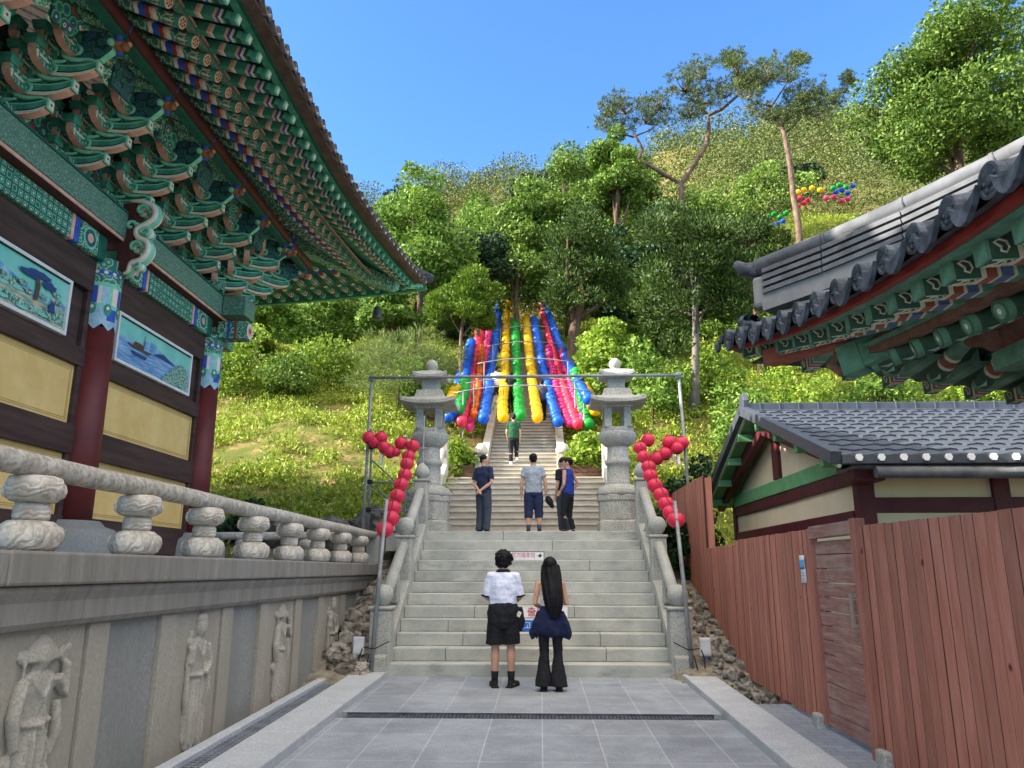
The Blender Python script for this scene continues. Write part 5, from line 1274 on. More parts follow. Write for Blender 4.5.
S=[('blue',(453.5,411),(471,342),34.5,'outermost blue lantern string on the left, beside the red one'),
('red',(461,422),(479.6,331.7),37.2,'thick red lantern string on the left side of the upper stairs'),
('pink',(469.5,428),(489,332),37,'pink lantern string just right of the left red string'),
('orange',(474,415),(481.7,346),33.5,'orange lantern string squeezed between the left red and left blue strings'),
('blue',(484,418),(499,304.6),47,'blue lantern string left of the yellow ones, left inner blue'),
('yellow',(502.5,417),(507,302.5),48,'yellow lantern string just left of the central green string'),
('green',(520,416),(515,320),41,'green lantern string hanging over the middle of the stairs'),
('yellow',(537.5,417),(526,317),42,'yellow lantern string just right of the central green string'),
('blue',(558,422),(534,319),41,'blue lantern string right of the yellow ones, right inner blue'),
('pink',(570,424),(548,348),33,'pink lantern string between the right blue and right red strings'),
('red',(577,424),(541.5,303.5),47,'thick red lantern string on the right side of the upper stairs'),
('blue',(588,399),(546,305.6),46,'outer blue lantern string on the right, behind the red one'),
('green',(588,423),(576,372),28,'short green lantern string beside the right red one'),
('blue',(449,417),(462,368),32,'blue lantern string at the far left edge beside the left stone lantern roof'),
('pink',(583,420),(562,352),33,'pink lantern string at the right edge beside the outer green one'),
('green',(459,409),(466,380),28,'short green lantern string behind the left red one'),
('yellow',(444,411),(454.5,388),26.5,'short yellow lantern string farthest left, by the left stone lantern'),
('yellow',(596,410),(585,388),26.5,'short yellow lantern string farthest right, by the right stone lantern')]
for c,bt,tp,yt,lb in S: lstring(c,bt,tp,Y0+{'orange':.5,'pink':.3}.get(c,0),yt,lb,{'orange':.115,'pink':.13}.get(c,.182))
for k in BALL:
    for o in BALL[k]: bpy.data.objects.remove(o)
# pipe arches that carry the strings
for i,(y,w,hz,sag) in enumerate(((24.1,2.25,None,.12),(25.5,2.0,None,.1),(29,1.9,None,.1),(33,1.8,None,.1),(38,1.7,None,.1))):
    f=(y-22.3)/26; zc=lerp(6.35,6.35+.47*26,f)+.05; x=-.52; zl=4.08+.5*(y-22.1) if y>22.1 else 4.08
    t=empty('pipe_arch',(x,y,zl-.3),0,['nearest steel pipe arch carrying the ends of the coloured lantern strings','second steel pipe arch over the upper stairs under the lantern strings','third steel pipe arch up the stairs among the lantern strings','fourth steel pipe arch far up the stairs among the lantern strings','farthest steel pipe arch near the top of the lantern strings'][i],'pipe arch')
    b=MB(); b.tube([(w*(-1+2*k/10),0,zc-zl+.3+sag*(1-(-1+2*k/10)**2)*2-.05) for k in range(11)],.022,8); b.build('arch_bar',M['steel'],t)
    for s in (-1,1):
        b=MB(); b.tube([(s*w*.86,0,-.3),(s*w*.86,0,zc-zl+.3)],.022,8); b.build('post',M['steel'],t)
# small lantern rows on the far hillside, right
hl=[('pink','short row of pink lanterns low on the hillside behind the tall pine',[(700,243),(706,241),(712,238)]),
('orange','row of orange lanterns on the hillside right of the pine trunk',[(745,234),(751,232),(757,231),(763,230)]),
('blue','row of blue lanterns on the hillside beside the tall pine trunk',[(757,222),(764,220),(771,226),(778,224),(783,221)]),
('green','row of green lanterns in the middle of the hillside rows',[(768,216),(774,214),(780,217),(786,213)]),
('red','row of bright red lanterns on the hillside below the big broadleaf tree',[(798,206),(804,203),(808,200),(800,198)]),
('pink','highest row of pink lanterns near the trunk of the big broadleaf tree',[(826,198),(834,197),(842,201),(848,199)]),
('yellow','row of yellow lanterns on the hillside above the red ones',[(804,190),(812,188),(820,190),(798,192)]),
('green','uppermost row of green lanterns by the big broadleaf tree',[(833,188),(839,185),(846,187)]),
('blue','uppermost row of blue lanterns beside the big broadleaf trunk',[(836,192),(842,190),(848,193),(853,186)]),
('orange','faint orange row of lanterns left of the tall pine trunk',[(689,232),(694,230),(735,222),(741,221)])]
# placed after the terrain is known: each row hangs a little above the slope
def hit(px,py,y0=24,y1=118,clear=0):
    prev=None; y=y0
    while y<y1:
        p=unproj(px,py,y)
        if p.z<=T(p.x,p.y)+clear: return p
        y+=.5
    return unproj(px,py,y1)
for c,lb,pts in hl:
    P=[hit(a,b_,30,80,2.6) for a,b_ in pts]; t=empty('lantern_row',P[0],0,lb,'lantern row','lantern rows on the far hillside')
    d=P[0].y; 
    for k,p in enumerate(P):
        p=unproj(*pts[k],d+.4*k)-P[0]; s=d*.0075
        o=lantern_body(s*.55,s*.5,12,4).build('lantern',LM[c],t); o.location=p
    b=MB(); b.tube([unproj(*q,d+.4*k)-P[0]+Vector((0,0,d*.005)) for k,q in enumerate(pts)],.02,5); b.build('cord',M['cable'],t)
# ================================================================= PEOPLE
def ell(b,c,r,n=14,M3=None): b.ball(c,r,n,0,M3)
def limb(b,pts,rad,n=12): b.tube(pts,rad,n)
def fold(o,st):
    m=o.modifiers.new('folds','DISPLACE'); m.texture=FTX; m.strength=st; m.mid_level=.5; m.texture_coords='LOCAL'; return o
def human(loc,rz,h,label,pose,wear,vox=.009):
    """local frame: faces +y, x to the right; h total height; pose gives joints at 1.70 m scale"""
    k=h/1.70; t=empty('person',loc,rz,label,'person'); V=Vector
    J=dict(hipL=(-.085,0,.88),hipR=(.085,0,.88),kneeL=(-.09,.02,.48),kneeR=(.09,.02,.48),ankL=(-.09,-.02,.085),ankR=(.09,-.02,.085),
           shL=(-.165,0,1.37),shR=(.165,0,1.37),elL=(-.21,-.02,1.09),elR=(.21,-.02,1.09),wrL=(-.2,.05,.85),wrR=(.2,.05,.85),toeL=(-.11,.17,.03),toeR=(.11,.17,.03),head=(0,.015,1.575),hrot=0,htilt=0)
    J.update(pose); P={a:(V(v)*k if isinstance(v,tuple) else v) for a,v in J.items()}
    s=wear.get('build',1.0)*k
    HR=Matrix.Rotation(P['hrot'],3,'Z')@Matrix.Rotation(P['htilt'],3,'X'); hd=P['head']
    b=MB()
    # torso, neck, head as one skin
    tor=[(.80,.13,.10),(.90,.155,.105),(1.02,.125,.09),(1.18,.145,.10),(1.32,.16,.095),(1.38,.12,.075),(1.43,.058,.055),(1.50,.05,.052)]
    vs=[];n=20
    for z,rx,ry in tor:
        for j in range(n): a=2*PI*j/n; vs.append(V((math.cos(a)*rx*s,math.sin(a)*ry*s,z*k)))
    fs=[(i*n+j,i*n+(j+1)%n,(i+1)*n+(j+1)%n,(i+1)*n+j) for i in range(len(tor)-1) for j in range(n)]+[tuple(reversed(range(n))),tuple((len(tor)-1)*n+q for q in range(n))]
    b.add(vs,fs)
    limb(b,[(0,-.005*k,1.40*k),tuple(hd-V((0,.01,.06))*k)],[.055*k,.052*k])
    H=lambda x,y,z: hd+HR@(V((x,y,z))*k)
    ell(b,hd,(.074*k,.092*k,.115*k),18,HR); ell(b,H(0,.03,-.07),(.052*k,.06*k,.05*k),12,HR); b.tube([H(0,.085,.01),H(0,.108,-.022),H(0,.09,-.032)],[.010*k,.014*k,.011*k],8)
    for q in (-1,1): ell(b,H(q*.076,-.005,-.012),(.010*k,.02*k,.03*k),8,HR)
    ell(b,H(0,.085,.028),(.055*k,.012*k,.010*k),8,HR)
    for S_ in 'LR':
        hp,kn,an,to=P['hip'+S_],P['knee'+S_],P['ank'+S_],P['toe'+S_]; 
        limb(b,[hp+V((0,0,.02)),hp.lerp(kn,.35),hp.lerp(kn,.75),kn,kn.lerp(an,.28)+V((0,-.012*k,0)),kn.lerp(an,.65),an],[.092*s,.085*s,.062*s,.053*s,.058*s,.042*s,.034*s])
        limb(b,[an+V((0,-.03*k,-.03*k)),an+V((0,.02*k,-.04*k)),to],[.04*k,.042*k,.03*k])
        sh,el_,wr=P['sh'+S_],P['el'+S_],P['wr'+S_]
        sg=-1 if S_=='L' else 1
        limb(b,[sh-V((sg*.05*k,0,-.0)),sh,sh.lerp(el_,.4),el_,el_.lerp(wr,.3),wr],[.05*s,.052*s,.044*s,.036*s,.037*s,.025*s])
        d=(wr-el_).normalized(); side=d.cross(V((0,1,0)) if abs(d.y)<.8 else V((0,0,1))).normalized(); nrm=d.cross(side)
        pal=wr+d*.05*k
        b.tube([wr,wr+d*.04*k,wr+d*.085*k],[(.018*k,.024*k),(.016*k,.034*k),(.013*k,.036*k)],10)
        for f,(o,L) in enumerate(((-.027,.062),(-.009,.075),(.009,.07),(.026,.055))):
            base=wr+d*.08*k+nrm*o*k; mid=base+d*L*.5*k+side*.008*k*sg; b.tube([base-d*.02*k,mid,mid+d*L*.4*k+side*.02*k*sg],[.0095*k,.009*k,.007*k],7)
        b.tube([wr+d*.03*k-nrm*.028*k,wr+d*.06*k-nrm*.05*k,wr+d*.085*k-nrm*.05*k],[.012*k,.011*k,.008*k],7)
    b.build('body',M['skin'],t,remesh=vox*k,smooth_it=2)
    # eyes, mouth
    for q in (-1,1): e=MB(); e.ball(H(q*.031,.083,.006),(.011*k,.008*k,.007*k),8); e.build('eye',M['black'],t)
    e=MB(); e.ball(H(0,.086,-.062),(.022*k,.008*k,.006*k),8); e.build('mouth',mat('lips','#a3564f'),t)
    hb=MB(); st_=wear.get('hair','short')
    if st_=='short':
        ell(hb,H(0,-.016,.035),(.086*k,.098*k,.098*k),16,HR); ell(hb,H(0,-.05,-.02),(.07*k,.055*k,.06*k),12,HR)
    if st_=='crop':
        ell(hb,H(0,-.014,.038),(.079*k,.092*k,.085*k),16,HR); ell(hb,H(0,-.05,-.02),(.062*k,.048*k,.05*k),12,HR)
    if st_=='fluffy':
        ell(hb,H(0,-.015,.03),(.112*k,.118*k,.118*k),16,HR); ell(hb,H(0,-.045,-.05),(.085*k,.065*k,.07*k),12,HR)
        rr=random.Random(4)
        for _ in range(60):
            d=V((rr.gauss(0,1),rr.gauss(-.3,1),rr.gauss(.1,.9))).normalized(); ell(hb,H(d.x*.112,d.y*.11-.01,d.z*.112+.025),(.022*k,)*3,7)
    if st_=='bun':
        ell(hb,H(0,-.012,.035),(.083*k,.097*k,.096*k),16,HR); ell(hb,H(0,-.10,.02),(.04*k,.04*k,.045*k),12,HR); ell(hb,H(0,-.05,-.02),(.066*k,.05*k,.05*k),12,HR)
    if st_=='long':
        ell(hb,H(0,-.018,.03),(.10*k,.108*k,.108*k),18,HR)
        rows=[(.03,.10,.09,0),(-.08,.115,.08,-.03),(-.18,.122,.065,-.055),(-.3,.118,.055,-.085),(-.42,.112,.05,-.10),(-.52,.10,.042,-.105),(-.60,.075,.03,-.10),(-.67,.04,.02,-.095)]
        vs=[];n=44
        for z,rx,ry,oy in rows:
            for j in range(n): a=2*PI*j/n; w=1+.07*math.sin(a*9+z*6)+.05*math.sin(a*17-z*4); vs.append(H(.006+math.cos(a)*rx*1.14*w+ (-.055*z/.6 if z<0 else 0),oy-.015+math.sin(a)*ry*w,z))
        hb.add(vs,[(i*n+j,(i+1)*n+j,(i+1)*n+(j+1)%n,i*n+(j+1)%n) for i in range(len(rows)-1) for j in range(n)]+[tuple(range(n)),tuple(reversed([(len(rows)-1)*n+q for q in range(n)]))])
    ho=hb.build('hair',M['hair'],t,remesh=.009*k,smooth_it=1); m_=ho.modifiers.new('locks','DISPLACE'); m_.texture=HTX; m_.strength=.002 if st_=='long' else .028; m_.texture_coords='LOCAL'
    # --- clothes
    def loft(b,rows,n=22,fold=0,ph=0):
        vs=[]
        for z,rx,ry,*o in rows:
            ox=o[0] if o else 0; oy=o[1] if len(o)>1 else 0
            for j in range(n):
                a=2*PI*j/n; w=1+fold*math.sin(a*5+z*14+ph)+fold*.6*math.sin(a*9-z*23); vs.append(V((ox*k+math.cos(a)*rx*s*w,oy*k+math.sin(a)*ry*s*w,z*k)))
        b.add(vs,[(i*n+j,i*n+(j+1)%n,(i+1)*n+(j+1)%n,(i+1)*n+j) for i in range(len(rows)-1) for j in range(n)]+[tuple(reversed(range(n))),tuple((len(rows)-1)*n+q for q in range(n))])
    up=wear.get('top'); 
    if up:
        b=MB(); ease=up.get('ease',1.0); zb=up.get('bottom',.88)
        rows=[(zb,.168*ease,.125*ease),(1.0,.158*ease,.12*ease),(1.16,.168*ease,.125*ease),(1.30,.185,.122),(1.375,.155,.10),(1.425,.085,.078),(1.445,.07,.066)]
        if up.get('strap'): rows=[(zb,.135,.108),(1.0,.135,.102),(1.16,.152,.112),(1.26,.155,.108)]
        loft(b,rows,fold=.018 if ease>1 else .01)
        for S_ in 'LR':
            if up.get('strap'): continue
            sh,el_,wr=P['sh'+S_],P['el'+S_],P['wr'+S_]; sg=-1 if S_=='L' else 1; f=up.get('sleeve',.6); r0=.072*ease*s
            if up.get('sleeveless'): limb(b,[sh-V((sg*.07*k,0,0)),sh+V((sg*.012*k,0,.0))],[.066*s,.064*s]); continue
            if f<=1: limb(b,[sh-V((sg*.06*k,0,-.005)),sh+V((0,0,.006*k)),sh.lerp(el_,f*.5),sh.lerp(el_,f)],[.062*s,.062*s,.060*ease*s,.064*ease*s])
            else: limb(b,[sh-V((sg*.06*k,0,-.005)),sh+V((0,0,.006*k)),sh.lerp(el_,.6),el_,el_.lerp(wr,f-1)],[.062*s,.064*s,.064*ease*s,.06*ease*s,.056*ease*s])
        fold(b.build('shirt',up['mat'],t,remesh=vox*k,smooth_it=2),.030)
        if up.get('collar'): b=MB(); b.lathe((0,0,1.425*k),[(.088*s,0),(.086*s,.02*k),(.066*s,.035*k),(.06*s,.02*k)],18,0,True,1,.92,cap=False); b.build('collar',up['collar'],t,solid=.006)
    lo=wear['bottom']; b=MB(); f=lo.get('len',1.9); ea=lo.get('ease',1.0)
    loft(b,[(.80,.158*ea,.118*ea),(.90,.168*ea,.122*ea),(1.0,.150,.112),(lo.get('waist',1.03),.142,.106)],fold=.01)
    for S_ in 'LR':
        hp,kn,an=P['hip'+S_],P['knee'+S_],P['ank'+S_]; W=lo['w']; pts=[hp+V((0,0,.02*k))]; rad=[.098*s*ea]
        for q,r in W:
            p=hp.lerp(kn,q) if q<=1 else kn.lerp(an,q-1); pts.append(p); rad.append(r*s)
        limb(b,pts,rad,16)
    fold(b.build('trousers',lo['mat'],t,remesh=vox*k,smooth_it=2),.022)
    for S_ in 'LR':
        an,to=P['ank'+S_],P['toe'+S_]; fw=(to-an); fw.z=0; fw.normalize(); b=MB()
        z0=an.z-.083*k
        for (q,w,hh) in ((-.055,.036,.055),(-.02,.04,.07),(.04,.045,.06),(.10,.05,.045),(.16,.047,.036),(.195,.034,.028)):
            pass
        pts=[V((an.x,an.y,z0+.045*k))+fw*q*k for q in (-.06,-.02,.05,.11,.17,.205)]; b.tube(pts,[(.03*k,.032*k),(.042*k,.042*k),(.046*k,.04*k),(.05*k,.036*k),(.046*k,.03*k),(.025*k,.02*k)],12)
        for q in (-.05,0,.06,.12,.17): b.box(V((an.x,an.y,z0+.014*k))+fw*q*k,(.088*k if q<.15 else .07*k,.075*k,.028*k),0,Matrix.Rotation(math.atan2(-fw.x,fw.y),3,'Z'))
        if wear.get('slip') is None: b.tube([an+V((0,0,-.03*k)),an+V((0,0,.02*k))],.046*k,12)
        b.build('shoe',wear['shoe'],t,remesh=.008*k,smooth_it=2)
        if wear.get('sock'):
            kn=P['knee'+S_]; b=MB(); limb(b,[an+V((0,0,-.02*k)),an.lerp(kn,.12),an.lerp(kn,.30)],[.043*k,.042*k,.05*k],14); b.build('sock',wear['sock'],t)
    return t,P,k
HTX=bpy.data.textures.new('locks','CLOUDS'); HTX.noise_scale=.035
FTX=bpy.data.textures.new('folds','CLOUDS'); FTX.noise_scale=.10
FB_=lambda n,a,c,**q: mat(n,a,c,30,.85,.25,120,**q)
C=dict(white=FB_('white_jersey','#cfd4ea','#dfe3f2'),black=FB_('black_cloth','#121318','#1a1b21'),black2=FB_('black_denim','#15161b','#202127'),navy=FB_('navy_cloth','#131a38','#1b2447'),navyshirt=FB_('navy_shirt','#1a2340','#232d4d'),grey=FB_('grey_tshirt','#8e97a3','#a1a9b4'),cream=FB_('cream_top','#cfc8bb','#ddd6ca'),blue=FB_('royal_blue_top','#1d2f80','#27409a'),green=FB_('green_tshirt','#17432a','#1f5534'),slate=FB_('slate_trousers','#343a4a','#424857'),white2=FB_('white_shirt','#d5d5d8','#e6e6e8'),shoe=FB_('black_shoe','#141416','#1f1f22'))
short_w=[(.2,.108),(.6,.115),(.92,.122)]
long_w=[(.3,.095),(.7,.08),(1,.07),(1.4,.064),(1.9,.062)]
gz=pz
# young man, front left
t,P,k=human((-.50,10.47,gz(10.47)),R(2),1.72,'young person in a white jersey, long black shorts and black socks before the steps',
 dict(elL=(-.215,.02,1.10),wrL=(-.13,.22,1.06),elR=(.215,.02,1.10),wrR=(.14,.22,1.04),head=(.0,.045,1.565),htilt=-.28,ankL=(-.105,-.02,.085),ankR=(.105,-.02,.085),kneeL=(-.10,.0,.48),kneeR=(.10,.0,.48),toeL=(-.14,.17,.03),toeR=(.18,.15,.03)),
 dict(hair='fluffy',top=dict(mat=C['white'],ease=1.12,bottom=.98,sleeve=.95,collar=C['black']),bottom=dict(mat=C['black'],ease=1.1,w=[(.2,.115),(.6,.122),(.88,.128)],waist=1.06),shoe=C['shoe'],sock=C['black']),.008)
b=MB(); b.tube([(-.210*k,.018,1.135*k),(-.214*k,.02,1.11*k)],.076*k,14); b.tube([(.210*k,.018,1.135*k),(.214*k,.02,1.11*k)],.076*k,14); b.build('sleeve_trim',C['black'],t,remesh=.01)
b=MB(); b.tube([(.16*k,-.02,1.40*k),(.21*k,-.03,1.345*k)],.009*k,6); b.build('shoulder_mark',C['black'],t)
# bulky black shirt tied round the waist
b=MB(); rows=[(1.05,.165,.13),(1.0,.19,.155),(.90,.205,.165),(.80,.20,.16),(.72,.17,.13)]; n=24; vs=[Vector((math.cos(2*PI*j/n)*rx*(1+.03*math.sin(j*2.1+z*9)),math.sin(2*PI*j/n)*ry*(1+.03*math.sin(j*1.7)),z))*k for z,rx,ry in rows for j in range(n)]
b.add(vs,[(i*n+(j+1)%n,i*n+j,(i+1)*n+j,(i+1)*n+(j+1)%n) for i in range(4) for j in range(n)]+[tuple(range(n)),tuple(reversed([4*n+q for q in range(n)]))]); b.tube([(.2*k,.02,.98*k),(.225*k,.03,.82*k),(.21*k,.03,.68*k)],[.05*k,.06*k,.04*k],10); fold(b.build('tied_shirt',C['black2'],t,remesh=.012,smooth_it=2),.035)
b=MB(); b.box((.205*k,-.075,.90*k),(.05,.012,.07),0,Matrix.Rotation(.5,3,'Y')); b.build('pale_label',C['cream'],t)
# young woman, front right
t,P,k=human((.115,10.20,gz(10.2)),R(-3),1.63,'young person with very long dark hair, navy jacket tied at waist and flared trousers',
 dict(shL=(-.16,0,1.36),shR=(.16,0,1.36),elL=(-.205,-.03,1.10),wrL=(-.13,.19,1.04),elR=(.215,-.02,1.10),wrR=(.17,.2,1.12),head=(.0,.03,1.575),htilt=-.12,toeL=(-.10,.15,.03),toeR=(.10,.15,.03),ankL=(-.10,-.01,.085),ankR=(.10,-.01,.085)),
 dict(hair='long',build=.9,top=dict(mat=C['cream'],strap=True,bottom=1.0),bottom=dict(mat=C['black2'],w=[(.3,.094),(.7,.075),(1,.068),(1.4,.088),(1.75,.112),(2.05,.125)],waist=1.06),shoe=C['shoe'],slip=1),.008)
b=MB(); b.tube([(-.11*k,-.085*k,1.25*k),(-.10*k,-.08*k,1.33*k),(-.085*k,-.03*k,1.40*k)],.006*k,6); b.tube([(.11*k,-.085*k,1.25*k),(.10*k,-.08*k,1.33*k),(.085*k,-.03*k,1.40*k)],.006*k,6); b.build('strap',C['cream'],t)
b=MB(); n=26; rows=[(1.08,.13,.10),(1.03,.142,.118),(.95,.168,.135),(.86,.192,.15),(.78,.205,.155),(.72,.19,.145)]
vs=[Vector((math.cos(2*PI*j/n)*rx*(1+.05*math.sin(j*1.9+z*6)),math.sin(2*PI*j/n)*ry*(1+.04*math.sin(j*2.6)),z-(.05 if abs(math.cos(2*PI*j/n))>.8 and z<.82 else 0)+(.03*math.sin(j*1.4) if z<.8 else 0)))*k for z,rx,ry in rows for j in range(n)]
b.add(vs,[(i*n+(j+1)%n,i*n+j,(i+1)*n+j,(i+1)*n+(j+1)%n) for i in range(5) for j in range(n)]+[tuple(range(n)),tuple(reversed([5*n+q for q in range(n)]))])
for sx in (-1,1): b.tube([(sx*.14*k,-.04,1.0*k),(sx*.19*k,-.03,.85*k),(sx*.235*k,-.02,.72*k),(sx*.24*k,-.02,.64*k)],[.04*k,.055*k,.05*k,.018*k],10)
b.ball((0,-.10*k,.80*k),(.12*k,.06*k,.13*k),12); fold(b.build('tied_jacket',C['navy'],t,remesh=.012,smooth_it=2),.04)
# landing group
LZ_=2.36
back=dict(elL=(-.225,-.05,1.08),wrL=(-.02,-.17,.92),elR=(.225,-.05,1.08),wrR=(.02,-.18,.90))
human((-1.19,16.2,LZ_),R(-28),1.68,'person in a navy shirt and dark trousers, hands clasped behind the back, looking right',dict(back,hrot=R(-45)),dict(hair='crop',top=dict(mat=C['navyshirt'],ease=1.05,bottom=.86,sleeve=.75),bottom=dict(mat=C['slate'],w=[(.3,.1),(.7,.09),(1,.085),(1.5,.078),(2.0,.078)]),shoe=C['shoe']),.012)
t,P,k=human((-.145,16.25,LZ_),R(0),1.70,'person in a grey T-shirt and dark knee length trousers holding a dark cap',dict(elR=(.25,-.01,1.09),wrR=(.27,.03,.85),elL=(-.25,-.01,1.09),wrL=(-.25,.03,.85),ankL=(-.11,-.02,.085),ankR=(.12,-.02,.085),kneeL=(-.105,.01,.48),kneeR=(.11,.01,.48)),dict(hair='short',build=1.08,top=dict(mat=C['grey'],ease=1.05,bottom=.86,sleeve=.6),bottom=dict(mat=C['navyshirt'],w=[(.3,.105),(.7,.095),(1,.085),(1.35,.08)]),shoe=C['shoe'],sock=C['slate']),.012)
b=MB(); b.ball((.33*k,.02,.70*k),(.075,.055,.12),12,0,Matrix.Rotation(-.5,3,'Y')); b.ball((.385*k,.02,.60*k),(.05,.02,.06),10,0,Matrix.Rotation(-.5,3,'Y')); tag(b.build('held_cap',C['black'],None),'dark cap held in the hand of the person in the grey T-shirt','cap'); o=bpy.data.objects['held_cap']; o.location=(-.145,16.25,LZ_)
t,P,k=human((.585,16.3,LZ_),R(62),1.62,'person in a sleeveless royal blue top and black trousers, hand on hip, facing left',dict(elR=(.27,-.12,1.13),wrR=(.17,.0,.98),elL=(-.2,.0,1.08),wrL=(-.17,.1,.95),hrot=R(25),ankR=(.10,-.06,.085),ankL=(-.1,.08,.085),kneeL=(-.1,.08,.48),toeL=(-.1,.27,.03),toeR=(.1,.13,.03)),dict(hair='bun',build=.98,top=dict(mat=C['blue'],sleeveless=True,bottom=.86,ease=1.02),bottom=dict(mat=C['black2'],w=long_w),shoe=C['shoe']),.012)
human((.50,16.85,LZ_),R(48),1.70,'dark haired person in dark clothes half hidden behind the one in the blue top',dict(hrot=R(20)),dict(hair='short',top=dict(mat=C['black'],ease=1.04,bottom=.86,sleeve=.7),bottom=dict(mat=C['slate'],w=long_w),shoe=C['white2']),.013)
# climbers
zst=lambda y: 4.08+.165*(math.floor((y-22.1)/.33)+1)
human((-.80,23.2,zst(23.2)),R(0),1.58,'person in a green T-shirt and black trousers climbing the sunlit upper stairs',dict(kneeR=(.09,.14,.52),ankR=(.09,.09,.25),toeR=(.11,.27,.2),elL=(-.23,.0,1.09),wrL=(-.2,.1,.88)),dict(hair='short',build=1.05,top=dict(mat=C['green'],ease=1.08,bottom=.88,sleeve=.65),bottom=dict(mat=C['black'],w=long_w),shoe=C['white2']),.014)
def climber(px,py,y,h,lb,m1,m2):
    p=unproj(px,py,y); human((p.x,y,zst(y)),R(random.uniform(-20,20)),h,lb,dict(kneeR=(.09,.12,.52),ankR=(.09,.08,.2),toeR=(.11,.25,.15)),dict(hair='short',top=dict(mat=m1,ease=1.05,bottom=.88,sleeve=.7),bottom=dict(mat=m2,w=long_w),shoe=C['shoe']),.018)
climber(511,400,28.6,1.68,'distant person in black climbing between the yellow and green lantern strings',C['black'],C['black'])
climber(496,392,29.6,1.66,'distant person in a white shirt climbing behind the left blue lantern string',C['white2'],C['slate'])
climber(542,400,27.6,1.6,'distant person in dark clothes climbing beside the right yellow lantern string',C['slate'],C['black'])
# ================================================================= VEGETATION
LFM=dict(
 broad=leafmat('leaf_broad',['#48682a','#6d9234','#92b048','#577c2e','#a5c054']),
 bright=leafmat('leaf_bright',['#6d8f2c','#93b03a','#aec24a','#7fa034','#5a7f28'],trans=.45),
 dark=leafmat('leaf_dark',['#1c3320','#2b4a28','#3a5a30','#233f24','#4a6a38'],trans=.2),
 juniper=leafmat('leaf_juniper',['#203418','#37501c','#556e28','#2c4419','#6c8434'],trans=.25),
 cypress=leafmat('leaf_cypress',['#43641c','#6f9228','#8fb034','#587d22','#a3c040'],trans=.3),
 pine=leafmat('leaf_pine',['#33482c','#4f6436','#6f7e42','#40562f','#838a4c'],trans=.2),
 feather=leafmat('leaf_feather',['#5a7034','#7a9046','#97a85a','#667d3a'],trans=.3),
 ground=leafmat('leaf_ground',['#86a02a','#a9bd3c','#c2cd55','#97b034','#6d8f28','#d0d36c'],trans=.4),
 far=leafmat('leaf_far',['#566b36','#6b7f40','#84904c','#5f763a','#8a8c52','#748646'],trans=.2,vary=.22))
def rdir(n,flat=1.0):
    v=rng.normal(size=(n,3)); v[:,2]*=flat; return v/np.linalg.norm(v,axis=1,keepdims=True)
def leaves(P,L,Wd,dirs=None,up=0.0,curl=.15):
    n=len(P); u=rdir(n) if dirs is None else dirs
    w=np.cross(u,rdir(n)+np.array([0,0,up])); w/=np.linalg.norm(w,axis=1,keepdims=True)+1e-9
    L=L*rng.uniform(.65,1.3,(n,1)); Wd=Wd*rng.uniform(.7,1.25,(n,1)); nn=np.cross(u,w)
    V=np.stack([P-u*L*.5,P+w*Wd*.5+nn*L*curl*.5,P+u*L*.5,P-w*Wd*.5+nn*L*curl*.5],1).reshape(-1,3)
    F=np.arange(n*4).reshape(n,4); return V,F
def clump_pts(clumps,per):
    out=[];src=[]
    for i,(c,r,m) in enumerate(clumps):
        n=int(per*m); d=rdir(n); q=rng.uniform(.25,1,(n,1))**.5; out.append(np.array(c)+d*q*np.array(r)); src.append(d)
    return np.concatenate(out),np.concatenate(src)
def crown_clumps(c,r,n,cr,seed,low=-.7,hole=.0):
    rr=np.random.default_rng(seed); cl=[]
    for i in range(n):
        d=rr.normal(size=3); d/=np.linalg.norm(d)
        if d[2]<low: d[2]=-d[2]
        q=rr.uniform(.45,1.0)**.6; s=cr*rr.uniform(.55,1.35); wob=1+.25*math.sin(d[0]*4+seed)+.18*math.sin(d[2]*5+d[1]*3+seed*2)
        cl.append((np.array(c)+d*q*np.array(r)*wob,(s*rr.uniform(.9,1.4),s*rr.uniform(.9,1.4),s*rr.uniform(.55,.9)),(s/cr)**2))
    return cl
def trunk_mesh(base_r,pts,limbs,m,parent,name='trunk',n=9):
    b=MB(); k=len(pts); b.tube(pts,[base_r*(1-.6*i/(k-1))*(1.25 if i==0 else 1) for i in range(k)],n)
    for p,r in limbs: b.tube(p,[r*(1-.75*i/(len(p)-1)) for i in range(len(p))],7)
    return b.build(name,m,parent)
def limbs_to(clumps,tp,n,r,seed):
    rr=random.Random(seed); out=[]
    for c in rr.sample(clumps,min(n,len(clumps))):
        c=Vector(c[0]); f=rr.uniform(.4,.95); i=int(f*(len(tp)-1)); a=Vector(tp[i]).lerp(Vector(tp[min(i+1,len(tp)-1)]),f*(len(tp)-1)-i)
        mid=a.lerp(c,.5)+Vector((rr.uniform(-.2,.2),rr.uniform(-.2,.2),rr.uniform(-.1,.35)))*(a-c).length*.25
        out.append(([a,mid,c],r*rr.uniform(.6,1)))
    return out
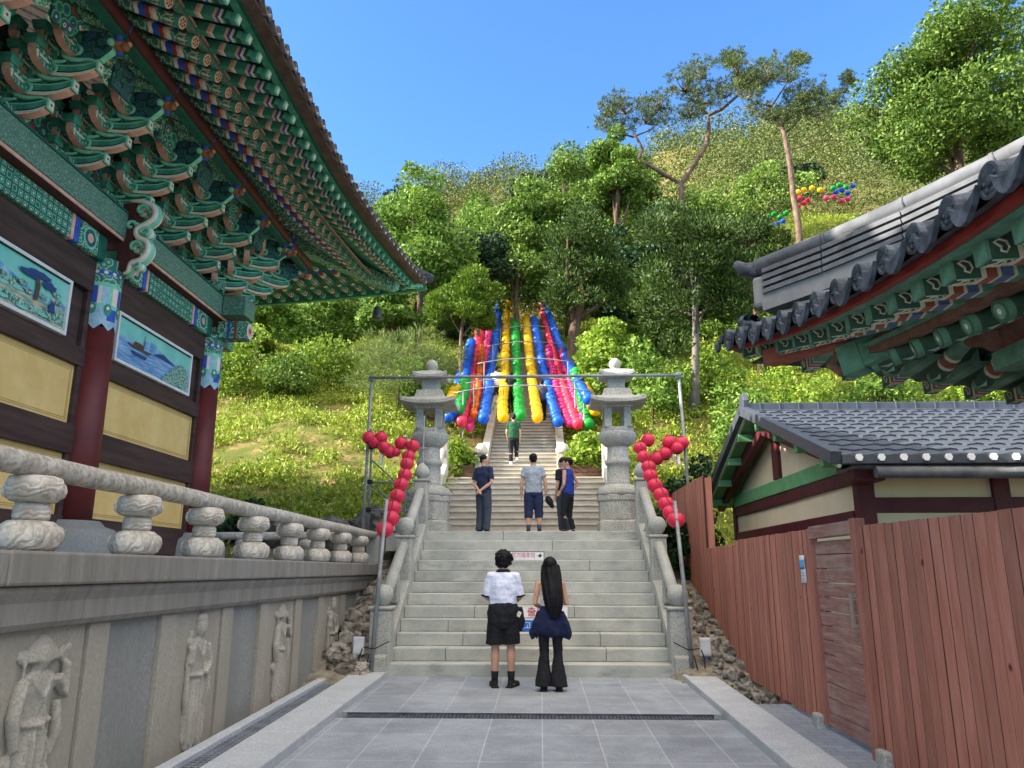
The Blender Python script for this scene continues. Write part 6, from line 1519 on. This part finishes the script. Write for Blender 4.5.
def tree(label,pxc,ytop,ybot,hw,D,kind,leaf,grp='trees on the hillside',n=34,per=300,cr=.3,L=.2,W=.11,seed=1,trunk='bark',tr=.16,xoff=0,shrub=False,low=-.7,depth=1.0,cat='tree',name=None):
    """pixel extents at distance D give the real size; stands on the terrain"""
    top=unproj(pxc,ytop,D); bot=unproj(pxc,ybot,D); rx=hw*bot.y/769*1.0; x=top.x
    gz_=T(x,D); t=empty(name or ('shrub' if shrub else 'tree'),(x,D,gz_-.05),0,label,cat,grp)
    zb=gz_-.45*(top.z-gz_) if shrub else bot.z
    zc=(top.z+zb)/2-gz_; rz=max(.3,(top.z-zb)/2); R3=(rx,rx*depth,rz); s=(rx*rx*rz)**(1/3)
    cl=crown_clumps((0,0,zc),tuple(q*.86 for q in R3),int(n*1.25),s*cr*1.12,seed,low)
    P,d=clump_pts(cl,per)
    if kind=='leaf': V,F=leaves(P,L,W)
    elif kind=='pad':   # upswept tufts
        dd=d*np.array([1,1,.4])+np.array([0,0,.7])+rng.normal(size=d.shape)*.35; dd/=np.linalg.norm(dd,axis=1,keepdims=True); V,F=leaves(P,L,W,dd)
    elif kind=='needle':
        dd=d+rng.normal(size=d.shape)*.5+np.array([0,0,.4]); dd/=np.linalg.norm(dd,axis=1,keepdims=True); V,F=leaves(P,L,W,dd)
    npmesh('foliage' if shrub else 'crown',V,F,LFM[leaf],None,t)
    rr=random.Random(seed); hgt=zc+rz*.55
    tp=[(xoff*(1-i/5)+rr.uniform(-.04,.04)*hgt*.4*(i>0),rr.uniform(-.03,.03)*hgt*.4*(i>0),hgt*i/5) for i in range(6)]
    trunk_mesh(tr,tp,limbs_to(cl,tp,min(n,12),tr*.5,seed),M[trunk],t,'stem' if shrub else 'trunk')
    return t
# --- the big trees
tree('tall light green broadleaf tree standing behind the left eave corner of the hall',424,164,335,50,33,'leaf','broad',n=46,per=330,cr=.26,seed=3,L=.22,W=.12)
tree('dark crowned tree in the gap between the left broadleaf tree and the lantern strings',478,232,325,36,36,'leaf','dark',n=26,per=300,seed=5,tr=.14)
tree('rounded fresh green tree with its top left of the tall central tree',518,186,318,46,40,'leaf','broad',n=40,per=300,seed=6,L=.24,W=.13,cr=.25)
tree('tall fresh green tree rising highest above the lantern strings',565,152,318,42,42,'leaf','broad',n=40,per=300,seed=7,L=.24,W=.13,cr=.25)
tree('broadleaf tree with a thick forked trunk between strings and bent pine',612,140,215,34,39,'leaf','broad',n=30,per=300,seed=8,L=.22,W=.12,tr=.32,cr=.28)
tree('dense background tree filling the gap under the thick forked trunk',640,200,320,42,44,'leaf','broad',n=28,per=260,seed=18,L=.24,W=.13)
tree('dark layered conifer above the top of the lantern strings',584,214,345,50,31,'pad','juniper',n=52,per=330,seed=9,L=.17,W=.07,trunk='bark',tr=.3,xoff=-.7,cr=.26)
tree('broad dark layered conifer on a straight grey trunk right of the strings',692,200,345,72,25.2,'pad','juniper',n=70,per=340,seed=10,L=.15,W=.06,trunk='greybark',tr=.16,xoff=-.35,cr=.22,low=-.95)
tree('small dark conifer crown squeezed behind the pavilion ridge tip',748,205,300,30,30,'pad','juniper',n=24,per=260,seed=11,L=.17,W=.07)
tree('bright flame shaped juniper left of the coloured lantern strings',463,277,345,36,30,'pad','cypress',n=34,per=420,seed=12,L=.18,W=.06,trunk='pinebark',tr=.11,cr=.27,low=-.35)
tree('very tall broadleaf tree at the upper right above the pavilion roof',938,12,228,100,31,'leaf','broad',n=84,per=420,seed=13,L=.2,W=.11,tr=.3,cr=.2)
tree('lower right limb mass of foliage beside the very tall tree',1040,60,230,60,32,'leaf','broad',n=40,per=350,seed=14,L=.2,W=.11,tr=.2,cr=.22)
tree('young bright green maple beside the right stone lantern',610,322,402,40,27.5,'leaf','bright',n=34,per=230,seed=15,L=.17,W=.12,tr=.07,cr=.27)
tree('small round tree on the hillside left of the tall pine trunk',760,165,240,36,50,'leaf','broad',n=24,per=240,seed=16,L=.28,W=.15)
tree('dark rounded tree behind the tall pine trunk',800,160,225,24,54,'leaf','dark',n=20,per=240,seed=17,L=.28,W=.15)
tree('slim dark trunked tree showing just right of the hall corner',262,285,345,44,30,'leaf','broad',n=26,per=230,seed=19,tr=.11,cr=.3)
tree('leafy tree in the shade line left of the wind bell',330,292,375,46,33,'leaf','broad',n=30,per=280,seed=20,cr=.28)
tree('leafy tree crown below the wind bell left of the flame juniper',392,290,345,36,31,'leaf','broad',n=24,per=280,seed=21,cr=.3)
tree('background tree behind the slim trunked tree by the hall corner',215,250,350,40,40,'leaf','dark',n=26,per=260,seed=22)
tree('tall background tree hidden mostly behind the hall eave',330,230,330,60,44,'leaf','broad',n=36,per=280,seed=23,L=.25,W=.13)
tree('fresh green tree behind the layered conifer and the bent pine limb',690,188,330,58,46,'leaf','broad',n=40,per=260,seed=24,L=.26,W=.14)
# understory that closes the wall of green
US=[(500,196,320,36,45,'broad'),(543,168,300,42,50,'dark'),(590,150,290,42,47,'broad'),(634,148,262,32,45,'broad'),(405,190,300,36,40,'dark'),(612,232,335,32,36.5,'dark'),(655,285,350,26,34,'dark'),(498,225,300,32,52,'broad'),(545,205,298,34,53,'broad'),(445,250,345,34,39,'dark'),(590,205,320,34,47,'broad'),(630,175,300,34,50,'broad'),(660,215,320,36,38,'dark'),(720,190,300,40,50,'broad'),(385,225,330,34,42,'broad'),(350,255,360,36,38,'broad'),(300,270,365,36,38,'broad'),(245,300,370,36,34,'bright'),(480,205,300,30,52,'broad'),(655,275,360,36,33,'broad'),(730,255,350,36,36,'broad'),(880,200,320,40,42,'broad')]
WH=['between hall corner and lantern strings','behind the lantern string tops','behind the layered conifers','on the right slope below the pines']
for i,(px,a,c,hw,D,lf) in enumerate(US):
    q=WH[0 if px<470 else 1 if px<610 else 2 if px<740 else 3]
    tree({'dark':'dark green','broad':'mid green','bright':'yellow green'}[lf]+' understory tree '+q+', '+['low in a gap','round topped','half covered','blended in','tallest there'][i%5],px,a,c,hw,D,'leaf',lf,'understory trees on the slope',n=26,per=240,cr=.3,L=.2+.002*D,W=.11+.001*D,seed=60+i,tr=.1,low=-.9)
# --- shrubs
SH=[('feathery grey green shrub in front of the trees left of the juniper',402,318,388,44,26,'needle','feather',30),
('bright leafy bush low on the left slope below the slim tree',240,335,385,36,28,'leaf','bright',31),
('wide yellow green bush in the middle of the left slope',330,335,378,48,29,'leaf','bright',32),
('leafy bush beside the left end of the frame crossbar',288,350,392,30,27,'leaf','broad',33),
('rounded bush behind the left planks at the foot of the upper stairs',456,440,474,24,21.9,'leaf','bright',34),
('small bush on the slope left of the left stone lantern',425,355,400,26,26,'leaf','broad',35),
('reddish tinged green bush right of the upper stair foot behind the right stone lantern',592,430,475,24,21.9,'leaf','bright',36),
('dark leafed vine bush growing over the fence beside the right red lanterns',684,456,520,22,16.4,'leaf','dark',37),
('bush on the right slope below the layered conifer trunk',705,345,400,40,26,'leaf','bright',38),
('dark green bush on the right slope under the pavilion corner',738,380,425,36,23,'leaf','broad',39),
('bright bush on the right slope above the house ridge end',800,352,408,40,24,'leaf','bright',40),
('leafy bush in the middle of the right slope above the house roof',880,362,408,42,25,'leaf','broad',41),
('sunlit bush at the right edge above the house roof',985,366,412,46,25,'leaf','bright',42),
('low shrub below the pine on the right slope',768,290,345,30,30,'leaf','bright',43),
('dark low plants behind the balustrade below the sunlit slope',255,505,560,36,17,'leaf','dark',45),
('green bush between the young maple and the layered conifer trunk',650,345,420,30,25,'leaf','broad',47),
('weeds growing in front of the block wall beside the right stair railing',668,500,545,14,14.6,'leaf','dark',48)]
for lb,px,a,c,hw,D,kd,lf,sd in SH:
    tree(lb,px,a,c,hw,D,kd,lf,'shrubs on the slopes',n=18,per=150 if kd=='leaf' else 420,cr=.36,L=.15 if kd=='leaf' else .3,W=.085 if kd=='leaf' else .018,seed=sd,tr=.04,shrub=True,cat='shrub',low=-.2)
# --- pines: limbs traced, foliage in flattened pads at real depth
def pine(label,D,base_px,limbs,pads,tr,seed,name='pine_tree'):
    rr=random.Random(seed); bp=unproj(*base_px,D); bz=T(bp.x,D); t=empty(name,(bp.x,D,bz-.1),0,label,'pine tree','red pines on the skyline'); o=Vector(t.location)
    b=MB()
    for pts,r in limbs:
        q=[]
        for i,(x,y) in enumerate(pts):
            p=unproj(x,y,D)-o; p.y+=rr.uniform(-.25,.25)*(i>0); q.append(p)
        if pts[0]==base_px: q=[Vector((q[0].x,0,0))]+q[1:] if abs(q[0].z)<3 else [Vector((q[0].x*.9,0,0))]+q
        k=len(q); b.tube(q,[.72*r*(1-.55*i/(k-1)) for i in range(k)],8)
    b.build('trunk',M['pinebark'],t)
    P=[];dirs=[]; s=D/769
    bb=MB()
    for x,y,rx,rz in pads:
        rx*=1.12; rz*=1.15; a=unproj(x,y+rz*.5,D)-o
        for j in range(11):
            u,w=rr.uniform(-1,1),rr.uniform(-.9,.7)
            if u*u+w*w>1: continue
            c=unproj(x+u*rx,y+w*rz,D+rr.uniform(-1.3,1.3))-o
            bb.tube([a,a.lerp(c,.5)+Vector((0,0,rr.uniform(-.2,.15))),c],[.045,.03,.012],5)
            for _ in range(13):
                d=Vector((rr.gauss(0,1),rr.gauss(0,1),rr.gauss(.15,.6))).normalized(); p=c+Vector((d.x*.55,d.y*.55,d.z*.33))*rr.uniform(.3,1)*(rx/15); P.append(p); dirs.append(d)
    P=np.array(P); dirs=np.array(dirs); k=13
    Pn=np.repeat(P,k,0); dd=np.repeat(dirs*np.array([.5,.5,.2])+np.array([0,0,.5]),k,0)+rng.normal(size=(len(P)*k,3))*.55; dd/=np.linalg.norm(dd,axis=1,keepdims=True)
    V,F=leaves(Pn+dd*.13,.26,.030,dd); npmesh('crown',V,F,LFM['pine'],None,t); bb.build('branches',M['pinebark'],t)
    return
    b=MB()
    for x,y,rx,rz in pads:
        for j in range(5):
            a=unproj(x,y+rz*.45,D)-o; c=unproj(x+rr.uniform(-.9,.9)*rx,y+rr.uniform(-.7,.3)*rz,D)-o; c.y+=rr.uniform(-.9,.9); b.tube([a,a.lerp(c,.5)+Vector((0,0,rr.uniform(-.15,.2))),c],[.045,.035,.012],5)
    b.build('branches',M['pinebark'],t)
pine('bent pine forking low into two crooked limbs against the sky',40,(681,184),[([(681,184),(662,173),(648,165),(637,160),(643,149),(637,141),(633,136)],.20),([(681,184),(694,165),(706,145),(710,128),(708,116),(722,108),(742,92)],.24),([(633,137),(618,134),(604,130)],.09),([(633,137),(650,130),(662,120)],.08),([(708,114),(697,108),(684,104)],.08)],
 [(606,112,16,11),(626,107,18,12),(646,118,16,10),(614,127,16,7),(660,104,12,10),(684,84,13,12),(700,96,18,12),(706,72,18,11),(728,62,15,9),(724,92,18,11),(690,112,13,9),(742,82,12,12)],.22,3)
pine('tall straight pine with a pinkish trunk and open flat crown',38,(800,248),[([(800,248),(797,225),(793,195),(789,165),(783,135),(776,115),(768,100)],.28),([(786,150),(800,146),(818,142),(835,140),(846,141)],.06),([(783,135),(794,127),(800,118)],.09),([(776,112),(790,104),(812,106),(832,102),(846,88)],.09),([(772,106),(786,84),(798,66)],.07),([(772,106),(756,101),(742,97)],.07),([(776,118),(760,112),(740,106)],.06)],
 [(756,78,16,11),(744,92,14,11),(770,72,15,12),(790,76,14,9),(800,60,8,6),(812,92,12,9),(816,112,16,7),(834,98,10,7),(850,80,7,8),(786,116,14,8),(764,112,12,8),(740,72,12,10),(800,100,12,8)],.28,4)
# --- ground cover of weeds and grass on both slopes (uncountable)
def blocked(x,y):
    if abs(x+.52)<1.36 and y>17.6: return True
    if abs(x)<2.5 and y<21.45: return True
    if x<-2.7 and y<15.6: return True
    if x>2.6 and y<20.5: return x>2.9 or y<13
    return False
pts=[];szs=[]
for _ in range(90000):
    y=15.2+34*rng.random()**1.15; x=rng.uniform(-.52*y-2,.74*y+2)
    if blocked(x,y): continue
    nzv=noise.noise(Vector((x*.33,y*.33,1.7)))+.5*noise.noise(Vector((x*1.1,y*1.1,4.2)))
    thr=-.75 if x>0 else (-.06 if y<27 else -.55)
    if y<17.4 and x<-2: thr=.1
    if nzv<thr+rng.uniform(-.16,.16): continue
    pts.append((x,y,T(x,y)))
    if len(pts)>=24000: break
B=np.array(pts); k=15; P=np.repeat(B,k,0); off=rng.normal(size=(len(P),3))*np.array([.17,.17,.0]); P=P+off; P[:,2]+=rng.uniform(.02,.30,len(P))*(.5+np.repeat(rng.random(len(B)),k))
dd=rng.normal(size=P.shape)*.7+np.array([0,0,.75]); dd/=np.linalg.norm(dd,axis=1,keepdims=True)
V,F=leaves(P,.17,.05,dd); g=npmesh('ground_cover',V,F,LFM['ground']); tag(g,'sunlit weeds and grass covering the hillside slopes','ground cover',kind='stuff')
# --- far wooded hill (uncountable)
pts=[];sc=[]
while len(pts)<4200:
    y=rng.uniform(46,121); x=rng.uniform(-.42*y,.78*y); z=T(x,y); pts.append((x,y,z)); sc.append(rng.uniform(.7,1.2) if rng.random()<.6 else rng.uniform(1.3,2.2))
B=np.array(pts); S_=np.array(sc); cnt=(58*S_**1.9).astype(int)+12; d=rdir(cnt.sum()); q=rng.uniform(.3,1,(len(d),1))**.5
P=np.repeat(B,cnt,0)+d*q*np.repeat(S_,cnt)[:,None]*np.array([1.1,1.1,1.2]); P[:,2]+=np.repeat(S_,cnt)*1.0
Dk=np.linalg.norm(P,axis=1,keepdims=True); V,F=leaves(P,.0031*Dk,.0018*Dk); g=npmesh('far_forest',V,F,LFM['far']); tag(g,'distant wooded hillside of olive green trees rising to the skyline','forest',kind='stuff')
# bare rock on the distant crest, left of centre
cp=hit(480,203,60,118)
mb=MB()
for i,(dx,dy,dz,r) in enumerate(((0,0,-1.4,1.9),(2.6,1,-.9,1.8),(-2.4,-.5,-1.9,1.5))): rock(mb,(dx,dy,dz),r,80+i,16)
o=mb.build('rock_outcrop',mat('pale_rock','#8f8069','#a89a84',1.2,.9,.5,6)); o.location=cp; tag(o,'pale bare rock showing on the distant crest left of the tall trees','rock')

# ================================================================= LIGHT, SKY, CAMERA
LD=Vector((1,.2,-.60)).normalized(); SD=-LD
elev=math.asin(SD.z); rot=math.atan2(SD.x,SD.y)
w=bpy.data.worlds.new('World'); SC.world=w; w.use_nodes=True; nt=w.node_tree; bg=nt.nodes['Background']
sky=nt.nodes.new('ShaderNodeTexSky'); sky.sky_type='NISHITA'; sky.sun_disc=False; sky.sun_elevation=elev; sky.sun_rotation=rot; sky.altitude=200; sky.air_density=1.0; sky.dust_density=.4; sky.ozone_density=2.2
tn=nt.nodes.new('ShaderNodeMix'); tn.data_type='RGBA'; tn.blend_type='MULTIPLY'; tn.inputs[0].default_value=1; tn.inputs[7].default_value=(.42,.65,.86,1); nt.links.new(sky.outputs['Color'],tn.inputs[6])
# added warm fill light in the unseen sky overhead and behind the viewer
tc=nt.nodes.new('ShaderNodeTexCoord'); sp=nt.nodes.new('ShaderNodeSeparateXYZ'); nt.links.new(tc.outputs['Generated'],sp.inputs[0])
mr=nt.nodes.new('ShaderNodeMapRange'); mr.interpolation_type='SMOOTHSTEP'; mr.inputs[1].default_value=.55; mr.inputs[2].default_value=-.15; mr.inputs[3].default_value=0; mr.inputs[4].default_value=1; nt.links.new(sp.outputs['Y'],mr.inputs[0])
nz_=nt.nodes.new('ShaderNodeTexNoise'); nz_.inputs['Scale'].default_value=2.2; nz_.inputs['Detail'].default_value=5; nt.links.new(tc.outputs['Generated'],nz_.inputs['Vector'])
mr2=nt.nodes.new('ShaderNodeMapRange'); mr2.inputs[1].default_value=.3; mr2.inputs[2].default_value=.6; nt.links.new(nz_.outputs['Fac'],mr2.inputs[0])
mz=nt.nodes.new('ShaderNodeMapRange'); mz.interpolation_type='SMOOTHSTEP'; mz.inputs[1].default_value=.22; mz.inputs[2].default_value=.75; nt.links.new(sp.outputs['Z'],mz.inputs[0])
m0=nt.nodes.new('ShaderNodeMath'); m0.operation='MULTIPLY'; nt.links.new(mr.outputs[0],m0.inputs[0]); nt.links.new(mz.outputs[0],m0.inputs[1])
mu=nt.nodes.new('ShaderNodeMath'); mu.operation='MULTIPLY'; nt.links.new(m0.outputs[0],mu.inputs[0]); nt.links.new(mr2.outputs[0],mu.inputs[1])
cm=nt.nodes.new('ShaderNodeMix'); cm.data_type='RGBA'; nt.links.new(mu.outputs[0],cm.inputs[0]); nt.links.new(tn.outputs[2],cm.inputs[6]); cm.inputs[7].default_value=(SKYFILL*1.05,SKYFILL*.92,SKYFILL*.74,1)
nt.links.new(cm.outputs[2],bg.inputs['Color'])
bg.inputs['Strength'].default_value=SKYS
l=bpy.data.lights.new('Sun','SUN'); l.energy=SUNE; l.angle=R(.53); l.color=(1,.93,.82); o=bpy.data.objects.new('Sun',l); COL.objects.link(o); o.rotation_euler=LD.to_track_quat('-Z','Y').to_euler(); o.location=(-20,-10,30)
cam=bpy.data.cameras.new('Camera'); cam.sensor_width=36; cam.lens=769/1024*36; cam.clip_end=2000; cam.clip_start=.05
co=bpy.data.objects.new('Camera',cam); COL.objects.link(co); co.location=(0,0,1.65); co.rotation_euler=(R(90+13.6),0,R(2.1)); SC.camera=co
v=SC.view_settings; v.view_transform='Standard'; v.look='None'; v.exposure=EXPO; v.gamma=1
SC.cycles.max_bounces=6; SC.cycles.diffuse_bounces=4; SC.cycles.transmission_bounces=4; SC.cycles.transparent_max_bounces=4
